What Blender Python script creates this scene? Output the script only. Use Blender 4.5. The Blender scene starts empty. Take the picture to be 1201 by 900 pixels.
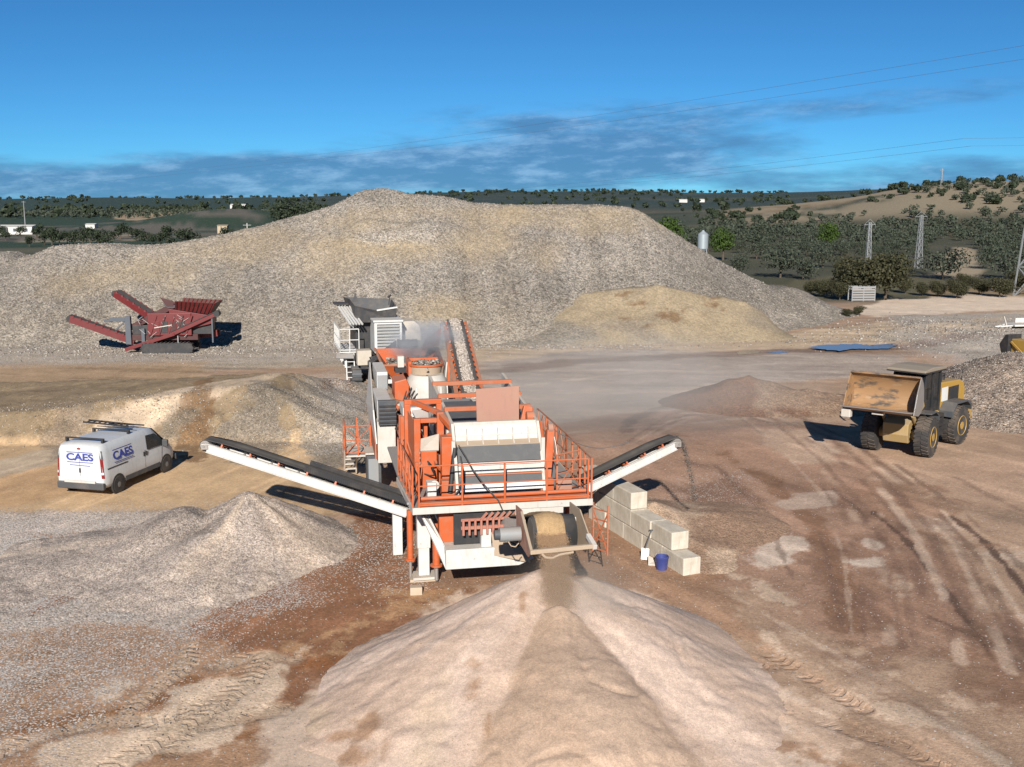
import bpy, bmesh, math, random
import numpy as np
from mathutils import Vector, Matrix

random.seed(7)
RNG = np.random.default_rng(11)
SC = bpy.context.scene
COL = SC.collection
R = math.radians

# ------------------------------------------------------------------ camera, sky, sun
F_PX, CX, CY, HORIZON, CAM_H = 1250.0, 600.5, 450.0, 238.0, 10.3      # photograph pixels, metres
PITCH = math.atan((CY - HORIZON) / F_PX)
CP, SP = math.cos(PITCH), math.sin(PITCH)

cam_data = bpy.data.cameras.new('camera')
cam_data.sensor_width = 36.0
cam_data.sensor_fit = 'HORIZONTAL'
cam_data.lens = 36.0 * F_PX / 1201.0
cam_data.clip_start = 0.1
cam_data.clip_end = 20000.0
cam = bpy.data.objects.new('camera', cam_data)
COL.objects.link(cam)
cam.location = (0, 0, CAM_H)
cam.rotation_euler = (math.pi / 2 - PITCH, 0, 0)
SC.camera = cam

SUN_EL, SHADOW_AZ = 25.4, 2.2
sd = Vector((math.sin(R(SHADOW_AZ)) * math.cos(R(SUN_EL)), math.cos(R(SHADOW_AZ)) * math.cos(R(SUN_EL)), -math.sin(R(SUN_EL))))
sun_data = bpy.data.lights.new('sun', 'SUN')
sun_data.energy = 5.0
sun_data.angle = R(0.53)
sun_data.color = (1.0, 0.95, 0.88)
sun = bpy.data.objects.new('sun', sun_data)
COL.objects.link(sun)
sun.rotation_euler = sd.to_track_quat('-Z', 'Y').to_euler()
sun.location = (0, -20, 40)

SC.render.engine = 'CYCLES'
SC.view_settings.view_transform = 'Standard'
SC.view_settings.look = 'None'
SC.view_settings.gamma = 1.0
SC.view_settings.exposure = 0.68
SC.cycles.max_bounces = 6
SC.cycles.volume_step_rate = 2.0
SC.cycles.use_denoising = True


class NT:
    """small node-tree writer"""
    def __init__(s, tree):
        s.t = tree
        tree.nodes.clear()

    def n(s, kind, ins=None, **props):
        nd = s.t.nodes.new(kind)
        for k, v in props.items():
            setattr(nd, k, v)
        for k, v in (ins or {}).items():
            s.put(nd.inputs[k], v)
        return nd

    def put(s, sock, v):
        if isinstance(v, bpy.types.NodeSocket):
            s.t.links.new(v, sock)
        else:
            if isinstance(v, (tuple, list)) and len(v) == 3 and sock.type == 'RGBA':
                v = (*v, 1.0)
            sock.default_value = v

    def m(s, op, a, b=0.0, c=None, clamp=False):
        nd = s.t.nodes.new('ShaderNodeMath')
        nd.operation = op
        nd.use_clamp = clamp
        s.put(nd.inputs[0], a)
        s.put(nd.inputs[1], b)
        if c is not None:
            s.put(nd.inputs[2], c)
        return nd.outputs[0]

    def mix(s, fac, a, b, mode='MIX', clampf=True):
        nd = s.t.nodes.new('ShaderNodeMix')
        nd.data_type = 'RGBA'
        nd.blend_type = mode
        nd.clamp_factor = clampf
        s.put(nd.inputs[0], fac)
        s.put(nd.inputs[6], a)
        s.put(nd.inputs[7], b)
        return nd.outputs[2]

    def smooth(s, v, lo, hi):
        nd = s.t.nodes.new('ShaderNodeMapRange')
        nd.interpolation_type = 'SMOOTHSTEP'
        s.put(nd.inputs[0], v)
        nd.inputs[1].default_value = lo
        nd.inputs[2].default_value = hi
        nd.inputs[3].default_value = 0.0
        nd.inputs[4].default_value = 1.0
        return nd.outputs[0]

    def noise(s, vec, scale, detail=4.0, rough=0.55, out=0):
        nd = s.n('ShaderNodeTexNoise', {'Vector': vec, 'Scale': scale, 'Detail': detail, 'Roughness': rough})
        return nd.outputs[out]


# sky: Nishita air, with a bank of stratocumulus streaks low over the horizon all round
world = bpy.data.worlds.new('World')
SC.world = world
world.use_nodes = True
W = NT(world.node_tree)
sky = W.n('ShaderNodeTexSky', sky_type='NISHITA', sun_disc=False, sun_elevation=R(SUN_EL),
          sun_rotation=R(180.0 + SHADOW_AZ), altitude=1500.0, air_density=0.7, dust_density=0.0, ozone_density=4.0)
skyc = W.mix(1.0, sky.outputs[0], (0.33, 0.79, 1.0), 'MULTIPLY')          # the deep azure of the clear air away from the sun
tc = W.n('ShaderNodeTexCoord')
sx = W.n('ShaderNodeSeparateXYZ', {0: tc.outputs['Generated']})
az = W.m('ARCTAN2', sx.outputs[0], sx.outputs[1])
el = W.m('ARCSINE', sx.outputs[2])


def gauss(a, a0, wa, tilt=0.0, e0=0.0, we=1.0):
    da = W.m('SUBTRACT', a, a0)
    da = W.m('WRAP', da, math.pi / 3, -math.pi / 3)          # the same kind of bank again every 120 degrees
    de = W.m('SUBTRACT', W.m('SUBTRACT', el, e0), W.m('MULTIPLY', da, tilt))
    q = W.m('ADD', W.m('POWER', W.m('ABSOLUTE', W.m('DIVIDE', da, wa)), 2.4), W.m('POWER', W.m('ABSOLUTE', W.m('DIVIDE', de, we)), 2.4))
    return W.m('EXPONENT', W.m('MULTIPLY', q, -1.0))


cv = W.n('ShaderNodeCombineXYZ', {0: W.m('MULTIPLY', az, 9.0), 1: W.m('MULTIPLY', el, 46.0), 2: 3.7}).outputs[0]
n1 = W.noise(cv, 1.0, 7.0, 0.6)
elt = W.m('SUBTRACT', el, W.m('MULTIPLY', az, 0.05))
cv2 = W.n('ShaderNodeCombineXYZ', {0: W.m('MULTIPLY', az, 26.0), 1: W.m('MULTIPLY', elt, 95.0), 2: 9.1}).outputs[0]
n2 = W.noise(cv2, 1.0, 7.0, 0.68)
env = W.m('ADD', W.m('ADD', gauss(az, 0.07, 0.17, 0.02, 0.060, 0.030), W.m('MULTIPLY', gauss(az, -0.02, 0.27, -0.0, 0.034, 0.016), 0.95)),
          W.m('ADD', W.m('MULTIPLY', gauss(az, -0.32, 0.30, 0.02, 0.022, 0.018), 0.9), W.m('ADD', W.m('MULTIPLY', gauss(az, 0.34, 0.16, 0.05, 0.088, 0.013), 0.55),
          W.m('MULTIPLY', gauss(az, 0.44, 0.16, 0.0, 0.020, 0.020), 0.62))))
env = W.m('ADD', env, W.m('MULTIPLY', W.m('EXPONENT', W.m('MULTIPLY', W.m('POWER', W.m('ABSOLUTE', W.m('DIVIDE', W.m('SUBTRACT', el, 0.008), 0.014)), 2.0), -1.0)), 0.62))
dens = W.m('ADD', W.m('ADD', W.m('MULTIPLY', env, 0.75), W.m('MULTIPLY', W.m('SUBTRACT', n1, 0.5), 1.25)), W.m('MULTIPLY', W.m('SUBTRACT', n2, 0.5), 0.22))
dens = W.m('MULTIPLY', dens, W.smooth(env, 0.03, 0.3))
cover = W.m('MULTIPLY', W.smooth(dens, 0.16, 0.80), 0.82)
lit = W.smooth(W.m('ADD', n2, W.m('MULTIPLY', W.m('SUBTRACT', n1, 0.5), -0.8)), 0.40, 0.78)
cloudc = W.mix(lit, (0.95, 2.5, 5.0), (3.0, 5.1, 8.0))
skymix = W.mix(cover, skyc, cloudc)
bg = W.n('ShaderNodeBackground', {'Color': skymix, 'Strength': 0.0545})
W.t.links.new(bg.outputs[0], W.n('ShaderNodeOutputWorld').inputs[0])


# ------------------------------------------------------------------ photo pixel -> place
def ray(px, py):
    a = (px - CX) / F_PX
    b = (py - CY) / F_PX
    return a, CP - b * SP, -(SP + b * CP)


def gz(px, py, z=0.0):
    a, b, c = ray(px, py)
    t = (z - CAM_H) / c
    return (a * t, b * t, z)


def gy(px, py, y):
    a, b, c = ray(px, py)
    t = y / b
    return (a * t, y, CAM_H + c * t)


# ------------------------------------------------------------------ numpy noise
def _hash(ix, iy, seed):
    h = (ix.astype(np.int64) * 374761393 + iy.astype(np.int64) * 668265263 + seed * 1442695041) & 0xffffffff
    h = ((h ^ (h >> 13)) * 1274126177) & 0xffffffff
    return ((h ^ (h >> 16)) & 0xffff) / 65535.0


def vnoise(x, y, seed=0):
    xi, yi = np.floor(x), np.floor(y)
    fx, fy = x - xi, y - yi
    fx, fy = fx * fx * (3 - 2 * fx), fy * fy * (3 - 2 * fy)
    a, b = _hash(xi, yi, seed), _hash(xi + 1, yi, seed)
    c, d = _hash(xi, yi + 1, seed), _hash(xi + 1, yi + 1, seed)
    return (a + (b - a) * fx) * (1 - fy) + (c + (d - c) * fx) * fy


def fbm(x, y, octv=4, seed=0, gain=0.5):
    s, amp, tot = 0.0, 1.0, 0.0
    for k in range(octv):
        s = s + amp * (vnoise(x * 2 ** k + k * 17.3, y * 2 ** k - k * 9.1, seed + k) * 2 - 1)
        tot += amp
        amp *= gain
    return s / tot


def sstep(a, b, x):
    t = np.clip((x - a) / (b - a), 0, 1)
    return t * t * (3 - 2 * t)


def srgb(r, g, b, k=1.0):
    f = lambda c: (c / 12.92 if c <= 0.04045 else ((c + 0.055) / 1.055) ** 2.4)
    return tuple(f(v / 255.0) * k for v in (r, g, b))


# ------------------------------------------------------------------ materials
def new_mat(name):
    m = bpy.data.materials.new(name)
    m.use_nodes = True
    return m, NT(m.node_tree)


def finish(nt, bsdf):
    nt.t.links.new(bsdf.outputs[0], nt.n('ShaderNodeOutputMaterial').inputs[0])


MATS = {}


def paint(name, col, rough=0.45, metal=0.0, dust=0.35, dustcol=(0.30, 0.225, 0.16), grime=0.25, scale=2.0, spec=0.4, coat=0.0, chips=0.0):
    """painted or bare surface: slight tone drift, dust that settles on upward faces, streaky grime"""
    if name in MATS:
        return MATS[name]
    m, t = new_mat(name)
    tcn = t.n('ShaderNodeTexCoord')
    ob = tcn.outputs['Object']
    geo = t.n('ShaderNodeNewGeometry')
    nz = t.n('ShaderNodeSeparateXYZ', {0: geo.outputs['Normal']}).outputs[2]
    big = t.noise(ob, scale, 5.0, 0.6)
    mp = t.n('ShaderNodeMapping', {'Vector': ob, 'Scale': (7.0, 7.0, 1.2)}).outputs[0]
    streak = t.noise(mp, 1.6, 5.0, 0.65)
    up = t.smooth(nz, 0.25, 0.95)
    f = t.m('ADD', t.m('MULTIPLY', up, 0.75), t.m('MULTIPLY', t.smooth(big, 0.42, 0.72), 0.55))
    f = t.m('MULTIPLY', f, dust, clamp=True)
    g = t.m('MULTIPLY', t.smooth(streak, 0.5, 0.78), grime)
    base = t.mix(t.m('MULTIPLY', t.m('SUBTRACT', big, 0.35), 0.5, clamp=True), col, tuple(c * 0.72 for c in col))
    base = t.mix(g, base, tuple(c * 0.42 + d * 0.22 for c, d in zip(col, dustcol)))
    if chips:
        ch = t.smooth(t.noise(ob, 7.0, 8.0, 0.72), 0.60, 0.68)
        base = t.mix(t.m('MULTIPLY', ch, chips), base, (0.10, 0.062, 0.04))
    base = t.mix(f, base, dustcol)
    bump = t.n('ShaderNodeBump', {'Strength': 0.12, 'Distance': 0.02, 'Height': t.noise(ob, 14.0, 4.0)})
    b = t.n('ShaderNodeBsdfPrincipled', {'Base Color': base, 'Metallic': metal, 'Roughness': t.m('ADD', rough, t.m('MULTIPLY', f, 0.4), clamp=True),
                                         'Specular IOR Level': spec, 'Coat Weight': coat, 'Normal': bump.outputs[0]})
    finish(t, b)
    MATS[name] = m
    return m


def granular(name, stone, contrast, fine=1.0, tread=False, bump=0.6, wetattr=False, tint=0.25, pebbles=False):
    """loose ground: tone from the mesh's own 'Col', stones by cell noise"""
    m, t = new_mat(name)
    ob = t.n('ShaderNodeTexCoord').outputs['Object']
    col = t.n('ShaderNodeAttribute', attribute_name='Col').outputs['Color']
    grav = t.n('ShaderNodeAttribute', attribute_name='grav').outputs['Fac']
    v = t.n('ShaderNodeTexVoronoi', {'Vector': ob, 'Scale': 1.0 / stone, 'Randomness': 1.0})
    vs = t.n('ShaderNodeSeparateColor', {0: v.outputs['Color']})
    v2 = t.n('ShaderNodeTexVoronoi', {'Vector': ob, 'Scale': 0.42 / stone, 'Randomness': 1.0})
    vs2 = t.n('ShaderNodeSeparateColor', {0: v2.outputs['Color']})
    st = t.m('ADD', t.m('MULTIPLY', t.m('POWER', vs.outputs[0], 1.25), 0.7), t.m('MULTIPLY', vs2.outputs[0], 0.3))
    f1 = t.m('ADD', 1.0, t.m('MULTIPLY', t.m('MULTIPLY', t.m('SUBTRACT', st, 0.47), 2.0 * contrast), grav))
    nA = t.noise(ob, 0.9 * fine, 5.0, 0.6)
    nB = t.noise(ob, 9.0 * fine, 6.0, 0.7)
    nC = t.noise(ob, 42.0, 3.0, 0.6)
    f2 = t.m('ADD', 1.0, t.m('ADD', t.m('MULTIPLY', t.m('SUBTRACT', nA, 0.5), 0.55), t.m('ADD', t.m('MULTIPLY', t.m('SUBTRACT', nB, 0.5), 0.85), t.m('MULTIPLY', t.m('SUBTRACT', nC, 0.5), 0.9))))
    f = t.m('MULTIPLY', f1, f2)
    tintc = t.mix(vs.outputs[1], (1.10, 0.98, 0.86), (0.93, 1.0, 1.07))
    base = t.mix(t.m('MULTIPLY', grav, tint * 2), col, tintc, 'MULTIPLY')
    fc = t.n('ShaderNodeCombineColor', {0: f, 1: f, 2: f}).outputs[0]
    base = t.mix(1.0, base, fc, 'MULTIPLY')
    if pebbles:
        # single stones strewn over the soil, as dense as the mesh's 'peb' says
        pv = t.n('ShaderNodeTexVoronoi', {'Vector': ob, 'Scale': 1.0 / 0.034, 'Randomness': 1.0})
        ps = t.n('ShaderNodeSeparateColor', {0: pv.outputs['Color']})
        peb = t.n('ShaderNodeAttribute', attribute_name='peb').outputs['Fac']
        on = t.m('LESS_THAN', ps.outputs[2], peb)
        pc = t.mix(ps.outputs[0], (0.20, 0.175, 0.155), (0.62, 0.56, 0.50))
        base = t.mix(on, base, pc)
    h = t.m('ADD', t.m('MULTIPLY', nB, 0.5), t.m('MULTIPLY', t.m('MULTIPLY', t.m('SUBTRACT', 1.0, v.outputs['Distance']), grav), 0.8))
    h = t.m('ADD', h, t.m('MULTIPLY', nC, 0.2))
    if tread:
        tr = t.n('ShaderNodeAttribute', attribute_name='tread')
        ts = t.n('ShaderNodeSeparateXYZ', {0: tr.outputs['Vector']})
        wob = t.noise(ob, 3.0, 3.0)
        ph = t.m('ADD', t.m('ADD', t.m('MULTIPLY', ts.outputs[0], 26.0), t.m('MULTIPLY', t.m('ABSOLUTE', ts.outputs[1]), 16.0)), t.m('MULTIPLY', wob, 3.0))
        w = t.smooth(t.m('SINE', ph), -0.35, 0.5)
        amt = t.m('MULTIPLY', ts.outputs[2], t.smooth(t.noise(ob, 1.6, 4.0), 0.42, 0.60))
        base = t.mix(t.m('MULTIPLY', t.m('MULTIPLY', w, amt), 0.20), base, t.mix(1.0, base, (0.45, 0.36, 0.30), 'MULTIPLY'))
        h = t.m('ADD', h, t.m('MULTIPLY', t.m('MULTIPLY', w, amt), -0.8))
    bp = t.n('ShaderNodeBump', {'Strength': bump, 'Distance': max(0.03, stone * 0.7), 'Height': h})
    rough = 0.95
    spec = 0.15
    if wetattr:
        wet = t.n('ShaderNodeAttribute', attribute_name='wet').outputs['Fac']
        rough = t.m('SUBTRACT', 0.95, t.m('MULTIPLY', wet, 0.35))
        spec = t.m('ADD', 0.15, t.m('MULTIPLY', wet, 0.2))
    b = t.n('ShaderNodeBsdfPrincipled', {'Base Color': base, 'Roughness': rough, 'Specular IOR Level': spec, 'Normal': bp.outputs[0]})
    finish(t, b)
    return m


def leafmat(name, c0, c1, scale=0.6):
    m, t = new_mat(name)
    geo = t.n('ShaderNodeNewGeometry')
    pos = geo.outputs['Position']
    rnd = geo.outputs['Random Per Island']
    n = t.noise(pos, scale, 3.0)
    base = t.mix(t.m('ADD', t.m('MULTIPLY', rnd, 0.6), t.m('MULTIPLY', n, 0.5), clamp=True), c0, c1)
    b = t.n('ShaderNodeBsdfPrincipled', {'Base Color': base, 'Roughness': 0.7, 'Specular IOR Level': 0.2})
    tl = t.n('ShaderNodeBsdfTranslucent', {'Color': base})
    mx = t.n('ShaderNodeMixShader', {0: 0.22, 1: b.outputs[0], 2: tl.outputs[0]})
    finish(t, mx)
    return m


# ------------------------------------------------------------------ mesh building
class MB:
    def __init__(s):
        s.v, s.f = [], []

    def add(s, vs, fs):
        o = len(s.v)
        s.v += [tuple(p) for p in vs]
        s.f += [tuple(i + o for i in f) for f in fs]
        return s

    def box(s, x0, x1, y0, y1, z0, z1):
        vs = [(x, y, z) for z in (z0, z1) for y in (y0, y1) for x in (x0, x1)]
        return s.add(vs, [(0, 2, 3, 1), (4, 5, 7, 6), (0, 1, 5, 4), (2, 6, 7, 3), (0, 4, 6, 2), (1, 3, 7, 5)])

    def beam(s, p0, p1, w, h, up=(0, 0, 1)):
        p0, p1 = Vector(p0), Vector(p1)
        d = (p1 - p0).normalized()
        u = Vector(up)
        if abs(d.dot(u)) > 0.98:
            u = Vector((0, 1, 0))
        sd_ = d.cross(u).normalized() * (w / 2)
        uu = sd_.cross(d).normalized() * (h / 2)
        vs = [p + a * sd_ + b * uu for p in (p0, p1) for a, b in ((-1, -1), (1, -1), (1, 1), (-1, 1))]
        return s.add(vs, [(3, 2, 1, 0), (4, 5, 6, 7), (0, 1, 5, 4), (1, 2, 6, 5), (2, 3, 7, 6), (3, 0, 4, 7)])

    def tube(s, p0, p1, r0, r1=None, n=10, caps=True):
        r1 = r0 if r1 is None else r1
        p0, p1 = Vector(p0), Vector(p1)
        d = (p1 - p0).normalized()
        a = d.orthogonal().normalized()
        b = d.cross(a)
        vs = [p + (a * math.cos(2 * math.pi * k / n) + b * math.sin(2 * math.pi * k / n)) * r for p, r in ((p0, r0), (p1, r1)) for k in range(n)]
        fs = [(k, (k + 1) % n, n + (k + 1) % n, n + k) for k in range(n)]
        if caps:
            fs += [tuple(range(n - 1, -1, -1)), tuple(range(n, 2 * n))]
        return s.add(vs, fs)

    def path(s, pts, r, n=6):
        for a, b in zip(pts[:-1], pts[1:]):
            s.tube(a, b, r, r, n)
        return s

    def lathe(s, c, axis, prof, n=20, close=True):
        c = Vector(c)
        d = Vector(axis).normalized()
        a = d.orthogonal().normalized()
        b = d.cross(a)
        vs, fs = [], []
        for r, h in prof:
            for k in range(n):
                q = 2 * math.pi * k / n
                vs.append(c + d * h + (a * math.cos(q) + b * math.sin(q)) * r)
        for i in range(len(prof) - 1):
            for k in range(n):
                fs.append((i * n + k, i * n + (k + 1) % n, (i + 1) * n + (k + 1) % n, (i + 1) * n + k))
        if close:
            fs += [tuple(range(n - 1, -1, -1)), tuple(range((len(prof) - 1) * n, len(prof) * n))]
        return s.add(vs, fs)

    def prism(s, poly, axis, a, b):
        """polygon in the two other axes (in x,y,z order) pushed along axis from a to b"""
        def P(q, t):
            l = list(q)
            l.insert(axis, t)
            return tuple(l)
        n = len(poly)
        vs = [P(q, a) for q in poly] + [P(q, b) for q in poly]
        return s.add(vs, [tuple(range(n - 1, -1, -1)), tuple(range(n, 2 * n))] + [(k, (k + 1) % n, n + (k + 1) % n, n + k) for k in range(n)])

    def plate(s, pts, th):
        pts = [Vector(p) for p in pts]
        nrm = (pts[1] - pts[0]).cross(pts[2] - pts[0]).normalized() * (th / 2)
        n = len(pts)
        vs = [p - nrm for p in pts] + [p + nrm for p in pts]
        return s.add(vs, [tuple(range(n - 1, -1, -1)), tuple(range(n, 2 * n))] + [(k, (k + 1) % n, n + (k + 1) % n, n + k) for k in range(n)])

    def build(s, name, mat, parent=None, bevel=0.0, smooth=False, loc=None):
        me = bpy.data.meshes.new(name)
        me.from_pydata(s.v, [], s.f)
        bm = bmesh.new()
        bm.from_mesh(me)
        bmesh.ops.recalc_face_normals(bm, faces=bm.faces)
        bm.to_mesh(me)
        bm.free()
        me.materials.append(mat)
        if smooth:
            me.polygons.foreach_set('use_smooth', [True] * len(me.polygons))
            me.set_sharp_from_angle(angle=R(38))
        o = bpy.data.objects.new(name, me)
        COL.objects.link(o)
        if parent is not None:
            o.parent = parent
        if loc is not None:
            o.location = loc
        if bevel:
            md = o.modifiers.new('bevel', 'BEVEL')
            md.width = bevel
            md.segments = 2
            md.limit_method = 'ANGLE'
            md.angle_limit = R(40)
        return o


def tag(o, label=None, cat=None, group=None, kind=None):
    for k, v in (('label', label), ('category', cat), ('group', group), ('kind', kind)):
        if v:
            o[k] = v
    return o


def thing(name, label, cat, loc=(0, 0, 0), rotz=0.0, group=None):
    o = bpy.data.objects.new(name, None)
    COL.objects.link(o)
    o.location = loc
    o.rotation_euler = (0, 0, R(rotz))
    o.empty_display_size = 0.3
    return tag(o, label, cat, group)


def copy_tree(o, parent=None):
    c = o.copy()
    COL.objects.link(c)
    c.parent = parent
    for ch in list(o.children):
        copy_tree(ch, c)
    return c


def grid_mesh(name, X, Y, Z, mat, attrs, smooth=True):
    """X, Y, Z as (rows, cols) arrays"""
    nr, nc = X.shape
    me = bpy.data.meshes.new(name)
    co = np.stack([X, Y, Z], -1).reshape(-1, 3).astype(np.float32)
    idx = np.arange(nr * nc).reshape(nr, nc)
    q = np.stack([idx[:-1, :-1], idx[:-1, 1:], idx[1:, 1:], idx[1:, :-1]], -1).reshape(-1, 4)
    me.vertices.add(len(co))
    me.vertices.foreach_set('co', co.ravel())
    me.loops.add(q.size)
    me.loops.foreach_set('vertex_index', q.ravel().astype(np.int32))
    me.polygons.add(len(q))
    me.polygons.foreach_set('loop_start', np.arange(0, q.size, 4, dtype=np.int32))
    me.polygons.foreach_set('use_smooth', np.ones(len(q), dtype=bool))
    me.update(calc_edges=True)
    put_attrs(me, attrs)
    me.materials.append(mat)
    o = bpy.data.objects.new(name, me)
    COL.objects.link(o)
    return o


def put_attrs(me, attrs):
    n = len(me.vertices)
    for k, a in attrs.items():
        a = np.asarray(a, dtype=np.float32).reshape(n, -1)
        if k == 'Col':
            at = me.attributes.new('Col', 'FLOAT_COLOR', 'POINT')
            at.data.foreach_set('color', np.concatenate([a, np.ones((n, 1), np.float32)], 1).ravel())
        elif a.shape[1] == 3:
            at = me.attributes.new(k, 'FLOAT_VECTOR', 'POINT')
            at.data.foreach_set('vector', a.ravel())
        else:
            at = me.attributes.new(k, 'FLOAT', 'POINT')
            at.data.foreach_set('value', a.ravel())


OCT_V = np.array([(1, 0, 0), (-1, 0, 0), (0, 1, 0), (0, -1, 0), (0, 0, 1), (0, 0, -1)], float)
OCT_F = np.array([(0, 2, 4), (2, 1, 4), (1, 3, 4), (3, 0, 4), (2, 0, 5), (1, 2, 5), (3, 1, 5), (0, 3, 5)])


def rocks(name, P, size, mat, parent=None, squash=0.7):
    """many small angular stones in one mesh"""
    n = len(P)
    sc = (size[:, None, None] if np.ndim(size) else size) * RNG.uniform(0.55, 1.1, (n, 6, 1))
    V = OCT_V[None] * sc
    V = V + RNG.normal(0, 0.22, (n, 6, 3)) * sc
    ang = RNG.uniform(0, 6.283, n)
    tl = RNG.uniform(-0.6, 0.6, n)
    c, s_ = np.cos(ang), np.sin(ang)
    x, y, z = V[..., 0], V[..., 1], V[..., 2] * squash
    ct, st = np.cos(tl)[:, None], np.sin(tl)[:, None]
    y, z = y * ct - z * st, y * st + z * ct
    x, y = x * c[:, None] - y * s_[:, None], x * s_[:, None] + y * c[:, None]
    V = np.stack([x, y, z], -1) + P[:, None, :]
    Fc = (OCT_F[None] + (np.arange(n) * 6)[:, None, None]).reshape(-1, 3)
    me = bpy.data.meshes.new(name)
    me.vertices.add(n * 6)
    me.vertices.foreach_set('co', V.astype(np.float32).ravel())
    me.loops.add(Fc.size)
    me.loops.foreach_set('vertex_index', Fc.ravel().astype(np.int32))
    me.polygons.add(len(Fc))
    me.polygons.foreach_set('loop_start', np.arange(0, Fc.size, 3, dtype=np.int32))
    me.update(calc_edges=True)
    me.materials.append(mat)
    o = bpy.data.objects.new(name, me)
    COL.objects.link(o)
    o.parent = parent
    o['kind'] = 'stuff'
    return o


def rockmat(name, c0, c1, c2):
    m, t = new_mat(name)
    rnd = t.n('ShaderNodeNewGeometry').outputs['Random Per Island']
    cr = t.n('ShaderNodeValToRGB', {0: rnd})
    e = cr.color_ramp.elements
    e[0].color = (*c0, 1)
    e[1].color = (*c2, 1)
    k = e.new(0.5)
    k.color = (*c1, 1)
    finish(t, t.n('ShaderNodeBsdfPrincipled', {'Base Color': cr.outputs[0], 'Roughness': 0.9, 'Specular IOR Level': 0.2}))
    return m

# ------------------------------------------------------------------ terrain
def terrain(x, y):
    r = np.hypot(x, y)
    near = 1 - sstep(110, 200, r)
    z = near * (0.05 * fbm(x * 0.11, y * 0.11, 3, 5) + 0.018 * fbm(x * 0.9, y * 0.9, 3, 9))
    # loading ramp that climbs from the left towards the jaw crusher
    zt = np.clip((x + 36) / 25, 0, 1) * 2.0 + 0.10 * fbm(x * 0.3, y * 0.3, 3, 21)
    wob = 0.9 * fbm(x * 0.35, y * 0.35, 5, 31, 0.6)
    h = np.minimum(np.minimum(zt, (y - 45.2 + wob) * 0.60), np.minimum((60.0 - y + wob) * 0.25, (-6.6 - x + wob) * 0.42))
    h = np.where(x < -4, h, 0)
    h = np.clip(h, 0, None)
    z = z + h + np.where(h > 0.02, 0.10 * fbm(x * 1.1, y * 1.1, 5, 33, 0.6) * np.clip(h, 0, 1), 0)
    # stony strip and low spoil to the right of the puddles
    s = np.exp(-(((x - 36) / 9) ** 2 + ((y - 84) / 9) ** 2))
    z = z + s * (0.55 + 0.5 * fbm(x * 0.25, y * 0.25, 4, 41))
    # country beyond: plain, a wooded hill on the right, far ridges all round
    az_ = np.arctan2(x, np.maximum(y, 1e-3))
    fr = np.where(y > 0, 1.0, 0.6)
    hill = np.interp(az_, [-0.6, 0.08, 0.17, 0.25, 0.30, 0.345, 0.40, 0.46, 0.7], [0, 0, 4, 9, 13, 18, 21.5, 22.5, 20])
    z = z + fr * hill * sstep(330, 640, r) * (1 + 0.06 * fbm(az_ * 22, r * 0.004, 4, 51))
    ridge = np.interp(az_, [-0.7, -0.45, -0.36, -0.30, -0.2, -0.12, -0.04, 0.03, 0.10, 0.16, 0.24, 0.5],
                      [14, 15, 19, 17, 20, 27, 34, 36, 33, 29, 24, 22])
    z = z + fr * ridge * sstep(1100, 2600, r) * (1 + 0.14 * fbm(az_ * 16, r * 0.001, 4, 61))
    z = z + 5.0 * sstep(420, 900, r) * (0.5 + 0.5 * fbm(x * 0.004, y * 0.004, 3, 71)) * (1 - sstep(0.10, 0.2, az_))
    # knoll in the middle distance on the left
    z = z + 7.5 * np.exp(-(((x + 122) / 38) ** 2 + ((y - 470) / 60) ** 2))
    return z


def seg_dist(P, a, b):
    ab = b - a
    L = max(float(ab @ ab), 1e-9)
    t = np.clip(((P - a) @ ab) / L, 0, 1)
    q = P - (a + t[:, None] * ab)
    return np.hypot(q[:, 0], q[:, 1]), t


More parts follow.
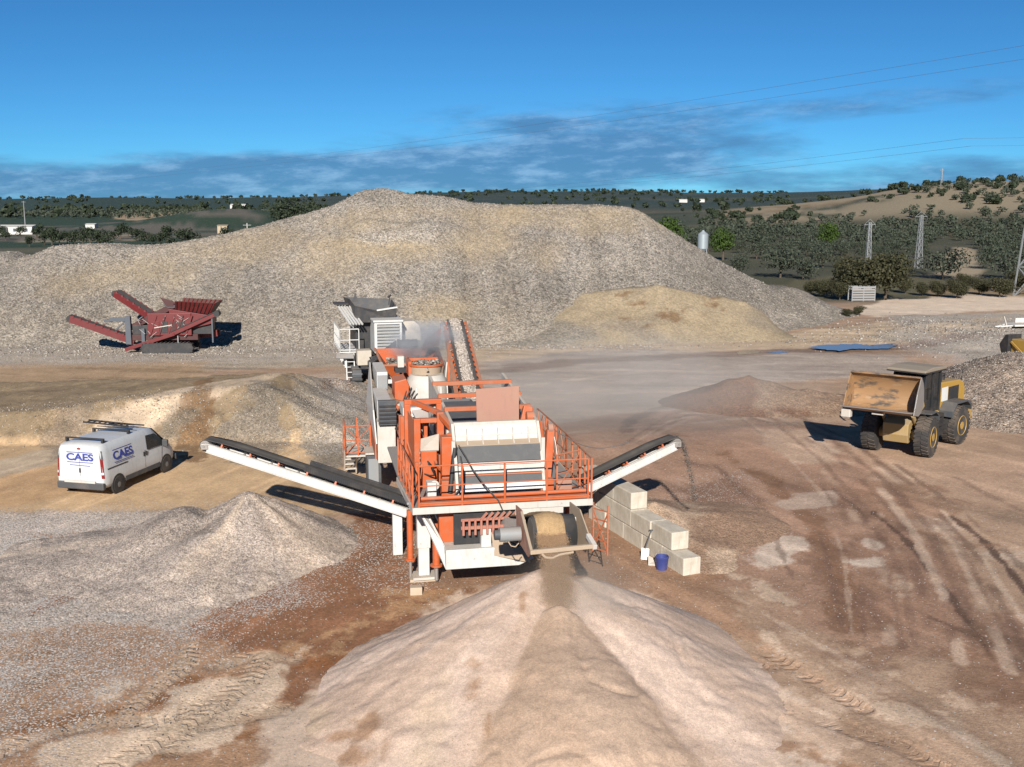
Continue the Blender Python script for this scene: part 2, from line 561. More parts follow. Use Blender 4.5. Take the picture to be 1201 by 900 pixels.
class Painter:
    """marks on the soil itself: damp, dusty, gravelly areas and wheel marks with outlines of their own"""
    def __init__(s, X, Y, base):
        s.P = np.stack([X.ravel(), Y.ravel()], 1)
        n = len(s.P)
        s.col = np.tile(np.array(base, float), (n, 1))
        s.grav = np.full(n, 0.25)
        s.wet = np.zeros(n)
        s.tread = np.zeros((n, 3))
        s.seed = 100

    def world(s, px, z):
        return np.array([gz(a, b, z)[:2] for a, b in px])

    def _apply(s, ii, m, col, grav, wet):
        if col is not None:
            s.col[ii] += (np.array(col) - s.col[ii]) * m[:, None]
        if grav is not None:
            s.grav[ii] += (grav - s.grav[ii]) * m
        if wet is not None:
            s.wet[ii] += (wet - s.wet[ii]) * m

    def area(s, px, col, op=1.0, soft=0.6, amp=1.0, ns=0.45, brk=None, grav=None, wet=None, z=0.0, dist=0):
        s.seed += 1
        q = s.world(px, z)
        mg = soft + amp + 1
        ii = np.nonzero((s.P[:, 0] > q[:, 0].min() - mg) & (s.P[:, 0] < q[:, 0].max() + mg) & (s.P[:, 1] > q[:, 1].min() - mg) & (s.P[:, 1] < q[:, 1].max() + mg))[0]
        P = s.P[ii]
        d = np.full(len(ii), 1e9)
        ins = np.zeros(len(ii), bool)
        for a, b in zip(q, np.roll(q, -1, 0)):
            d = np.minimum(d, seg_dist(P, a, b)[0])
            if a[1] != b[1]:
                c = (a[1] > P[:, 1]) != (b[1] > P[:, 1])
                xi = (b[0] - a[0]) * (P[:, 1] - a[1]) / (b[1] - a[1]) + a[0]
                ins ^= c & (P[:, 0] < xi)
        d = np.where(ins, -d, d) + amp * 1.15 * fbm(P[:, 0] * ns, P[:, 1] * ns, 6, s.seed, 0.68)
        soft = soft * 0.4
        m = (1 - sstep(-soft, soft, d)) * op
        if brk is not None:
            n = fbm(P[:, 0] * brk[0], P[:, 1] * brk[1] if len(brk) > 3 else P[:, 1] * brk[0], 6, s.seed + 40, 0.68)
            m = m * sstep(brk[2] - 0.09, brk[2] + 0.09, n)
        s._apply(ii, m, col, grav, wet)

    def line(s, px, w, col, op=1.0, soft=None, amp=0.25, ns=1.2, brk=None, grav=None, wet=None, z=0.0, tread=0.0):
        s.seed += 1
        q = s.world(px, z)
        soft = w * 0.2 if soft is None else soft
        mg = soft + amp + w
        ii = np.nonzero((s.P[:, 0] > q[:, 0].min() - mg) & (s.P[:, 0] < q[:, 0].max() + mg) & (s.P[:, 1] > q[:, 1].min() - mg) & (s.P[:, 1] < q[:, 1].max() + mg))[0]
        P = s.P[ii]
        best = np.full(len(ii), 1e9)
        along = np.zeros(len(ii))
        acc = 0.0
        for a, b in zip(q[:-1], q[1:]):
            d, t = seg_dist(P, a, b)
            L = float(np.hypot(*(b - a)))
            k = d < best
            best[k] = d[k]
            along[k] = acc + t[k] * L
            acc += L
        d = best - w / 2 + amp * 1.2 * fbm(P[:, 0] * ns, P[:, 1] * ns, 5, s.seed, 0.68)
        m = (1 - sstep(-soft, soft, d)) * op
        if brk is not None:
            m = m * sstep(brk[1] - 0.12, brk[1] + 0.12, fbm(P[:, 0] * brk[0], P[:, 1] * brk[0], 4, s.seed + 60))
        s._apply(ii, m, col, grav, wet)
        if tread:
            tm = (1 - sstep(w * 0.42, w * 0.6, best)) * tread
            k = tm > s.tread[ii, 2]
            s.tread[ii[k]] = np.stack([along[k], best[k], tm[k]], 1)


angs = np.concatenate([np.linspace(-180, -33, 40)[:-1], np.linspace(-33, 33, 650), np.linspace(33, 180, 40)[1:]])
rad = np.concatenate([np.linspace(0.5, 16, 22)[:-1], np.geomspace(16, 125, 450)[:-1], np.geomspace(125, 9000, 130)])
AA, RR = np.meshgrid(np.radians(angs), rad)
GX, GY = np.sin(AA) * RR, np.cos(AA) * RR
GZ = terrain(GX, GY)
KF = 0.92                       # photograph tone -> albedo, level sunlit ground
S = lambda r, g, b: srgb(r, g, b, KF)
pt = Painter(GX, GY, S(166, 139, 116))
gx, gy_, gr = GX.ravel(), GY.ravel(), RR.ravel()
# open country: dry grass, tilled soil, scrub in strips; cloud shade, haze painted in
nz1 = fbm(gx * 0.012, gy_ * 0.02, 5, 3)
nz2 = fbm(gx * 0.004, gy_ * 0.015, 4, 13)
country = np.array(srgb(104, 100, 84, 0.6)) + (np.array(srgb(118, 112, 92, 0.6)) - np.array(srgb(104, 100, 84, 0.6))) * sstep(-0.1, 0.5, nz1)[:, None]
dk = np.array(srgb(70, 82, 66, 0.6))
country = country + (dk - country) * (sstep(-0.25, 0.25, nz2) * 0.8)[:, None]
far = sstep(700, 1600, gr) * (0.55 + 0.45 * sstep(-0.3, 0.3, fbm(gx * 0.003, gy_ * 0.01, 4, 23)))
country = country + (np.array(srgb(64, 80, 78, 0.62)) - country) * far[:, None]  # distance blends to dark blue-grey: haze and cloud shade put into the colour
edge = sstep(104, 116, gy_ + 5 * fbm(gx * 0.08, gy_ * 0.08, 3, 77)) + (gy_ < -30)
edge = np.clip(edge, 0, 1)
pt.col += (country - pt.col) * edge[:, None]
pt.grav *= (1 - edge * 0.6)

AR, LN = pt.area, pt.line
# far fields, the dark ones toned for cloud shade and haze
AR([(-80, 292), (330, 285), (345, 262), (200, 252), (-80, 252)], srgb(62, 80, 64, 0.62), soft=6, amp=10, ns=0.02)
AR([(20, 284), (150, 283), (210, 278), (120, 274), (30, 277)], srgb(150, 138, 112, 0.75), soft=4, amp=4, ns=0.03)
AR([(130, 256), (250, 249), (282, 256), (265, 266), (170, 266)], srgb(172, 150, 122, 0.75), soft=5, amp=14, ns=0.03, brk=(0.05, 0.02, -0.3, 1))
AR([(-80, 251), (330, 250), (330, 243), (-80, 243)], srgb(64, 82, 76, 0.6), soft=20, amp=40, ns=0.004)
AR([(-80, 284), (140, 282), (290, 276), (300, 262), (150, 262), (-80, 270)], srgb(124, 116, 106, 0.6), op=0.85, soft=8, amp=8, ns=0.03, brk=(0.02, 0.05, -0.1, 1))
AR([(860, 257), (1080, 255), (1090, 262), (840, 264)], srgb(142, 122, 94, 0.72), soft=8, amp=10, ns=0.02)
gaz = np.arctan2(gx, np.maximum(gy_, 1e-3))
hm = sstep(0.16, 0.24, gaz) * sstep(400, 470, gr) * (1 - sstep(760, 900, gr)) * (gy_ > 0)
hm = hm * sstep(-0.45, -0.1, fbm(gx * 0.03, gy_ * 0.02, 5, 97, 0.62))
pt.col += (np.array(srgb(172, 156, 130, 0.66)) - pt.col) * (hm * 0.85)[:, None]
# dry grass and weeds under the groves on the right
gm = sstep(0.08, 0.14, gaz) * sstep(112, 122, gy_) * (1 - sstep(400, 460, gr)) * (0.45 + 0.55 * sstep(-0.25, 0.2, fbm(gx * 0.05, gy_ * 0.08, 5, 99)))
pt.col += (np.array(srgb(92, 92, 70, 0.55)) - pt.col) * (gm * 0.85)[:, None]
AR([(1080, 335), (1120, 290), (1140, 290), (1160, 335)], srgb(166, 150, 124, 0.8), soft=2, amp=2, ns=0.15)
AR([(770, 345), (1010, 322), (1250, 330), (1250, 345), (1000, 350)], srgb(110, 104, 80, 0.65), soft=2, amp=5, ns=0.08)
AR([(1080, 346), (1100, 338), (1260, 335), (1260, 350)], srgb(150, 128, 96, 0.75), soft=1, amp=2, ns=0.2)
# quarry road on the right
AR([(985, 366), (1040, 352), (1130, 347), (1280, 349), (1280, 362), (1130, 366), (1030, 374)], S(206, 186, 164), soft=1.2, amp=1.6, ns=0.2, grav=0.2)
# far edge of the quarry floor
AR([(-150, 395), (420, 392), (420, 432), (-150, 432)], S(158, 144, 126), soft=1.5, amp=3, ns=0.2, grav=0.9)
AR([(-150, 430), (250, 424), (200, 470), (-150, 486)], S(164, 138, 110), soft=2.0, amp=1.6, ns=0.25, grav=0.3)
AR([(420, 412), (900, 394), (1280, 358), (1280, 400), (1060, 405), (900, 408), (560, 428)], S(182, 160, 134), soft=1.5, amp=2.0, ns=0.2)
AR([(1045, 372), (1190, 368), (1290, 380), (1290, 420), (1130, 428), (1060, 410)], S(156, 144, 128), soft=1.5, amp=3, ns=0.25, grav=1.0)
AR([(560, 424), (700, 412), (900, 412), (1070, 416), (1070, 440), (860, 455), (700, 462), (600, 475), (560, 455)], S(160, 145, 132), soft=1.5, amp=2, ns=0.2, grav=0.35)
LN([(570, 436), (700, 423), (800, 417), (900, 413), (1080, 408), (1150, 398)], 2.4, S(120, 99, 84), op=0.85, amp=1.0, ns=0.3, wet=0.5)
LN([(600, 428), (760, 419)], 1.6, S(128, 110, 98), op=0.7, amp=0.9, ns=0.3, brk=(0.4, 0.0))
AR([(1090, 382), (1180, 372), (1180, 392), (1100, 400)], S(186, 158, 122), op=0.7, soft=1, amp=2, ns=0.3, brk=(0.3, 0, 0.0))
# middle, right of the machine
AR([(590, 465), (860, 450), (950, 470), (900, 520), (760, 520), (660, 540), (600, 520)], S(176, 156, 138), soft=1.5, amp=2, ns=0.25)
AR([(640, 500), (760, 480), (850, 470), (910, 480), (1010, 540), (1110, 640), (1160, 770), (1010, 760), (860, 700), (760, 690), (640, 640)], S(158, 126, 105), op=0.9, soft=1.2, amp=1.8, ns=0.3)
AR([(900, 560), (1010, 575), (1120, 650), (1210, 760), (1210, 830), (1100, 800), (960, 690)], S(144, 113, 93), op=0.85, soft=1.2, amp=1.6, ns=0.35, brk=(0.3, 0, -0.2))
AR([(1000, 530), (1230, 540), (1230, 620), (1120, 590), (1020, 560)], S(178, 148, 124), op=0.8, soft=1.0, amp=1.6, ns=0.35)
AR([(870, 500), (960, 505), (1010, 545), (930, 545)], S(184, 160, 138), op=0.6, soft=0.8, amp=1.2, ns=0.4)
LN([(735, 505), (740, 492), (770, 480), (830, 470)], 0.7, S(110, 88, 74), op=0.7, amp=0.3)
LN([(770, 505), (830, 520), (900, 560), (960, 620), (985, 690), (990, 735)], 0.8, S(126, 94, 72), op=0.75, amp=0.4, brk=(0.5, -0.3))
AR([(905, 590), (975, 575), (985, 592), (920, 600)], S(182, 160, 142), op=0.8, soft=0.4, amp=0.7, ns=0.7)
AR([(885, 645), (930, 622), (948, 645), (930, 660), (890, 668)], S(194, 174, 156), op=0.95, soft=0.3, amp=0.7, ns=0.8)
AR([(985, 658), (1030, 655), (1045, 664), (1000, 668)], S(196, 178, 160), op=0.9, soft=0.25, amp=0.5, ns=0.9)
AR([(1010, 628), (1035, 635), (1030, 648), (1012, 640)], S(196, 176, 158), op=0.8, soft=0.2, amp=0.4, ns=0.9)
AR([(1080, 600), (1210, 640), (1210, 668), (1150, 650), (1060, 615)], S(190, 168, 148), op=0.8, soft=0.4, amp=0.9, ns=0.6, brk=(0.5, 0, 0.05))
AR([(830, 668), (880, 684), (950, 725), (1060, 800), (1110, 850), (1040, 845), (920, 770), (850, 700)], S(200, 176, 152), op=0.8, soft=0.4, amp=0.9, ns=0.6, brk=(0.7, 0, 0.06))
AR([(940, 790), (1080, 810), (1200, 800), (1230, 870), (1090, 895), (960, 880)], S(198, 172, 148), op=0.75, soft=0.5, amp=0.9, ns=0.5, brk=(0.7, 0, 0.05))
AR([(1040, 670), (1052, 664), (1070, 690), (1055, 705)], S(184, 160, 138), op=0.7, soft=0.3, amp=0.5, ns=0.9, brk=(0.8, 0, 0))
for p, w, o in (([(1025, 600), (1060, 630), (1100, 680), (1135, 730), (1165, 775)], 0.22, 0.9), ([(1100, 595), (1150, 630), (1185, 670), (1215, 710)], 0.22, 0.9),
                ([(1090, 725), (1140, 745), (1215, 785)], 0.25, 0.6), ([(1000, 700), (1060, 760)], 0.2, 0.5), ([(1120, 560), (1200, 600)], 0.3, 0.4),
                ([(960, 560), (1010, 600), (1040, 640)], 0.2, 0.5), ([(840, 545), (900, 610), (930, 680)], 0.2, 0.5), ([(1050, 545), (1130, 600), (1215, 680)], 0.2, 0.5)):
    LN(p, w, S(88, 68, 58), op=o, amp=0.16, ns=1.5, brk=(0.6, -0.35))
# damp soil
AR([(775, 585), (850, 560), (905, 590), (890, 640), (820, 650)], S(122, 94, 76), op=0.75, soft=0.8, amp=1.0, ns=0.6, brk=(0.5, 0, -0.25))
AR([(950, 650), (1000, 640), (1030, 720), (1060, 790), (1000, 790), (965, 720)], S(124, 95, 77), op=0.7, soft=0.6, amp=1.0, ns=0.6, brk=(0.6, 0, -0.15))
AR([(1080, 760), (1160, 740), (1230, 790), (1230, 850), (1130, 820)], S(128, 98, 78), op=0.7, soft=0.6, amp=1.0, ns=0.6, brk=(0.6, 0, -0.1))
AR([(1000, 560), (1100, 570), (1190, 640), (1120, 650), (1040, 610)], S(140, 108, 86), op=0.6, soft=0.6, amp=1.0, ns=0.6, brk=(0.5, 0, -0.1))
# sweeping wheel marks of the loader
gA = [(735, 520), (790, 486), (850, 478), (905, 520), (950, 580), (975, 650), (985, 740)]
gB = [(850, 465), (930, 480), (1010, 520), (1090, 580), (1150, 650), (1195, 730), (1225, 800)]
for k in range(17):
    f = (k + random.uniform(-0.3, 0.3)) / 16
    c_ = [(a[0] + (b[0] - a[0]) * f + random.uniform(-6, 6), a[1] + (b[1] - a[1]) * f + random.uniform(-4, 4)) for a, b in zip(gA, gB)]
    dark = k % 3 != 1
    LN(c_, random.uniform(0.12, 0.30), S(112, 88, 74) if dark else S(196, 172, 150), op=random.uniform(0.35, 0.65), amp=0.10, ns=1.8, brk=(0.35, random.uniform(-0.2, 0.1)))
for k in range(9):
    y0 = 760 + k * 14
    LN([(840 + k * 22, y0 - 70), (930 + k * 22, y0 - 20), (1040 + k * 20, y0 + 40), (1150 + k * 16, y0 + 110)], random.uniform(0.15, 0.35), S(128, 100, 82) if k % 2 else S(204, 182, 160), op=0.4, amp=0.14, ns=1.4, brk=(0.5, 0.0))
for k in range(8):
    y0 = 440 + k * 9
    LN([(600 + k * 10, y0 + 14), (720 + k * 14, y0 + random.uniform(-3, 5)), (900 + k * 10, y0 - 12 + random.uniform(-3, 3)), (1060, y0 - 16)], random.uniform(0.3, 0.7), S(132, 116, 104) if k % 2 else S(190, 172, 154), op=0.35, amp=0.3, ns=0.8, brk=(0.3, 0.0))
# left: tan yard, ramp
AR([(-150, 500), (200, 490), (430, 500), (450, 600), (330, 610), (120, 600), (-150, 610)], S(190, 160, 124), soft=0.8, amp=1.2, ns=0.4, grav=0.15)
AR([(-150, 545), (60, 540), (120, 560), (60, 590), (-150, 600)], S(186, 150, 112), op=0.8, soft=0.8, amp=1.0, ns=0.5)
ramp = (pt.P[:, 0] < -6.5) & (pt.P[:, 0] > -36) & (pt.P[:, 1] > 45) & (pt.P[:, 1] < 60)
rz = GZ.ravel()
rn = fbm(gx * 0.35, gy_ * 0.35, 5, 91)
rm = np.where(ramp, sstep(0.06, 0.4, rz), 0)
RS = lambda r, g, b: srgb(r, g, b, 0.45)
pt.col += (np.array(RS(186, 162, 130)) * (1 + 0.14 * rn[:, None]) - pt.col) * rm[:, None]
pt.grav = np.where(ramp, 0.2 + 0.5 * sstep(0.0, 0.4, rn), pt.grav)
AR([(-60, 494), (110, 462), (230, 444), (330, 436), (322, 446), (230, 456), (120, 474), (-60, 510)], S(178, 158, 134), z=2.0, soft=0.5, amp=0.6, ns=0.6)
AR([(205, 488), (230, 455), (250, 452), (245, 490), (225, 505)], RS(158, 120, 84), op=0.75, z=1.3, soft=0.3, amp=1.0, ns=0.8, brk=(0.7, 0, -0.2))
AR([(245, 500), (300, 465), (335, 470), (320, 508), (260, 512)], RS(176, 164, 148), op=0.8, z=1.2, soft=0.5, amp=1.2, ns=0.7, grav=1.0)
AR([(150, 505), (190, 478), (215, 480), (200, 508)], RS(176, 162, 142), op=0.7, z=1.2, soft=0.5, amp=1.2, ns=0.7, grav=0.9)
AR([(345, 480), (370, 436), (425, 436), (440, 520), (370, 525)], RS(196, 180, 158), z=0.8, soft=0.5, amp=1.0, ns=0.6, grav=0.95)
AR([(40, 505), (110, 482), (118, 510), (60, 516)], RS(184, 164, 142), op=0.7, z=0.8, soft=0.5, amp=1.0, ns=0.6, grav=0.6)
AR([(370, 425), (410, 418), (420, 432), (380, 440)], RS(150, 114, 78), op=0.8, z=1.8, soft=0.5, amp=0.6, ns=0.6)
# left foreground
AR([(-200, 606), (140, 598), (300, 600), (420, 636), (345, 690), (220, 735), (110, 800), (-120, 850), (-300, 800)], S(182, 166, 150), soft=0.5, amp=0.9, ns=0.5, grav=1.0)
AR([(405, 600), (480, 610), (500, 690), (580, 690), (560, 722), (440, 772), (330, 832), (240, 812), (205, 748), (262, 705), (350, 672), (420, 640)], S(138, 99, 73), soft=0.35, amp=0.8, ns=0.7, grav=0.3)
AR([(300, 745), (420, 690), (540, 690), (470, 740), (350, 790)], S(176, 140, 104), op=0.7, soft=0.4, amp=0.7, ns=0.8, brk=(0.7, 0, 0.12))
AR([(-200, 740), (210, 735), (330, 790), (330, 830), (300, 920), (-300, 920), (-300, 780)], S(164, 130, 102), soft=0.5, amp=0.9, ns=0.5, grav=0.35)
AR([(-200, 715), (70, 745), (90, 800), (-200, 820)], S(164, 132, 104), op=0.7, soft=0.6, amp=0.9, ns=0.6, grav=0.6)
LN([(35, 720), (75, 700), (160, 682)], 0.5, S(138, 96, 66), amp=0.3, grav=0.1)
LN([(50, 628), (130, 625)], 0.45, S(146, 106, 74), op=0.8, amp=0.35, brk=(1.0, -0.2))
LN([(60, 645), (120, 648)], 0.3, S(146, 110, 80), op=0.7, amp=0.3, brk=(1.0, -0.1))
LN([(-40, 780), (60, 772), (150, 770)], 0.5, S(146, 108, 78), op=0.8, amp=0.4, brk=(0.8, -0.2))
LN([(20, 860), (130, 838), (230, 800)], 0.6, S(134, 94, 62), op=0.9, amp=0.4)
LN([(250, 802), (330, 782), (395, 775)], 0.6, S(136, 92, 60), op=0.95, amp=0.35)
LN([(180, 885), (260, 868), (330, 855)], 0.5, S(144, 104, 72), op=0.9, amp=0.3)
AR([(50, 880), (150, 850), (250, 800), (330, 760), (365, 740), (350, 790), (330, 850), (200, 900), (80, 905)], S(206, 184, 160), op=0.85, soft=0.4, amp=0.8, ns=0.7, brk=(0.6, 0, -0.12))
AR([(110, 812), (140, 796), (160, 800), (130, 822)], S(204, 182, 158), op=0.8, soft=0.3, amp=0.4, ns=0.9)
for p, w in (([(130, 900), (185, 868), (245, 835), (290, 800), (310, 770)], 0.62), ([(205, 880), (222, 850), (226, 825)], 0.5), ([(150, 835), (190, 800), (220, 780), (222, 760)], 0.5),
             ([(255, 780), (300, 768), (345, 772)], 0.55), ([(-20, 890), (60, 858), (140, 845), (240, 850), (330, 832)], 0.55)):
    LN(p, w, S(196, 172, 146), op=0.6, amp=0.2, tread=1.0)
# sand spread round the front heap, and brown wet floor beneath the plant
AR([(470, 570), (700, 555), (790, 600), (850, 680), (800, 705), (700, 690), (560, 690), (480, 690)], S(144, 112, 88), op=0.9, soft=0.6, amp=0.9, ns=0.5)
AR([(700, 620), (800, 655), (860, 700), (900, 760), (820, 730), (720, 680)], S(152, 120, 96), op=0.85, soft=0.5, amp=0.8, ns=0.6)
AR([(310, 860), (400, 775), (540, 700), (740, 690), (860, 770), (960, 850), (1010, 930), (280, 930)], S(206, 182, 160), soft=0.6, amp=0.9, ns=0.8, grav=0.1)
AR([(850, 800), (930, 830), (1000, 870), (960, 890), (870, 850)], S(196, 168, 144), soft=0.3, amp=0.5, ns=0.7, brk=(0.6, 0, -0.1))
for p, w in (([(870, 808), (960, 842), (1060, 875), (1110, 905)], 0.55), ([(900, 765), (960, 800), (1010, 830)], 0.5), ([(845, 770), (880, 775), (905, 782)], 0.4)):
    LN(p, w, S(170, 138, 112), op=0.5, amp=0.2, tread=1.0)
AR([(820, 870), (900, 860), (1000, 900), (990, 930), (830, 930)], S(150, 114, 86), op=0.75, soft=0.4, amp=0.6, ns=0.8, brk=(0.7, 0, -0.05))
# mottling over everything near
mot = fbm(gx * 0.55, gy_ * 0.55, 5, 201, 0.62)
mot2 = fbm(gx * 2.2, gy_ * 2.2, 4, 211, 0.6)
streak = 0.0
for (ax, ay), w0 in (((0.42, -0.91), (pt.P[:, 0] > 3)), ((-0.30, -0.95), (pt.P[:, 0] < -3)), ((1.0, -0.12), np.ones(len(gx), bool))):
    su, sv = gx * ax + gy_ * ay, -gx * ay + gy_ * ax
    far_b = sstep(38, 60, gy_) if ax == 1.0 else 1 - sstep(40, 60, gy_)
    sn = fbm(su * 0.12, sv * 1.1, 5, 221 + int(ax * 10), 0.65)
    streak = streak + np.where(w0, 1, 0) * far_b * (sn * 0.26 + 0.16 * sstep(0.25, 0.4, sn) - 0.12 * sstep(0.22, 0.4, -sn))
pt.col *= (1 + streak * (1 - sstep(90, 120, gr)))[:, None]
pt.col *= (1 + 0.20 * mot * (1 - sstep(90, 200, gr)) + 0.10 * mot2 * (1 - sstep(60, 120, gr)))[:, None]
GZ = GZ - (pt.tread[:, 2] * 0.025).reshape(GZ.shape)

def pebarea(px, val, soft, seed):
    q = pt.world(px, 0.0)
    P = pt.P
    ii = np.nonzero((P[:, 0] > q[:, 0].min() - 3) & (P[:, 0] < q[:, 0].max() + 3) & (P[:, 1] > q[:, 1].min() - 3) & (P[:, 1] < q[:, 1].max() + 3))[0]
    Q = P[ii]
    d = np.full(len(ii), 1e9)
    ins = np.zeros(len(ii), bool)
    for a, b in zip(q, np.roll(q, -1, 0)):
        d = np.minimum(d, seg_dist(Q, a, b)[0])
        c = (a[1] > Q[:, 1]) != (b[1] > Q[:, 1])
        xi = (b[0] - a[0]) * (Q[:, 1] - a[1]) / (b[1] - a[1] + 1e-9) + a[0]
        ins ^= c & (Q[:, 0] < xi)
    d = np.where(ins, -d, d) + 0.9 * fbm(Q[:, 0] * 0.6, Q[:, 1] * 0.6, 5, seed, 0.62)
    peb[ii] = np.maximum(peb[ii], val * (1 - sstep(-soft, soft, d)) * (0.65 + 0.5 * fbm(Q[:, 0] * 0.9, Q[:, 1] * 0.9, 4, seed + 5)))


peb = 0.007 * (1 + fbm(gx * 0.4, gy_ * 0.4, 4, 231))
pebarea([(-250, 606), (140, 598), (300, 600), (430, 636), (345, 700), (250, 745), (150, 800), (40, 870), (-200, 880), (-300, 800)], 0.75, 1.3, 241)
pebarea([(-250, 700), (200, 690), (280, 760), (180, 820), (60, 890), (-250, 890)], 0.42, 1.2, 247)
pebarea([(420, 610), (490, 610), (500, 690), (440, 700), (400, 660)], 0.30, 0.8, 251)
pebarea([(790, 560), (870, 555), (900, 620), (850, 660), (800, 640)], 0.22, 1.0, 257)
pebarea([(360, 440), (440, 430), (450, 525), (380, 530)], 0.6, 1.2, 261)
pebarea([(-200, 392), (420, 392), (420, 425), (-200, 432)], 0.55, 2.0, 263)
pebarea([(1045, 372), (1190, 366), (1290, 380), (1290, 425), (1130, 430), (1060, 412)], 0.6, 2.0, 265)
GROUND = granular('quarry_ground', 0.055, 0.55, tread=True, bump=0.55, wetattr=True, pebbles=True)
ground = grid_mesh('ground', GX, GY, GZ, GROUND, {'Col': pt.col, 'grav': pt.grav, 'wet': pt.wet, 'tread': pt.tread, 'peb': peb})
ground['kind'] = 'structure'


# water left standing on the haul road
def water_mat():
    m, t = new_mat('puddle_water')
    ob = t.n('ShaderNodeTexCoord').outputs['Object']
    bp = t.n('ShaderNodeBump', {'Strength': 0.05, 'Distance': 0.01, 'Height': t.noise(ob, 3.0, 3.0)})
    finish(t, t.n('ShaderNodeBsdfPrincipled', {'Base Color': (0.15, 0.12, 0.09), 'Roughness': 0.08, 'IOR': 1.33, 'Normal': bp.outputs[0]}))
    return m


WATER = water_mat()
for pts in ([(948, 408.5), (975, 406), (1003, 405.5), (1020, 407), (1048, 405), (1060, 407.5), (1046, 411), (1020, 412), (1000, 411.5), (985, 414), (962, 412)],
            [(862, 413.5), (876, 410.5), (893, 411.5), (888, 415.5), (868, 416.5)], [(898, 413), (915, 411.5), (928, 413), (914, 415)]):
    w = MB()
    c = [gz(a, b, 0.0) for a, b in pts]
    n = len(c)
    ctr = (sum(p[0] for p in c) / n, sum(p[1] for p in c) / n)
    ring = []
    for k in range(n):
        a, b = c[k], c[(k + 1) % n]
        for f in (0, .2, .4, .6, .8):
            x, y = a[0] + (b[0] - a[0]) * f, a[1] + (b[1] - a[1]) * f
            q = 1 + random.uniform(-0.16, 0.10)
            ring.append((ctr[0] + (x - ctr[0]) * q, ctr[1] + (y - ctr[1]) * q))
    zz = float(np.max(terrain(np.array([p[0] for p in ring]), np.array([p[1] for p in ring])))) + 0.012
    w.add([(x, y, zz) for x, y in ring], [tuple(range(len(ring)))])
    tag(w.build('puddle', WATER), kind='structure')


# ------------------------------------------------------------------ stockpiles
def smax(a, b, k=0.25):
    h = np.clip(0.5 + 0.5 * (a - b) / k, 0, 1)
    return b + (a - b) * h + k * h * (1 - h)


def cone(x, y, c, slope, ex=1.0, ey=1.0, pw=1.0):
    r = np.hypot((x - c[0]) / ex, (y - c[1]) / ey)
    return c[2] - slope * r ** pw


KH = 0.50                      # photograph tone -> albedo, banks that face the sun
T = lambda r, g, b: srgb(r, g, b, KH)


def heap(name, label, x0, x1, y0, y1, res, hf, mat, cf, cat='stockpile'):
    xs = np.arange(x0, x1 + res, res)
    ys = np.arange(y0, y1 + res, res)
    X, Y = np.meshgrid(xs, ys)
    Hh = hf(X, Y)
    Z = terrain(X, Y) + np.maximum(Hh, -0.25)
    col, grav = cf(X, Y, Hh)
    o = grid_mesh(name, X, Y, Z, mat, {'Col': col.reshape(-1, 3), 'grav': grav.reshape(-1)})
    # drop the faces that lie under the ground
    bm = bmesh.new()
    bm.from_mesh(o.data)
    low = [f for f in bm.faces if all(Hh.ravel()[v.index] < -0.2 for v in f.verts)]
    bmesh.ops.delete(bm, geom=low, context='FACES')
    bm.to_mesh(o.data)
    bm.free()
    tag(o, label, cat)
    return o, (lambda x, y: terrain(x, y) + hf(x, y)), hf


def scatter(n, x0, x1, y0, y1, hf, zf, lo=0.1, keep=None):
    x = RNG.uniform(x0, x1, n)
    y = RNG.uniform(y0, y1, n)
    ok = hf(x, y) > lo
    if keep is not None:
        ok &= keep(x, y)
    x, y = x[ok], y[ok]
    return np.stack([x, y, zf(x, y)], 1)


def lerpc(a, b, m):
    return np.array(a) + (np.array(b) - np.array(a)) * m[..., None]


# --- the great mound
crest = [(-140, 302, 88), (-60, 300, 89), (0, 297, 90), (20, 303, 90), (40, 298, 90), (62, 289, 90), (110, 287, 90), (150, 290, 90), (195, 287, 90), (215, 283, 91), (262, 275, 92), (300, 266, 93),
         (345, 254, 94), (385, 243, 94), (410, 231, 94), (425, 223, 94), (440, 221, 94), (455, 222, 94), (475, 227, 94), (520, 231, 95), (552, 238, 96), (600, 241, 96), (660, 241, 96), (705, 241, 97),
         (740, 244, 97), (752, 249, 97), (800, 279, 97), (850, 310, 98), (905, 337, 100), (925, 338, 102), (945, 342, 103), (985, 364, 104), (1010, 372, 104)]
cw = np.array([gy(a, b, c) for a, b, c in crest])
bX = np.array([-75, -38, -26, -8, -2, 6, 14, 20, 26, 31, 36])
bY = np.array([76, 77, 78, 77, 77.5, 79, 81, 84, 89, 97, 100])


def mound_h(x, y):
    zc = np.interp(x, cw[:, 0], cw[:, 2], left=3.0, right=-2.0)
    yc = np.interp(x, cw[:, 0], cw[:, 1])
    yb = np.interp(x, bX, bY)
    t = np.clip((y - yb) / (yc - yb), -0.3, 1)
    tt = np.where(t > 0, t, t)
    prof = np.where(tt > 0, tt ** 1.06, tt)
    back = zc - np.maximum(y - yc - 3.5, 0) * 0.68
    h = np.minimum(zc * prof, back)
    # benches and gullies on the face
    face = np.clip(t * (1 - t) * 4, 0, 1)
    gul = fbm(x * 0.22 + 0.3 * fbm(x * 0.1, y * 0.1, 2, 301), y * 0.06, 4, 303)
    h = h + face * (0.80 * gul + 0.20 * fbm(x * 0.9, y * 0.5, 4, 305)) + 0.10 * fbm(x * 1.6, y * 1.6, 3, 307) * np.clip(t * 5, 0, 1)
    bench = np.exp(-((x + 9) / 6.5) ** 2) * (sstep(0.60, 0.66, t) - sstep(0.72, 0.80, t)) * 0.55
    return h + bench


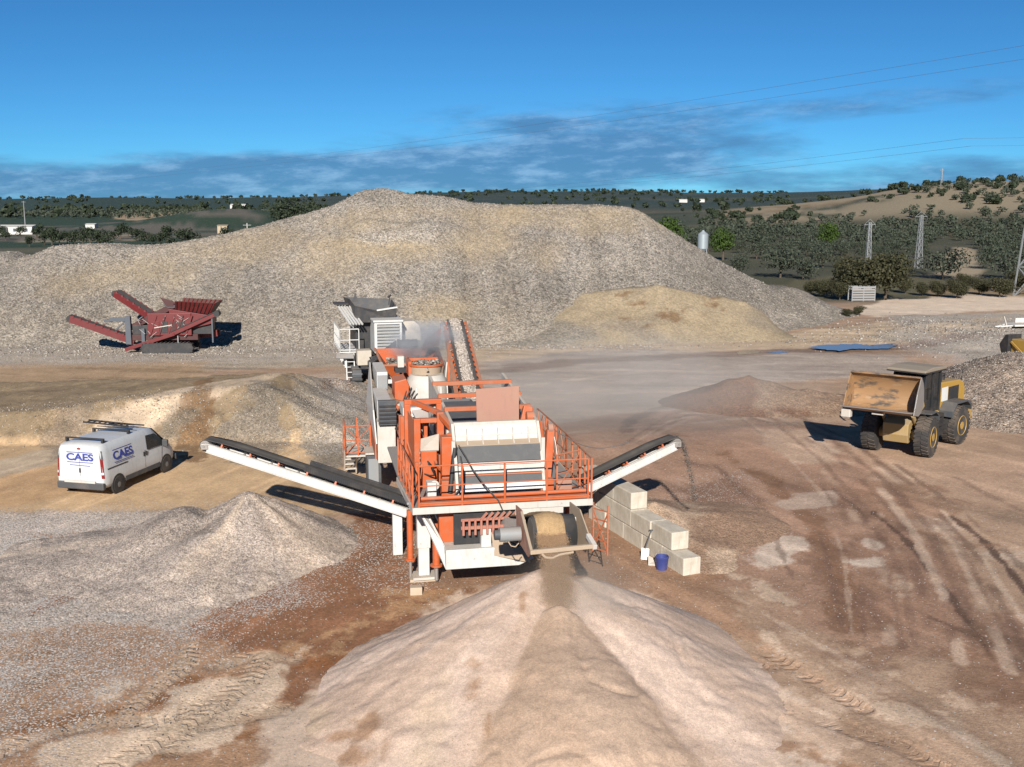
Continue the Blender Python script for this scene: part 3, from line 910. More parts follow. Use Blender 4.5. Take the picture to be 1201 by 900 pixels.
def mound_c(x, y, h):
    n1 = fbm(x * 0.10 + 3, y * 0.10, 5, 311)
    n2 = fbm(x * 0.45, y * 0.25, 4, 313)
    c = lerpc(T(178, 169, 157), T(158, 151, 143), sstep(-0.1, 0.5, n1 + 0.3 * n2))
    tan = np.clip(sstep(0.0, 0.55, fbm(x * 0.30 + 9, y * 0.05 + 3, 5, 317) + 0.25 * n2), 0, 1)
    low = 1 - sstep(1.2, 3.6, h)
    # the tan fines that show on the shoulder, on the bench and along the top edge
    spots = [((110, 330), 5.5, 1.6), ((175, 318), 6, 1.4), ((260, 298), 7, 1.3), ((300, 285), 5, 1.2), ((450, 297), 6, 1.0), ((380, 300), 5, 2.2), ((560, 285), 4, 2.2), ((420, 262), 5, 1.0), ((700, 262), 8, 1.2), ((600, 258), 8, 0.8), ((520, 355), 3, 1.2), ((640, 300), 2.5, 2.0)]
    sp = np.zeros_like(h)
    for (px, py), ax, ay in spots:
        w = gy(px, py, 86 if py > 280 else 91)
        sp = np.maximum(sp, np.exp(-(((x - w[0]) / ax) ** 2 + ((h - w[2]) / ay) ** 2)))
    sp = sstep(0.2, 1.0, sp + 0.4 * n2)
    slide = fbm(x * 0.55 + 0.6 * n1, h * 0.05, 4, 319, 0.6)
    c = c * (1 + 0.30 * slide)[..., None]  # slide streaks, contrast raised in colour for gully shading the front-lit face lacks
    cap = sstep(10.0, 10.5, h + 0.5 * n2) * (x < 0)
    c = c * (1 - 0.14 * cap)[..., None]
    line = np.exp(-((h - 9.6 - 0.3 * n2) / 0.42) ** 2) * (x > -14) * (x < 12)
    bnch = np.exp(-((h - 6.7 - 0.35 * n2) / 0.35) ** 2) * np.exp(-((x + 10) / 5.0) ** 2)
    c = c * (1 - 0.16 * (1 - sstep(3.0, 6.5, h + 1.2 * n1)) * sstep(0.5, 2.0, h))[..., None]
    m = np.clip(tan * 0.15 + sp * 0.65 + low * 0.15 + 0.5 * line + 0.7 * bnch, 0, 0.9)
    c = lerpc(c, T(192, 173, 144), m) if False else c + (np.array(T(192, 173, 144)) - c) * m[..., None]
    return c, np.clip(1.0 - 0.55 * m, 0.3, 1)


MOUND_M = granular('mound_stone', 0.10, 0.72, fine=0.5, bump=0.7)
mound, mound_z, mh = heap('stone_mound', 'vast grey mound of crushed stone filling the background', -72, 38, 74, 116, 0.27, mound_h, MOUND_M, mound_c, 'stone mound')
STONE = rockmat('loose_stone', T(130, 122, 113), T(178, 167, 153), T(220, 212, 201))
P_ = scatter(60000, -50, 37, 77, 100, mh, mound_z, 0.2, lambda x, y: fbm(x * 0.30 + 9, y * 0.05 + 3, 5, 317) < 0.3)
rocks('loose_stone', P_, 0.03 + 0.08 * RNG.uniform(0, 1, len(P_)) ** 2.5, STONE, mound)

# --- tan heap at its foot
fc = np.array([gy(a, b, 85) for a, b in [(540, 402), (575, 382), (610, 362), (640, 352), (680, 346), (720, 341), (770, 336), (810, 342), (835, 352), (850, 350), (875, 354), (895, 366), (915, 386), (930, 396)]])


def foot_h(x, y):
    zc = np.interp(x, fc[:, 0], fc[:, 2], left=-1, right=-1)
    yb = np.interp(x, [-6, 0, 10, 20, 25], [78, 77.4, 78, 80, 83])
    t = (y - yb) / (85 - yb)
    h = np.where(t > 0, zc * np.clip(t, 0, 1), t * 3)
    h = np.minimum(h, zc - np.maximum(y - 86, 0) * 0.3)
    return h + 0.22 * fbm(x * 0.5, y * 0.4, 4, 331) * np.clip(h, 0, 1)


def foot_c(x, y, h):
    n = fbm(x * 0.3, y * 0.3, 5, 333)
    c = lerpc(T(194, 175, 145), T(178, 163, 142), sstep(-0.1, 0.4, n))
    gsp = np.exp(-(((x + 0.5) / 3.2) ** 2 + ((h - 1.2) / 1.3) ** 2)) + np.exp(-(((x - 3.5) / 3.0) ** 2 + ((h - 0.6) / 0.6) ** 2))
    c = c + (np.array(T(168, 158, 142)) - c) * sstep(0.3, 0.8, gsp + 0.4 * n)[..., None]
    br = np.zeros_like(h)
    for px, py, ax, ay in ((735, 352, 1.0, 0.35), (755, 360, 1.0, 0.35), (742, 377, 1.3, 0.3), (790, 372, 1.6, 0.4), (850, 360, 0.9, 0.5), (560, 372, 0.8, 0.4)):
        w = gy(px, py, 81.5)
        br = np.maximum(br, np.exp(-(((x - w[0]) / ax) ** 2 + ((h - w[2]) / ay) ** 2)))
    c = c + (np.array(T(134, 98, 66)) - c) * (sstep(0.40, 1.0, br * 0.8 + 1.2 * fbm(x * 1.2, y * 1.6, 5, 335, 0.65)) * (br > 0.05) * 0.7)[..., None]
    return c, 0.45 + 0.5 * sstep(0.2, 0.8, gsp)


heap('soil_heap', 'low tan heap of soil at the foot of the great stone mound', -8, 27, 76, 100, 0.25, foot_h, granular('tan_soil', 0.12, 0.5, fine=0.6, bump=0.7), foot_c, 'soil heap')

# --- grey gravel heap under the left conveyor
A_ = gz(290, 572, 1.8)
B_ = gz(212, 588, 1.5)


def left_h(x, y):
    h = cone(x, y, A_, 0.54, 1.0, 1.10, 1.0)
    h = np.minimum(h, A_[2] - 0.10)
    h = smax(h, cone(x, y, B_, 0.56, 1.05, 1.1), 0.06)
    h = smax(h, cone(x, y, (A_[0] - 1.0, A_[1] - 1.9, 0.95), 0.30, 1.0, 1.2), 0.3)
    h = smax(h, cone(x, y, (-11.8, 30.4, 0.60), 0.20, 1.2, 1.0), 0.3)
    h = smax(h, cone(x, y, (-12.6, 28.0, 0.22), 0.09, 1.3, 1.0), 0.3)
    ang = np.arctan2(y - A_[1], x - A_[0])
    rr = np.hypot(x - A_[0], y - A_[1])
    h = h + 0.05 * np.clip(rr, 0, 1) * np.sin(ang * 9 + 2 * fbm(x * 0.5, y * 0.5, 2, 341)) * np.clip(h, 0, 1)
    h = h + 0.07 * fbm(x * 0.7, y * 0.7, 4, 343) + 0.03 * fbm(x * 2.6, y * 2.6, 3, 347)
    return h - 0.06 + 0.14 * fbm(x * 0.9, y * 0.9, 5, 345, 0.65) * (1 - sstep(0.1, 0.6, h))


def left_c(x, y, h):
    n = fbm(x * 0.5, y * 0.5, 5, 351)
    ang = np.arctan2(y - A_[1], x - A_[0])
    st = fbm(ang * 3.4, np.hypot(x - A_[0], y - A_[1]) * 0.12, 4, 353)
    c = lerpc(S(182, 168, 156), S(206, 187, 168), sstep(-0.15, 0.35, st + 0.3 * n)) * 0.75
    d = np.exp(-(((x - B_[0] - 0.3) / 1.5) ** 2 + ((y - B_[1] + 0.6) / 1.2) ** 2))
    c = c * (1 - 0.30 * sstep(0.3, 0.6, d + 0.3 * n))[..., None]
    return c, np.clip(0.95 - 0.3 * sstep(-0.1, 0.4, st), 0, 1)


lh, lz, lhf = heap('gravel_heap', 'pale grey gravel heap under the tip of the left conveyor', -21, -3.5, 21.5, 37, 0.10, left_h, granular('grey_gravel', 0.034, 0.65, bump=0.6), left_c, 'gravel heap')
GRAV = rockmat('pale_gravel', S(132, 122, 112), S(170, 158, 146), S(206, 194, 182))
P_ = scatter(15000, -20, -4, 22, 36, lhf, lz, 0.0)
rocks('gravel', P_, RNG.uniform(0.008, 0.024, len(P_)), GRAV, lh)

# --- sand heap in front
PK = gz(642, 668, 2.0)
LAND = (1.03, 22.12, 1.10)


def sand_base(x, y):
    ang = np.arctan2(x - PK[0], -(y - PK[1]))           # 0 towards the camera
    Rr = np.interp(ang, [-3.2, -2.2, -1.5, -1.1, -0.8, -0.4, 0, 0.4, 0.9, 1.5, 2.2, 3.2], [3.2, 3.6, 4.7, 5.7, 6.6, 7.2, 7.3, 6.9, 6.0, 4.6, 3.6, 3.2])
    edge_n = fbm(x * 0.9, y * 0.9, 4, 379, 0.6)
    r = np.hypot(x - PK[0], y - PK[1]) * (1 + 0.06 * edge_n)
    t = np.clip(1 - r / Rr, -0.2, 1)
    h = np.where(t > 0, 2.18 * np.clip(t, 0, 1) ** 1.08, t * 1.2)
    h = np.minimum(h, 2.06 - 0.22 * r)
    h = smax(h, cone(x, y, (1.70, 23.55, 1.84), 0.50, 1.0, 1.0), 0.12)
    h = smax(h, cone(x, y, (0.05, 23.35, 1.80), 0.62, 1.0, 1.1), 0.2)
    h = h - 0.34 * np.exp(-(((x - 1.2) / 0.9) ** 2 + ((y - 21.6) / 1.6) ** 2))
    # rills and slides that run down the slope
    w = fbm(x * 0.7, y * 0.7, 3, 361)
    rid = 1 - np.abs(fbm(ang * 3.0 + 0.35 * w, r * 0.13, 4, 369, 0.55)) * 2
    h = h + (0.045 * (rid - 0.6)) * np.clip(r - 0.3, 0, 1.6) * np.clip(h, 0, 1) * 0.55
    return h + 0.04 * fbm(x * 0.9, y * 0.9, 4, 363) * np.clip(h * 2, 0, 1)


def sand_fresh(x, y):
    d = LAND[1] + 0.25 - y
    xc = LAND[0] + 0.10 * np.clip(d, 0, 9)
    hw = np.where(d > 0, 0.34 + 0.42 * np.clip(d, 0, 9), 0.34)
    q = np.abs(x - xc) / hw
    top = sstep(-0.28, 0.35, d)
    return (0.30 + 0.02 * d) * (1 - q ** 1.6) * top - 0.5 * (1 - top) - 0.03 + 0.03 * fbm(x * 1.5, y * 0.7, 3, 381)


def sand_h(x, y):
    h = sand_base(x, y)
    h = h + np.maximum(sand_fresh(x, y), 0) * np.clip(h * 3, 0, 1) + 0.014 * fbm(x * 4, y * 4, 3, 365)
    crack = np.abs(fbm(x * 0.5 + 4, y * 0.14, 3, 367))
    return h - 0.05 * (1 - sstep(0, 0.025, crack)) * np.clip(h, 0, 1) - 0.02


def sand_c(x, y, h):
    n = fbm(x * 0.7, y * 0.5, 5, 371)
    ang = np.arctan2(x - PK[0], -(y - PK[1]))
    st = fbm(ang * 4, np.hypot(x - PK[0], y - PK[1]) * 0.18, 5, 373)
    c = lerpc(T(230, 204, 184), T(216, 188, 166), sstep(-0.25, 0.35, st)) * 1.38
    c = c + (np.array(T(222, 196, 164)) * 1.2 - c) * (sstep(0.1, 0.5, n) * 0.5)[..., None]
    br = np.zeros_like(h)
    for px, py, z, ax, ay in ((613, 705, 1.7, 0.12, 0.5), (556, 785, 1.25, 0.26, 0.75), (572, 828, 1.0, 0.12, 0.5), (415, 872, 0.4, 0.6, 0.4), (432, 838, 0.6, 0.3, 0.5), (395, 850, 0.4, 0.4, 0.2)):
        w = gz(px, py, z)
        br = np.maximum(br, np.exp(-(((x - w[0]) / ax) ** 2 + ((y - w[1]) / ay) ** 2)))
    nb = fbm(x * 2.6, y * 2.2, 5, 377, 0.65)
    c = c + (np.array(T(176, 134, 98)) * 1.2 - c) * (sstep(0.3, 0.8, br * 0.9 + 0.75 * nb * (br > 0.08)) * 0.7)[..., None]
    fr_ = sstep(-0.02, 0.05, sand_fresh(x, y) + 0.05 * fbm(x * 3, y * 3, 4, 383))
    c = c + (np.array(T(200, 168, 138)) * 1.2 - c) * (fr_ * 0.6)[..., None]
    return c, np.full_like(h, 0.22)


sand, sand_z, shf = heap('sand_heap', 'large beige heap of fine sand in the foreground beneath the discharge belt', -8, 10, 13.5, 28, 0.07, sand_h, granular('fine_sand', 0.03, 0.5, fine=1.3, bump=0.4), sand_c, 'sand heap')

SANDST = rockmat('coarse_grit', T(170, 140, 110), T(206, 180, 154), T(230, 208, 186))
P_ = scatter(9000, -6, 8, 15, 27, lambda x, y: shf(x, y) * np.where(shf(x, y) < 0.5, 1, (RNG.uniform(0, 1, x.shape) < 0.12)), sand_z, 0.0)
rocks('coarse_grit', P_, RNG.uniform(0.006, 0.018, len(P_)), SANDST, sand)

# --- small heap under the right conveyor, behind the block wall
def rh(x, y):
    h = smax(cone(x, y, (4.6, 33.3, 0.85), 0.36, 0.9, 1.4), cone(x, y, (5.6, 30.8, 0.30), 0.18, 0.9, 1.6), 0.3)
    h = smax(h, cone(x, y, (6.6, 33.6, 0.40), 0.16, 1.1, 1.2), 0.25)
    w = (x - 4.95) * 5.0 + (y - 28.9) * 2.45                 # keep it behind the wall line
    return np.minimum(h, w * 0.25 - 0.15) + 0.05 * fbm(x, y, 4, 381) - 0.06


def rc(x, y, h):
    n = fbm(x * 0.8, y * 0.8, 4, 383)
    c = lerpc(S(158, 130, 108), S(198, 172, 146), sstep(-0.1, 0.4, n - 0.2 * (x - 5.6))) * 0.9
    return c, np.full_like(h, 0.8)


heap('gravel_heap', 'small dusty gravel heap behind the concrete block wall', 2, 10.5, 28, 38, 0.1, rh, granular('dusty_gravel', 0.04, 0.55, bump=0.7), rc, 'gravel heap')

# --- reddish heap on the haul road, and the stone heap at the right edge
def red_h(x, y):
    h = smax(cone(x, y, (12.3, 54.6, 1.55), 0.42, 1.3, 1.0), cone(x, y, (15.2, 54.0, 0.95), 0.28, 1.6, 1.0), 0.3)
    return h + 0.16 * fbm(x * 0.8, y * 0.8, 4, 391) - 0.08


def red_c(x, y, h):
    n = fbm(x * 0.7, y * 0.7, 4, 393)
    c = lerpc(T(150, 112, 88), T(176, 148, 124), sstep(-0.1, 0.4, n + (x - 13.0) * 0.22))
    return c, np.full_like(h, 0.7)


heap('earth_heap', 'small reddish brown heap of earth on the haul road beside the loader', 6, 21, 49, 60, 0.14, red_h, granular('red_earth', 0.07, 0.6, bump=0.8), red_c, 'earth heap')


def edge_h(x, y):
    h = smax(cone(x, y, (26.2, 54.5, 3.0), 0.40, 1.0, 1.05), cone(x, y, (29, 51.0, 2.6), 0.36), 0.5)
    return np.minimum(h, 2.8) + 0.18 * fbm(x * 0.5, y * 0.5, 4, 395) - 0.08


def edge_c(x, y, h):
    n = fbm(x * 0.5, y * 0.5, 4, 397)
    return lerpc(T(168, 152, 138), T(192, 172, 154), sstep(-0.2, 0.4, n)), np.full_like(h, 1.0)


eh, ez, ehf = heap('gravel_heap', 'grey gravel heap cut by the right edge, behind the wheel loader', 18, 40, 43, 66, 0.18, edge_h, granular('edge_gravel', 0.09, 0.8, bump=0.9), edge_c, 'gravel heap')
P_ = scatter(9000, 19, 34, 44, 62, ehf, ez, 0.05)
rocks('gravel', P_, RNG.uniform(0.03, 0.08, len(P_)), STONE, eh)


# loose stones lying about the yard
def gkeep(px_poly):
    pass


def strew(n, cx, cy, ex, ey, lo, hi, mat, label):
    x = RNG.normal(cx, ex, n)
    y = RNG.normal(cy, ey, n)
    ok = y > 14
    x, y = x[ok], y[ok]
    return np.stack([x, y, terrain(x, y) + 0.003], 1), RNG.uniform(lo, hi, len(x))


PS, SS = [], []
for a in ((1500, -5.5, 29.5, 2.2, 1.6, 0.010, 0.035), (2500, -11, 24.5, 3.5, 2.5, 0.010, 0.035), (1500, 36, 84, 6, 6, 0.05, 0.18), (2200, -16, 47.0, 6, 1.2, 0.015, 0.06),
          (900, -8.4, 47.5, 1.2, 2.5, 0.02, 0.06), (2200, -25, 75, 10, 2.0, 0.04, 0.14), (2500, 9, 32, 6, 7, 0.008, 0.025), (2500, 10, 24, 4, 3.5, 0.006, 0.02), (2500, -8, 21.5, 3, 2, 0.006, 0.02), (900, 0, 76.5, 6, 0.8, 0.05, 0.14), (900, 2, 29, 2.6, 3, 0.01, 0.035), (600, 25, 80, 8, 2, 0.04, 0.12)):
    p, s_ = strew(*a, None, None)
    PS.append(p)
    SS.append(s_)
rocks('scattered_stones', np.concatenate(PS), np.concatenate(SS), STONE)
tag(bpy.data.objects['scattered_stones'], 'loose stones scattered over the quarry floor', 'stones')

# ------------------------------------------------------------------ shared paints
ORANGE = paint('orange_paint', (0.41, 0.082, 0.020), 0.5, dust=0.42, grime=0.6, scale=3.5, chips=0.55)
ORANGE_D = paint('dusty_orange_paint', (0.37, 0.10, 0.038), 0.6, dust=0.62, grime=0.5, chips=0.5, dustcol=(0.30, 0.20, 0.14))
WHITE = paint('white_paint', (0.50, 0.49, 0.465), 0.5, dust=0.42, grime=0.5, dustcol=(0.38, 0.305, 0.225), scale=3.0, chips=0.5)
WHITE_D = paint('dusty_white_paint', (0.45, 0.425, 0.385), 0.6, dust=0.62, grime=0.5, dustcol=(0.38, 0.305, 0.225), chips=0.45)
GREY = paint('grey_paint', (0.21, 0.22, 0.225), 0.5, dust=0.45)
DGREY = paint('dark_grey_paint', (0.05, 0.057, 0.065), 0.5, dust=0.25)
BLACKM = paint('black_metal', (0.022, 0.022, 0.024), 0.5, dust=0.15, grime=0.1)
RUBBER = paint('belt_rubber', (0.028, 0.028, 0.028), 0.75, dust=0.22, grime=0.2, dustcol=(0.25, 0.21, 0.17))
STEEL = paint('worn_steel', (0.33, 0.31, 0.29), 0.45, metal=0.55, dust=0.35)
RUSTPLATE = paint('rusty_pink_plate', (0.30, 0.155, 0.11), 0.65, dust=0.45, grime=0.35, dustcol=(0.36, 0.25, 0.18))
SANDY = paint('sand_coated_steel', (0.34, 0.26, 0.185), 0.9, dust=0.6, grime=0.3, dustcol=(0.38, 0.295, 0.21))
PANELGREY = paint('scuffed_grey_panel', (0.062, 0.064, 0.066), 0.6, dust=0.30, grime=0.55, dustcol=(0.20, 0.185, 0.17), scale=5)
TYRE = paint('tyre_rubber', (0.030, 0.028, 0.027), 0.85, dust=0.55, grime=0.3, dustcol=(0.20, 0.15, 0.11))
TIMBER = paint('weathered_timber', (0.42, 0.34, 0.25), 0.9, dust=0.4)
FLOWSAND = granular('flowing_sand', 0.03, 0.3, fine=1.5, bump=0.3)

PO, PROT = (-0.24, 26.9), 11.0
plant = thing('screening_plant', 'orange and white mobile crushing and screening plant with railed deck and side conveyors', 'screening plant', (PO[0], PO[1], 0.0), PROT)


def to_plant(w):
    c, s = math.cos(R(PROT)), math.sin(R(PROT))
    x, y = w[0] - PO[0], w[1] - PO[1]
    return Vector((x * c + y * s, -x * s + y * c, w[2]))


def from_plant(l):
    c, s = math.cos(R(PROT)), math.sin(R(PROT))
    return Vector((PO[0] + l[0] * c - l[1] * s, PO[1] + l[0] * s + l[1] * c, l[2]))


# --- chassis
m = MB()
for u in (-1.15, 1.05):
    m.box(u - 0.12, u + 0.12, 0.3, 17.2, 1.02, 1.10).box(u - 0.05, u + 0.05, 0.3, 17.2, 1.10, 1.42).box(u - 0.12, u + 0.12, 0.3, 17.2, 1.42, 1.50)
for v in (2.0, 4.5, 7.0, 9.5, 12.0, 14.5, 17.0):
    m.box(-1.03, 0.93, v - 0.08, v + 0.08, 1.08, 1.40)
ch = m.build('chassis', WHITE, plant, 0.01)
m = MB()
m.prism([(-1.56, 1.0), (0.35, 1.0), (0.75, 1.16), (0.35, 1.52), (-1.56, 1.52)], 1, -0.42, -0.05)
m.box(-1.55, 0.7, -0.05, 1.6, 1.43, 1.50)
m.build('front_beam', WHITE, ch, 0.015)
m = MB()
m.plate([(-1.56, -0.42, 1.0), (-1.56, -0.10, 1.52), (-2.02, 0.75, 2.42), (-2.18, 0.42, 2.42)], 0.05)
m.plate([(-1.56, -0.10, 1.52), (-1.56, 0.9, 1.52), (-2.00, 1.5, 2.42), (-2.02, 0.75, 2.42)], 0.04)
m.build('gooseneck_plate', WHITE, ch, 0.008)
m = MB()
m.plate([(-0.38, -0.36, 1.93), (-0.30, -0.40, 1.30), (0.62, -0.62, 1.12), (0.52, -0.52, 1.42)], 0.05)
m.build('spill_plate', SANDY, ch, 0.01)
m = MB()
m.box(-0.62, -0.36, -0.30, -0.05, 1.30, 2.0)
m.build('bracket', WHITE, ch, 0.01)
for px0, a in ((-1.42, -0.43), (-1.30, -0.43), (-1.18, -0.43)):
    pass
# trailer wheels
m0 = None
for v in (13.2, 14.5, 15.8):
    for u in (-1.0, 0.9):
        wm = MB().lathe((u - 0.18, v, 0.52), (1, 0, 0), [(0.30, 0.02), (0.48, 0.0), (0.52, 0.06), (0.52, 0.30), (0.48, 0.36), (0.30, 0.34)], 22)
        tw = wm.build('wheel', TYRE, plant, smooth=True)
        MB().lathe((u - 0.19, v, 0.52), (1, 0, 0), [(0.05, 0.06), (0.16, 0.0), (0.28, 0.05), (0.28, 0.34), (0.10, 0.37)], 16).build('rim', WHITE_D, tw, smooth=True)

# --- legs
def leg(u, v, zt, wdt=0.36):
    m = MB()
    m.box(u - wdt / 2, u + wdt / 2, v - 0.17, v + 0.17, 0.95, zt).box(u - wdt * 0.42, u + wdt * 0.42, v - 0.14, v + 0.14, 0.16, 0.95)
    o = m.build('leg', WHITE, plant, 0.02)
    MB().box(u - 0.32, u + 0.32, v - 0.30, v + 0.30, 0.085, 0.16).build('foot_plate', WHITE_D, o, 0.01)
    MB().box(u - 0.40, u + 0.40, v - 0.20, v + 0.20, 0.0, 0.085).build('timber_pad', TIMBER, o, 0.01)
    return o


leg(-1.91, 1.72, 2.1)
leg(1.85, 1.72, 2.1)
leg(-1.5, 8.6, 1.1)
leg(1.3, 8.6, 1.1)
for u, v, z0, z1, r in ((-2.27, 1.78, 0.62, 2.0, 0.085), (-1.60, 1.35, 0.55, 1.75, 0.10), (2.2, 1.78, 0.62, 2.0, 0.085)):
    j = MB().tube((u, v, z0), (u, v, z1), r, n=14).build('jack', ORANGE, plant, smooth=True)
    MB().tube((u, v, z0 - 0.05), (u, v, z0), r * 1.7, n=14).build('jack_collar', ORANGE, j, smooth=True)
    MB().tube((u, v, 0.1), (u, v, z0), r * 0.55, n=10).build('piston', STEEL, j, smooth=True)
MB().box(-1.64, -1.22, 0.30, 0.62, 1.50, 2.50).build('support_column', ORANGE, plant, 0.015)
MB().box(1.10, 1.50, 0.30, 0.62, 1.50, 2.50).build('support_column', ORANGE, plant, 0.015)
MB().box(-1.75, -1.10, 0.2, 0.7, 2.50, 2.56).build('support_flange', RUSTPLATE, plant, 0.01)

# --- railed deck
DZ = 2.6
deck = MB()
deck.box(-2.32, 2.32, -0.16, 0.42, DZ - 0.06, DZ)
deck.box(-2.46, -1.72, 0.42, 7.0, DZ - 0.06, DZ)
deck.box(1.72, 2.46, 0.42, 7.0, DZ - 0.06, DZ)
dk_ = deck.build('deck', GREY, plant)
MB().box(-2.36, 2.36, -0.20, -0.16, DZ - 0.16, DZ + 0.02).build('deck_fascia', WHITE_D, dk_, 0.006)
MB().plate([(-2.36, -0.2, DZ - 0.16), (-2.36, -0.2, DZ + 0.02), (-2.50, 3.0, DZ + 0.02), (-2.50, 3.0, DZ - 0.16)], 0.03).build('deck_fascia', WHITE_D, dk_)
MB().plate([(2.36, -0.2, DZ - 0.16), (2.36, -0.2, DZ + 0.02), (2.50, 6.9, DZ + 0.02), (2.50, 6.9, DZ - 0.16)], 0.03).build('deck_fascia', WHITE_D, dk_)
MB().box(-2.20, 2.26, -0.13, 0.04, DZ + 0.02, DZ + 0.12).build('front_pipe_beam', ORANGE, dk_, 0.02)
MB().tube((-2.2, 0.10, DZ + 0.17), (2.26, 0.10, DZ + 0.17), 0.055, n=10).build('front_pipe', ORANGE, dk_, smooth=True)


def railing(pts, nposts, hgt=1.08, mat=ORANGE, mid=True, parent=plant, xbrace=False, rr=0.022):
    """posts, top rail and knee rail along a polyline"""
    pts = [Vector(p) for p in pts]
    r = MB()
    up = Vector((0, 0, hgt))
    top = [p + up for p in pts]
    r.path(top, rr, 6)
    o = r.build('handrail', mat, parent)
    if mid:
        MB().path([p + up * 0.52 for p in pts], rr * 0.85, 6).build('knee_rail', mat, o)
    MB().path([p + Vector((0, 0, 0.10)) for p in pts], rr * 0.9, 6).build('toe_rail', mat, o)
    seg = [(b - a).length for a, b in zip(pts[:-1], pts[1:])]
    tot = sum(seg)
    for k in range(nposts):
        d = tot * k / max(1, nposts - 1)
        for a, b, l in zip(pts[:-1], pts[1:], seg):
            if d <= l + 1e-6:
                p = a + (b - a) * (d / l)
                break
            d -= l
        MB().beam(p, p + up, 0.045, 0.045).build('rail_post', mat, o)
    if xbrace:
        q = MB()
        n = max(1, nposts - 1)
        for a, b in zip(pts[:-1], pts[1:]):
            k_ = max(1, round((b - a).length / 0.75))
            for k in range(k_):
                c0, c1 = a + (b - a) * (k / k_), a + (b - a) * ((k + 1) / k_)
                q.beam(c0 + Vector((0, 0, 0.1)), c1 + up * 0.95, 0.022, 0.022).beam(c1 + Vector((0, 0, 0.1)), c0 + up * 0.95, 0.022, 0.022)
        q.build('brace', mat, o)
    return o


railing([(-2.20, -0.12, DZ), (2.26, -0.12, DZ)], 5)
railing([(-2.36, -0.10, DZ), (-2.42, 3.4, DZ)], 6, xbrace=True)
railing([(2.36, -0.10, DZ), (2.44, 3.0, DZ)], 5, mat=ORANGE_D)
railing([(2.44, 3.0, DZ), (2.44, 6.9, DZ)], 4, mat=ORANGE_D, xbrace=True)
railing([(1.55, 0.44, DZ), (2.3, 0.9, DZ)], 2, mat=ORANGE_D, xbrace=True)
# drop ladder cage on the right corner
m = MB()
for a in (0.0, 0.45):
    m.beam((2.42 + a * 0.6, -0.1 - a, 1.15), (2.42 + a * 0.6, -0.1 - a, 2.5), 0.035, 0.035)
for k in range(5):
    z = 1.25 + k * 0.27
    m.beam((2.42, -0.1, z), (2.69, -0.55, z), 0.03, 0.03)
m.beam((2.42, -0.1, 1.25), (2.69, -0.55, 2.3), 0.03, 0.03).beam((2.69, -0.55, 1.25), (2.42, -0.1, 2.3), 0.03, 0.03)
m.build('ladder', ORANGE_D, plant)

# --- vibrating screen box
sb = MB()
for u in (-1.12, 1.22):
    sb.prism([(0.45, 2.72), (0.75, 3.55), (1.35, 4.45), (6.6, 4.95), (6.6, 3.3), (1.6, 2.72)], 0, u - 0.04, u + 0.04)
screen = sb.build('screen_box', WHITE_D, plant, 0.01)
MB().box(-1.08, 1.18, 1.52, 6.5, 2.8, 2.9).build('lower_pan', BLACKM, screen)
U0, U1 = -1.06, 1.20


def band(name, v0, z0, v1, z1, mat, th=0.04, parent=screen, u0=U0, u1=U1, bev=0.006):
    return MB().plate([(u0, v0, z0), (u1, v0, z0), (u1, v1, z1), (u0, v1, z1)], th).build(name, mat, parent, bev)


band('top_flange', 1.22, 4.13, 1.40, 4.38, WHITE)
band('flange_return', 1.24, 4.13, 1.20, 4.00, WHITE_D)
band('chute_ledge', 1.20, 3.99, 0.96, 3.90, SANDY)
band('rubber_curtain', 0.97, 3.90, 0.78, 3.50, PANELGREY)
band('middle_flange', 0.74, 3.50, 0.72, 3.43, WHITE)
band('middle_ledge', 0.72, 3.42, 0.66, 3.22, WHITE_D)
band('lower_lip', 0.64, 3.21, 0.63, 3.17, ORANGE_D)
band('lower_curtain', 0.66, 3.16, 0.60, 2.98, PANELGREY)
band('lower_flange', 0.56, 2.97, 0.50, 2.78, WHITE)
for k in range(5):
    u = U0 + 0.30 + k * 0.42
    MB().plate([(u, 1.23, 4.16), (u, 0.98, 3.92), (u, 1.22, 3.99)], 0.03).build('rib', WHITE_D, screen)
    MB().box(u - 0.004, u + 0.004, 1.20, 1.215, 4.16, 4.34).build('seam', GREY, screen)
MB().box(-1.06, 1.18, 1.45, 6.5, 4.02, 4.08).build('screen_deck', PANELGREY, screen)
MB().box(-1.10, 1.20, 1.42, 1.54, 4.30, 4.46).build('cross_tube', WHITE_D, screen, 0.01)
for v in (2.6, 4.0, 5.4):
    MB().box(-1.18, 1.28, v - 0.07, v + 0.07, 4.50 + (v - 2) * 0.09, 4.62 + (v - 2) * 0.09).build('cross_tube', ORANGE_D, screen, 0.01)
pl = MB().plate([(-0.33, 2.15, 4.20), (0.86, 2.15, 4.26), (0.88, 2.25, 5.27), (-0.34, 2.25, 5.22)], 0.035).build('deflector_plate', RUSTPLATE, plant, 0.006)
pl['label'] = 'upright rusty pink steel plate on top of the screen'
MB().plate([(0.9, 2.2, 4.3), (1.25, 2.2, 4.3), (1.28, 2.3, 4.65), (1.02, 2.3, 4.7)], 0.2).build('drive_guard', ORANGE, plant, 0.03)
MB().lathe((1.0, 1.9, 4.45), (1, 0, 0), [(0.02, 0), (0.15, 0.02), (0.16, 0.22), (0.02, 0.24)], 14).build('vibrator_housing', ORANGE_D, plant, smooth=True)
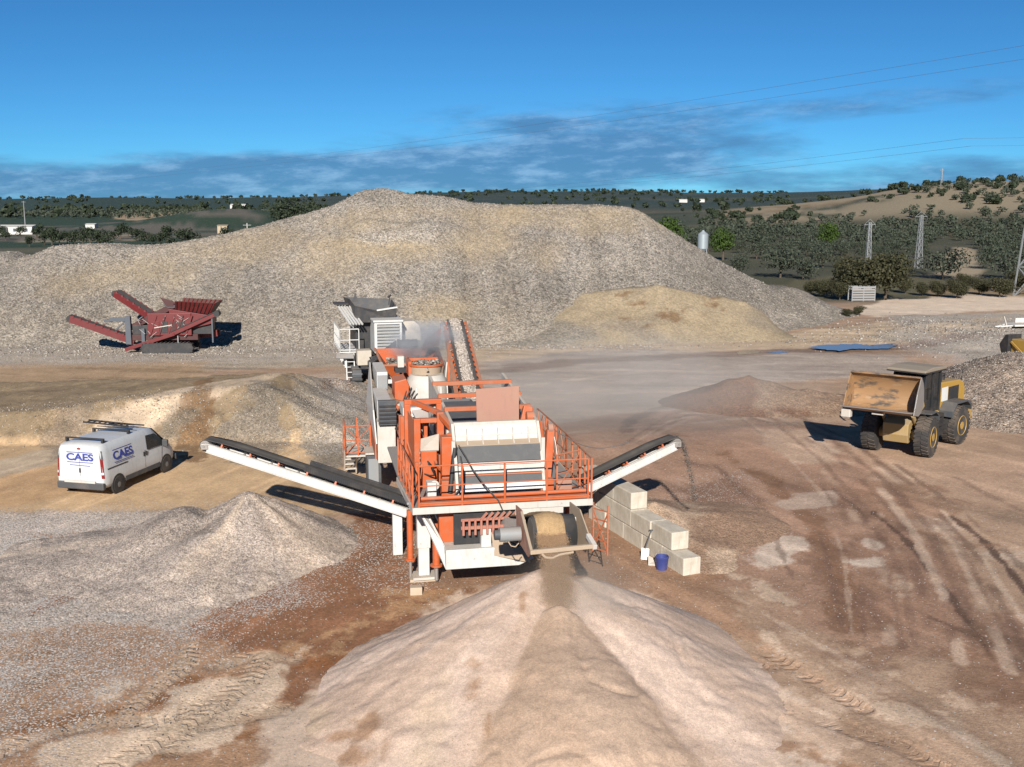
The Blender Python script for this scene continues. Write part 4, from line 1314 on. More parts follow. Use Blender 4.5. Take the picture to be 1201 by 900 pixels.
# right arm with chain hoist
ra = MB().beam((1.34, 0.85, 2.65), (1.50, 1.05, 4.25), 0.20, 0.26, (0, 1, 0)).build('side_arm', ORANGE, plant, 0.015)
MB().box(1.14, 1.50, 0.55, 0.85, 2.62, 3.0).build('arm_foot', ORANGE, ra, 0.01)
MB().lathe((1.42, 1.02, 4.30), (1, 0, 0), [(0.03, 0), (0.13, 0.01), (0.13, 0.14), (0.03, 0.15)], 16).build('pulley', RUSTPLATE, ra, smooth=True)
ch_pts = []
a, b = Vector((1.55, 1.0, 4.28)), to_plant((3.6, 32.0, 3.05))
c2 = Vector((1.62, 0.72, 3.0))
MB().path([a.lerp(c2, t) + Vector((0.06 * math.sin(t * 3.1), 0, 0)) for t in np.linspace(0, 1, 7)], 0.013, 5).build('chain', STEEL, ra)
MB().path([a.lerp(b, t) - Vector((0, 0, 0.35 * math.sin(t * math.pi))) for t in np.linspace(0, 1, 12)], 0.014, 5).build('stay_cable', STEEL, ra)

# --- left portal frames and hydraulic columns
pf = MB()
pf.box(-2.22, -2.04, 3.40, 3.58, DZ, 4.62).box(-1.30, -1.14, 3.40, 3.58, 3.9, 4.62).box(-2.22, -1.14, 3.40, 3.58, 4.62, 4.76)
pf.build('portal_frame', ORANGE, plant, 0.012)
pf = MB()
pf.box(-2.08, -1.90, 2.12, 2.30, DZ, 4.46).box(-1.44, -1.25, 2.12, 2.30, DZ, 4.62).box(-1.90, -1.44, 2.12, 2.30, 4.34, 4.46)
pf.build('portal_frame', ORANGE, plant, 0.012)
MB().plate([(-2.02, 2.3, 2.75), (-2.10, 3.42, 2.75), (-2.12, 3.42, 4.45), (-2.0, 2.3, 4.30)], 0.03).build('side_panel', ORANGE_D, plant)
MB().beam((-1.35, 2.2, 4.55), (-1.12, 1.6, 4.30), 0.14, 0.14).build('brace', ORANGE, plant, 0.01)
MB().beam((-2.0, 3.5, 4.7), (-1.3, 2.3, 4.55), 0.13, 0.13).build('brace', ORANGE, plant, 0.01)
MB().plate([(-2.02, 3.2, 4.45), (-1.55, 3.2, 4.50), (-1.62, 2.5, 4.36), (-1.95, 2.6, 4.30)], 0.12).build('valve_cover', WHITE, plant, 0.02)
MB().box(-1.94, -1.5, 1.7, 2.08, DZ, 3.66).build('hydraulic_tank', ORANGE, plant, 0.03)
MB().plate([(-1.96, 1.68, 3.66), (-1.46, 1.68, 3.66), (-1.40, 2.1, 4.02), (-1.9, 2.1, 3.9)], 0.04).build('tank_lid', WHITE_D, plant)
MB().box(-1.45, -1.16, 1.10, 1.45, DZ, 4.15).build('lift_column', ORANGE, plant, 0.02)
MB().box(-1.50, -1.12, 0.80, 1.10, DZ, 3.02).build('column_foot', ORANGE, plant, 0.015)
MB().beam((-1.20, 1.3, 4.2), (-1.06, 1.6, 3.1), 0.16, 0.10).build('brace', ORANGE, plant, 0.01)
MB().tube((-1.12, 0.9, 3.9), (-1.28, 0.78, 2.7), 0.07, n=10).build('damper', BLACKM, plant, smooth=True)
for k in range(7):
    z = 2.75 + k * 0.14
    MB().box(-2.0, -1.96, 1.66, 1.70, z, z + 0.05).build('vent_slat', RUSTPLATE, plant)
MB().path([(-1.05, 0.72, 4.0), (-0.9, 0.5, 3.75), (-0.75, 0.3, 3.45), (-0.5, 0.05, 3.1), (-0.15, -0.18, 2.7), (-0.05, -0.25, 2.45)], 0.018, 6).build('hose', RUBBER, plant)
MB().path([(-1.0, 0.75, 3.7), (-0.95, 0.5, 3.3), (-1.1, 0.3, 2.9), (-1.3, 0.35, 2.65)], 0.02, 6).build('hose', RUBBER, plant)
MB().beam((-2.15, 3.45, 3.5), (-1.9, 2.2, 2.7), 0.06, 0.12).build('brace', ORANGE, plant)
MB().box(-1.9, -1.66, 0.6, 0.95, DZ, 3.05).build('control_box', WHITE, plant, 0.02)
MB().lathe((-1.70, 0.75, 2.95), (0, -1, 0), [(0.02, 0), (0.13, 0.01), (0.13, 0.05), (0.02, 0.06)], 18).build('gauge_dial', WHITE_D, plant)

# struts, hoses and boxes that crowd the left side
for u, v, z0, z1, w in ((-2.02, 2.9, 2.62, 3.9, 0.09), (-1.72, 2.5, 2.62, 4.2, 0.10), (-2.12, 1.1, 2.62, 3.5, 0.09), (-1.62, 3.1, 2.62, 4.5, 0.12), (-2.2, 4.4, 2.62, 4.1, 0.12), (-1.5, 4.6, 2.9, 4.4, 0.14), (-2.15, 5.6, 2.62, 3.9, 0.10), (-1.9, 6.2, 2.62, 3.7, 0.14)):
    MB().box(u - w / 2, u + w / 2, v - w / 2, v + w / 2, z0, z1).build('strut', ORANGE, plant, 0.008)
for a_, b_ in (((-2.1, 1.1, 2.7), (-1.7, 2.5, 3.9)), ((-2.0, 2.9, 3.9), (-1.45, 1.4, 3.2)), ((-2.2, 4.4, 2.8), (-2.05, 3.5, 4.4)), ((-2.15, 5.6, 3.8), (-2.2, 4.4, 2.9)), ((-1.5, 4.6, 4.3), (-1.2, 3.5, 4.6)), ((-1.9, 6.2, 3.6), (-2.15, 5.6, 2.8)), ((1.5, 1.05, 4.2), (1.7, 3.0, 2.7)), ((1.6, 2.2, 2.7), (1.45, 2.0, 4.3))):
    MB().beam(a_, b_, 0.07, 0.09).build('strut', ORANGE, plant, 0.006)
for k in range(9):
    x0, y0 = random.uniform(-2.2, -1.5), random.uniform(1.0, 5.5)
    pts = [(x0 + 0.12 * math.sin(j * 1.3 + k), y0 + 0.2 * j - 0.5, 3.6 - 0.14 * j + 0.12 * math.cos(j * 1.7 + k)) for j in range(6)]
    MB().path(pts, 0.022, 6).build('hose', RUBBER, plant)
for u0, u1, v0, v1, z0, z1, mt in ((-2.25, -1.95, 4.7, 5.2, 2.62, 3.25, DGREY), (-1.75, -1.45, 5.2, 5.7, 2.62, 3.4, WHITE_D), (1.5, 1.8, 3.2, 3.7, 2.62, 3.2, DGREY), (1.55, 1.85, 4.6, 5.4, 2.62, 3.4, ORANGE_D), (-2.3, -2.1, 1.9, 2.1, 2.62, 3.1, BLACKM), (1.6, 2.0, 0.55, 0.8, 2.62, 2.95, RUSTPLATE)):
    MB().box(u0, u1, v0, v1, z0, z1).build('equipment_box', mt, plant, 0.015)
for v in (0.9, 1.9, 2.9, 3.9, 4.9):
    for u in (-1.165, 1.265):
        MB().box(u - 0.05, u + 0.05, v - 0.04, v + 0.04, 2.85 + max(0, v - 1.6) * 0.1, 4.0 + v * 0.09).build('stiffener', WHITE_D, screen)

# --- frame of the crusher end
xb = MB()
xb.box(-1.95, 0.55, 6.9, 8.1, 3.55, 3.86)
xb.box(-1.98, -1.78, 6.9, 7.25, 1.5, 3.55)
xb.box(0.7, 0.9, 6.9, 7.25, 1.5, 3.7)
crossb = xb.build('cross_beam', WHITE, plant, 0.015)
MB().box(-1.80, 0.40, 6.96, 8.06, 3.862, 3.88).build('cover_plate', GREY, crossb)
MB().box(-1.0, 0.1, 7.2, 7.34, 3.88, 3.93).build('stiffener', WHITE, crossb)
MB().plate([(0.0, 6.85, 3.15), (0.62, 6.85, 3.15), (0.62, 6.85, 4.0), (0.35, 6.85, 3.95)], 0.05).build('gusset', RUSTPLATE, plant)
for v in (9.0, 12.6):
    MB().box(-1.9, 0.6, v - 0.12, v + 0.12, 2.7, 2.95).build('cross_member', ORANGE, plant, 0.01)
MB().box(-1.95, -1.78, 8.1, 16.8, 2.55, 2.85).build('side_beam', ORANGE, plant, 0.01)
MB().box(0.45, 0.62, 8.1, 16.8, 2.55, 2.85).build('side_beam', ORANGE, plant, 0.01)
for v in (8.4, 11.0, 13.6, 16.4):
    for u in (-1.87, 0.53):
        MB().box(u - 0.08, u + 0.08, v - 0.08, v + 0.08, 1.5, 2.55).build('post', ORANGE, plant)
# cone crusher
CCU, CCV = -0.72, 11.0
cc = MB().lathe((CCU, CCV, 2.9), (0, 0, 1), [(0.62, 0), (0.62, 0.10), (0.74, 0.16), (0.74, 0.85), (0.70, 1.20), (0.58, 1.38)], 30).build('cone_crusher', WHITE_D, plant, smooth=True)
MB().lathe((CCU, CCV, 3.02), (0, 0, 1), [(0.74, 0), (1.0, 0.0), (1.0, 0.09), (0.74, 0.09)], 30, False).build('crusher_flange', WHITE, cc, smooth=True)
MB().lathe((CCU, CCV, 2.90), (0, 0, 1), [(0.60, 0), (1.08, 0.0), (1.08, 0.08), (0.60, 0.08)], 30, False).build('crusher_ring', ORANGE, cc, smooth=True)
for k in range(10):
    q = 2 * math.pi * k / 10
    MB().tube((CCU + 0.88 * math.cos(q), CCV + 0.88 * math.sin(q), 3.11), (CCU + 0.88 * math.cos(q), CCV + 0.88 * math.sin(q), 3.2), 0.045, n=6).build('bolt', STEEL, cc)
MB().path([(CCU - 0.05, CCV - 0.45, 4.30), (CCU + 0.02, CCV - 0.62, 4.24), (CCU + 0.08, CCV - 0.76, 3.9), (CCU + 0.08, CCV - 0.78, 3.2)], 0.02, 6).build('hose', RUBBER, cc)
MB().plate([(CCU + 0.02, CCV - 0.75, 3.15), (CCU + 0.32, CCV - 0.69, 3.15), (CCU + 0.30, CCV - 0.66, 4.1), (CCU + 0.02, CCV - 0.72, 4.1)], 0.01).build('access_cover', SANDY, cc)
fd = MB().lathe((CCU, CCV + 0.35, 4.24), (0, 0, 1), [(0.55, 0), (0.62, 0.36), (0.58, 0.36), (0.52, 0.05)], 28, False).build('feed_cone', SANDY, cc, smooth=True)
MB().lathe((CCU, CCV + 0.35, 4.56), (0, 0, 1), [(0.58, 0), (0.66, 0.0), (0.66, 0.07), (0.58, 0.07)], 28, False).build('feed_rim', ORANGE, cc, smooth=True)
for k in range(10):
    q = 2 * math.pi * (k + 0.5) / 10
    MB().beam((CCU + 0.75 * math.cos(q), CCV + 0.75 * math.sin(q), 3.1), (CCU + 0.73 * math.cos(q), CCV + 0.73 * math.sin(q), 3.9), 0.05, 0.07).build('crusher_rib', WHITE, cc)
for k in range(4):
    MB().path([(CCU - 0.7 + 0.1 * k, CCV - 0.5 - 0.05 * k, 4.0 - 0.1 * k), (CCU - 0.9, CCV - 0.7, 3.5 - 0.12 * k), (CCU - 1.1 - 0.05 * k, CCV - 1.1, 3.1)], 0.022, 6).build('hose', RUBBER, cc)
pp = np.stack([CCU + RNG.normal(0, 0.24, 260), CCV + 0.35 + RNG.normal(0, 0.24, 260), RNG.uniform(4.5, 4.68, 260)], 1)
rocks('feed_stone', pp, RNG.uniform(0.04, 0.10, 260), STONE, fd)
MB().box(CCU - 0.6, CCU + 0.52, CCV + 0.95, CCV + 1.15, 4.45, 4.72).build('feed_guard', ORANGE, plant, 0.012)
MB().box(CCU - 0.64, CCU - 0.52, CCV + 0.1, CCV + 1.1, 4.2, 4.72).build('feed_guard', ORANGE, plant, 0.01)
MB().plate([(CCU + 0.66, CCV + 0.2, 3.6), (CCU + 0.66, CCV + 0.9, 3.6), (CCU + 0.80, CCV + 1.0, 4.65), (CCU + 0.76, CCV + 0.2, 4.65)], 0.05).build('feed_side_plate', WHITE_D, plant, 0.01)
MB().prism([(-1.92, 3.5), (-1.45, 3.35), (-1.40, 3.95), (-1.50, 4.22), (-1.92, 4.12)], 1, 10.4, 11.6).build('drive_guard', ORANGE, plant, 0.03)
MB().prism([(0.12, 3.5), (0.55, 3.4), (0.55, 3.75), (0.12, 3.75)], 1, 10.6, 11.4).build('motor_mount', BLACKM, plant, 0.01)
sm = MB().box(-1.62, -1.38, 12.5, 12.9, 4.30, 4.72).build('sensor_box', WHITE_D, plant, 0.02)
MB().box(-1.72, -1.24, 12.4, 13.0, 4.12, 4.28).build('sensor_base', BLACKM, sm)
MB().beam((-1.5, 12.6, 3.1), (-1.5, 12.6, 4.15), 0.09, 0.09).build('sensor_post', BLACKM, sm)
# rear feed hopper
hp = MB()
HA = dict(fl=(-2.05, 14.4, 4.10), fr=(0.35, 14.4, 4.10), bl=(-2.15, 17.0, 4.42), br=(0.45, 17.0, 4.42))
hb = dict(fl=(-1.35, 14.9, 3.2), fr=(-0.25, 14.9, 3.2), bl=(-1.35, 17.0, 3.2), br=(-0.25, 17.0, 3.2))
hopper = MB().plate([HA['fl'], HA['bl'], hb['bl'], hb['fl']], 0.04).build('feed_hopper', ORANGE, plant, 0.006)
MB().plate([HA['fl'], HA['fr'], hb['fr'], hb['fl']], 0.04).build('hopper_front', ORANGE, hopper, 0.006)
MB().plate([HA['fr'], HA['br'], hb['br'], hb['fr']], 0.04).build('hopper_side', ORANGE, hopper, 0.006)
MB().plate([HA['bl'], HA['br'], hb['br'], hb['bl']], 0.04).build('hopper_back', ORANGE, hopper, 0.006)
MB().plate([(-0.35, 16.0, 4.45), (0.42, 16.6, 4.55), (0.55, 16.8, 5.25), (-0.20, 16.0, 4.90)], 0.05).build('hopper_flap', ORANGE, hopper, 0.01)
MB().path([HA['fl'], HA['fr']], 0.05, 6).path([HA['fl'], HA['bl']], 0.05, 6).build('hopper_rim', ORANGE_D, hopper)
pp = np.stack([RNG.uniform(-1.7, 0.0, 300), RNG.uniform(14.9, 17.0, 300), RNG.uniform(3.75, 4.05, 300)], 1)
rocks('hopper_stone', pp, RNG.uniform(0.06, 0.16, 300), STONE, hopper)
MB().box(-1.75, 0.05, 14.85, 17.05, 3.2, 3.78).build('hopper_load', SANDY, hopper)
MB().plate([(-1.3, 14.0, 3.0), (-0.3, 14.0, 3.0), (-0.15, 12.3, 3.95), (-1.3, 12.3, 3.95)], 0.06).build('feeder_belt', RUBBER, plant)
# engine pods on the left
p1 = MB().box(-2.42, -2.02, 12.1, 14.6, 3.55, 4.22).build('engine_pod', WHITE, plant, 0.03)
MB().box(-2.40, -2.04, 12.06, 12.1, 3.58, 4.10).build('pod_end', GREY, p1)
p2 = MB().box(-2.60, -2.10, 9.35, 12.0, 3.0, 3.66).build('engine_pod', WHITE, plant, 0.03)
MB().box(-2.58, -1.98, 9.10, 9.34, 2.86, 3.70).build('pod_end', DGREY, p2, 0.01)
for k in range(5):
    MB().box(-2.56, -2.0, 9.05, 9.10, 2.93 + k * 0.14, 2.99 + k * 0.14).build('louvre', BLACKM, p2)
MB().plate([(-2.66, 9.2, 2.2), (-2.66, 14.8, 2.6), (-2.50, 14.8, 4.2), (-2.72, 9.6, 3.3)], 0.05).build('side_skirt', WHITE, plant, 0.01)
MB().plate([(-2.70, 9.1, 1.7), (-2.70, 12.0, 1.9), (-2.68, 12.0, 2.5), (-2.69, 9.2, 2.2)], 0.05).build('side_skirt', ORANGE_D, plant, 0.01)
MB().box(-2.62, -2.0, 9.3, 14.6, 1.5, 2.95).build('engine_bay', WHITE_D, plant, 0.02)
cl = MB()
for k in range(26):
    x, y, z = random.uniform(-1.95, -1.35), random.uniform(8.4, 10.2), random.uniform(2.7, 3.55)
    cl.tube((x, y, z), (x + random.uniform(-.25, .25), y + random.uniform(-.3, .3), z + random.uniform(-.4, .3)), random.uniform(0.02, 0.06), n=6)
cl.build('hydraulic_pipes', BLACKM, plant)
cl = MB()
for k in range(9):
    x, y, z = random.uniform(-1.9, -1.4), random.uniform(8.3, 10.0), random.uniform(3.0, 3.6)
    cl.tube((x, y, z), (x + random.uniform(-.2, .2), y + random.uniform(-.2, .2), z + random.uniform(-.2, .3)), random.uniform(0.03, 0.06), n=7)
cl.build('pump_fittings', WHITE_D, plant)
MB().box(-1.75, -1.45, 8.2, 8.7, 2.95, 3.2).build('valve_block', STEEL, plant, 0.01)
MB().beam((-1.75, 11.6, 3.95), (-2.05, 11.6, 3.95), 0.10, 0.14).build('pod_stay', WHITE, plant)
# stairs, landing, grey cabinet
st = MB()
for u in (-3.62, -3.18):
    st.beam((u, 13.75, 0.12), (u, 12.75, 1.36), 0.05, 0.14)
stairs = st.build('stairs', WHITE_D, plant)
for k in range(5):
    f = (k + 0.5) / 5
    MB().box(-3.60, -3.20, 13.75 - f - 0.12, 13.75 - f + 0.10, 0.15 + f * 1.2, 0.19 + f * 1.2).build('tread', WHITE_D, stairs)
MB().box(-3.64, -2.70, 11.2, 12.76, 1.30, 1.36).build('landing', WHITE_D, stairs, 0.006)
railing([(-3.64, 13.7, 0.25), (-3.64, 12.75, 1.36), (-3.64, 11.2, 1.36)], 4, parent=stairs.parent)
railing([(-3.16, 13.7, 0.25), (-3.16, 12.75, 1.36)], 3, parent=stairs.parent)
railing([(-3.64, 11.2, 1.36), (-2.75, 11.2, 1.36)], 3, parent=stairs.parent, xbrace=True)
gb = MB().box(-2.95, -2.45, 10.2, 11.1, 0.35, 1.62).build('cabinet', DGREY, plant, 0.02)
MB().box(-2.90, -2.55, 10.17, 10.2, 0.5, 1.45).build('cabinet_door', GREY, gb, 0.005)
MB().box(-3.0, -2.40, 10.1, 11.2, 1.62, 1.68).build('cabinet_lid', WHITE_D, gb, 0.005)

# --- transfer conveyor over the crusher
def conveyor(name, tail, head, width, belt_w, frame_mat, nroll, load=0.0, frame_h=0.22, idler=ORANGE, drum_r=0.17, skirt=0.0, label=None, load_mat=None, ret=True, motor=True):
    """trough conveyor from tail to head in plant space"""
    tail, head = Vector(tail), Vector(head)
    d = head - tail
    L = d.length
    e = d.normalized()
    side = e.cross(Vector((0, 0, 1))).normalized()
    up = side.cross(e)
    g = lambda s, a, b: tail + e * s + side * a + up * b
    fr = MB()
    for q in (-1, 1):
        fr.beam(g(0, q * width / 2, -0.05), g(L - 0.1, q * width / 2, -0.05), 0.05, frame_h, up)
        fr.beam(g(0, q * (width / 2 + 0.025), -0.05 + frame_h / 2), g(L - 0.1, q * (width / 2 + 0.025), -0.05 + frame_h / 2), 0.10, 0.02, up)
        fr.beam(g(0, q * (width / 2 + 0.025), -0.05 - frame_h / 2), g(L - 0.1, q * (width / 2 + 0.025), -0.05 - frame_h / 2), 0.10, 0.02, up)
    nb = max(3, int(L / 0.9))
    for k in range(nb + 1):
        s = 0.1 + (L - 0.3) * k / nb
        fr.beam(g(s, -width / 2, -0.10), g(s, width / 2, -0.10), 0.05, 0.05, up)
    o = fr.build(name, frame_mat, plant, 0.004)
    if label:
        o['label'] = label
    # belt: troughed carrying run, wrap round the head drum, return run
    prof = [(-belt_w / 2, 0.10), (-belt_w * 0.30, 0.035), (0, 0.02), (belt_w * 0.30, 0.035), (belt_w / 2, 0.10)]
    b = MB()
    n = 22
    rows = []
    for k in range(n + 1):
        s = L * k / n
        tr = min(1.0, (L - s) / 0.7, s / 0.4) if k not in (0, n) else 0.0
        tr = max(tr, 0)
        rows.append([g(s, x, 0.14 + (h - 0.02) * tr) for x, h in prof])
    for k in range(1, 9):
        q = math.pi * k / 8
        rows.append([g(L + drum_r * math.sin(q), x, 0.14 - drum_r + drum_r * math.cos(q)) for x, h in prof])
    if ret:
        rows.append([g(0, x, 0.14 - 2 * drum_r) for x, h in prof])
    vs = [p for r_ in rows for p in r_]
    fs = [(i * 5 + j, i * 5 + j + 1, (i + 1) * 5 + j + 1, (i + 1) * 5 + j) for i in range(len(rows) - 1) for j in range(4)]
    bo = b.add(vs, fs).build('belt', RUBBER, o, smooth=True)
    sol = bo.modifiers.new('thickness', 'SOLIDIFY')
    sol.thickness = 0.014
    MB().tube(g(L, -belt_w / 2, 0.14 - drum_r), g(L, belt_w / 2, 0.14 - drum_r), drum_r - 0.02, n=18).build('head_drum', STEEL, o, smooth=True)
    MB().tube(g(L, -width / 2 - 0.1, 0.14 - drum_r), g(L, width / 2 + 0.1, 0.14 - drum_r), 0.04, n=8).build('drum_shaft', STEEL, o)
    for q in (-1, 1):
        MB().box(-0.1, 0.1, -0.05, 0.05, -0.09, 0.09).build('bearing', STEEL, o, 0.01, loc=g(L - 0.02, q * (width / 2 + 0.03), 0.14 - drum_r))
    for k in range(nroll):
        s = 0.5 + (L - 1.0) * k / max(1, nroll - 1)
        r_ = MB()
        for q in (-1, 1):
            r_.beam(g(s, q * width * 0.50, 0.05), g(s, q * belt_w * 0.52, 0.17), 0.05, 0.05, up)
        r_.tube(g(s, -belt_w * 0.3, 0.0), g(s, belt_w * 0.3, 0.0), 0.045, n=8)
        r_.tube(g(s, -belt_w * 0.3, 0.0), g(s, -belt_w * 0.5, 0.07), 0.045, n=8).tube(g(s, belt_w * 0.3, 0.0), g(s, belt_w * 0.5, 0.07), 0.045, n=8)
        r_.build('idler', idler, o)
    if motor:
        q = -1
        MB().tube(g(L - 0.25, q * (width / 2 + 0.06), 0.0), g(L - 0.75, q * (width / 2 + 0.06), 0.0), 0.13, n=14).build('drive_motor', GREY, o, smooth=True)
    if skirt:
        sk = MB()
        for q in (-1, 1):
            for k in range(int(L * skirt / 0.06)):
                s = k * 0.06
                sk.beam(g(s, q * belt_w * 0.54, 0.14), g(s + 0.05, q * belt_w * 0.54, 0.34), 0.012, 0.012)
            sk.beam(g(0, q * belt_w * 0.54, 0.34), g(L * skirt, q * belt_w * 0.54, 0.34), 0.03, 0.03, up)
            sk.beam(g(0, q * belt_w * 0.52, 0.24), g(L * skirt, q * belt_w * 0.52, 0.24), 0.008, 0.16, up)
        sk.build('mesh_guard', BLACKM, o)
    if load:
        N = int(load * L * 120)
        s = RNG.uniform(0.1, L - 0.05, N)
        a = RNG.normal(0, belt_w * 0.17, N)
        hgt = 0.15 + 0.05 * np.exp(-(a / (belt_w * 0.2)) ** 2) * RNG.uniform(0.3, 1.2, N)
        pp = np.array(tail)[None] + np.array(e)[None] * s[:, None] + np.array(side)[None] * a[:, None] + np.array(up)[None] * hgt[:, None]
        rocks('carried_stone', pp, RNG.uniform(0.02, 0.05, N), load_mat or GRAV, o)
    return o, g, L


cv1, g1, L1 = conveyor('transfer_conveyor', (0.46, 7.9, 3.62), (1.16, 17.2, 5.40), 0.86, 0.66, ORANGE_D, 16, load=5.0, label='steep conveyor loaded with grey gravel above the crusher', frame_h=0.26)
MB().box(-0.17, 0.17, -0.12, 0.12, -0.26, 0.26).build('tail_guard', WHITE_D, cv1, 0.02, loc=(0.48, 7.75, 3.62))
for q in (-1, 1):
    MB().lathe((0.48 + q * 0.30, 7.8, 3.6), (1, 0, 0), [(0.02, -0.08), (0.16, -0.07), (0.16, 0.07), (0.02, 0.08)], 14).build('tail_drum', STEEL, cv1, smooth=True)
for s, zz in ((3.0, 2.85), (6.6, 2.85)):
    for q in (-0.43, 0.43):
        p = g1(s, q, -0.15)
        MB().beam(p, (p.x, p.y, zz - 1.4), 0.09, 0.09).build('conveyor_leg', ORANGE, cv1)
tip = to_plant((-9.0, 30.9, 3.28))
near = to_plant((-3.0, 30.3, 1.45))
cvL, gL, LL = conveyor('side_conveyor', near, tip, 0.66, 0.56, WHITE, 7, label='long white side conveyor reaching out over the grey gravel heap', frame_h=0.25, skirt=0.52, motor=False)
for s in (1.2, 2.4, 3.6, 4.8, 6.0):
    for q in (-1,):
        p = gL(s, q * 0.0, -0.05)
    MB().box(-0.10, 0.10, -0.012, 0.012, -0.03, 0.03).build('reflector', ORANGE, cvL, loc=gL(s, 0.37, -0.05))
MB().box(-0.14, 0.14, -0.12, 0.12, -1.33, 0.0).build('conveyor_support', WHITE, cvL, 0.01, loc=gL(0.35, 0.0, -0.2))
tipR = to_plant((5.0, 32.4, 3.0))
nearR = to_plant((1.3, 31.0, 1.55))
cvR, gR, LR = conveyor('side_conveyor', nearR, tipR, 0.62, 0.54, WHITE, 6, label='short white side conveyor above the concrete block wall', frame_h=0.24, motor=True)

# --- front discharge belt
fb = MB()
UB0, UB1 = 0.08, 1.10
prof = [(1.6, 1.75), (0.3, 2.13), (-1.2, 2.57), (-2.4, 2.92), (-2.95, 3.08)]
cy, cz, rd = -3.12, 2.70, 0.42
for k in range(0, 13):
    q = R(78 + k * 13)
    prof.append((cy + rd * math.cos(q), cz + rd * math.sin(q)))
prof += [(-2.4, 2.15), (1.6, 1.20)]
vs, fs = [], []
for v, z in prof:
    vs += [(UB0, v, z), (UB1, v, z)]
for k in range(len(prof) - 1):
    fs.append((2 * k, 2 * k + 1, 2 * k + 3, 2 * k + 2))
discharge = fb.add(vs, fs).build('discharge_belt', RUBBER, plant, smooth=True)
discharge['label'] = 'wide front belt pouring sand onto the foreground heap'
discharge.modifiers.new('thickness', 'SOLIDIFY').thickness = 0.02
MB().tube((UB0, cy, cz), (UB1, cy, cz), rd - 0.03, n=24).build('head_drum', STEEL, discharge, smooth=True)
for u in (UB0 - 0.10, UB1 + 0.10):
    MB().beam((u, 1.6, 1.62), (u, -2.9, 2.86), 0.06, 0.24).build('belt_frame', WHITE_D, discharge, 0.006)
# the sand riding on it
sp = []
for v, z in prof[:5]:
    sp.append((v, z))
for k in range(0, 10):
    q = R(78 + k * 13)
    sp.append((cy + (rd) * math.cos(q), cz + (rd) * math.sin(q)))
nu = 24
rows = []
for i, (v, z) in enumerate(sp):
    nx = sp[min(i + 1, len(sp) - 1)]
    pv = sp[max(i - 1, 0)]
    tv, tz = nx[0] - pv[0], nx[1] - pv[1]
    l = math.hypot(tv, tz)
    nv, nz_ = tz / l, -tv / l
    for j in range(nu + 1):
        a = j / nu
        w = 0.07 + (0.72 - 0.07) * a
        th = 0.012 + 0.075 * max(0, 1 - (2 * a - 1) ** 2) + random.uniform(-0.008, 0.008)
        rows.append((UB0 + (UB1 - UB0) * w, v + nv * th, z + nz_ * th))
X3 = np.array(rows).reshape(len(sp), nu + 1, 3)
bs = grid_mesh('belt_sand', X3[..., 0], X3[..., 1], X3[..., 2], FLOWSAND, {'Col': np.tile(np.array(T(206, 172, 128)), (X3.shape[0] * X3.shape[1], 1)), 'grav': np.full(X3.shape[0] * X3.shape[1], 0.2)})
bs.parent = discharge
bs['kind'] = 'stuff'
m = MB()
m.plate([(-0.06, -2.1, 3.12), (-0.04, -2.7, 3.16), (-0.10, -4.05, 2.66), (-0.06, -3.55, 2.30), (-0.05, -2.2, 2.30)], 0.03)
m.build('cheek_plate', RUSTPLATE, discharge, 0.004)
m = MB()
m.plate([(1.30, -2.0, 3.10), (1.32, -2.9, 3.16), (1.32, -4.0, 2.68), (1.30, -3.5, 2.30), (1.28, -2.1, 2.30)], 0.03)
m.build('cheek_plate', SANDY, discharge, 0.004)
MB().beam((-0.14, -4.10, 2.60), (1.34, -4.06, 2.64), 0.09, 0.10).build('lip_bar', SANDY, discharge, 0.01)
MB().path([(0.12, -4.14, 2.56), (0.2, -4.17, 2.48), (0.36, -4.18, 2.46), (0.52, -4.16, 2.52), (0.85, -4.13, 2.55)], 0.028, 6).build('lip_cable', SANDY, discharge)
MB().beam((-0.06, -2.75, 3.12), (-0.11, -4.08, 2.62), 0.06, 0.07).build('cheek_edge', SANDY, discharge)
MB().beam((1.30, -3.7, 2.78), (1.36, -4.12, 2.62), 0.10, 0.12).build('corner_cap', WHITE, discharge, 0.01)
MB().box(0.0, 1.2, -1.72, -1.68, 2.75, 2.90).build('rear_skirt', WHITE_D, discharge)
mo = MB().tube((-0.62, -2.9, 2.66), (-0.12, -2.9, 2.66), 0.17, n=18).build('drive_motor', GREY, discharge, smooth=True)
MB().tube((-0.74, -2.9, 2.66), (-0.62, -2.9, 2.66), 0.12, n=14).build('motor_cap', DGREY, mo, smooth=True)
MB().path([(-0.42, -2.95, 2.5), (-0.37, -3.05, 2.42), (-0.27, -3.07, 2.40), (-0.18, -3.0, 2.46)], 0.014, 5).build('motor_cable', SANDY, mo)
FIN = paint('dusty_pink_paint', (0.34, 0.13, 0.09), 0.7, dust=0.55, dustcol=(0.34, 0.225, 0.165))
fr_ = MB().box(-1.15, 0.25, -0.36, -0.30, 2.02, 2.10).box(-1.15, 0.25, -0.36, -0.30, 2.24, 2.30).build('fin_rack', FIN, plant)
for k in range(9):
    u = -1.10 + k * 0.155
    f_ = MB()
    f_.beam((u, -0.38, 1.88), (u, -0.38, 2.28), 0.055, 0.05)
    if k > 2:
        f_.beam((u, -0.38, 2.28), (u + 0.16, -0.34, 2.44), 0.055, 0.05)
    f_.build('fin', FIN, fr_)
MB().box(-1.3, 1.6, 0.0, 0.05, 1.52, 2.5).build('front_bulkhead', BLACKM, plant)
MB().box(0.0, 1.2, -0.28, 1.6, 1.55, 1.62).build('belt_bed', BLACKM, discharge)

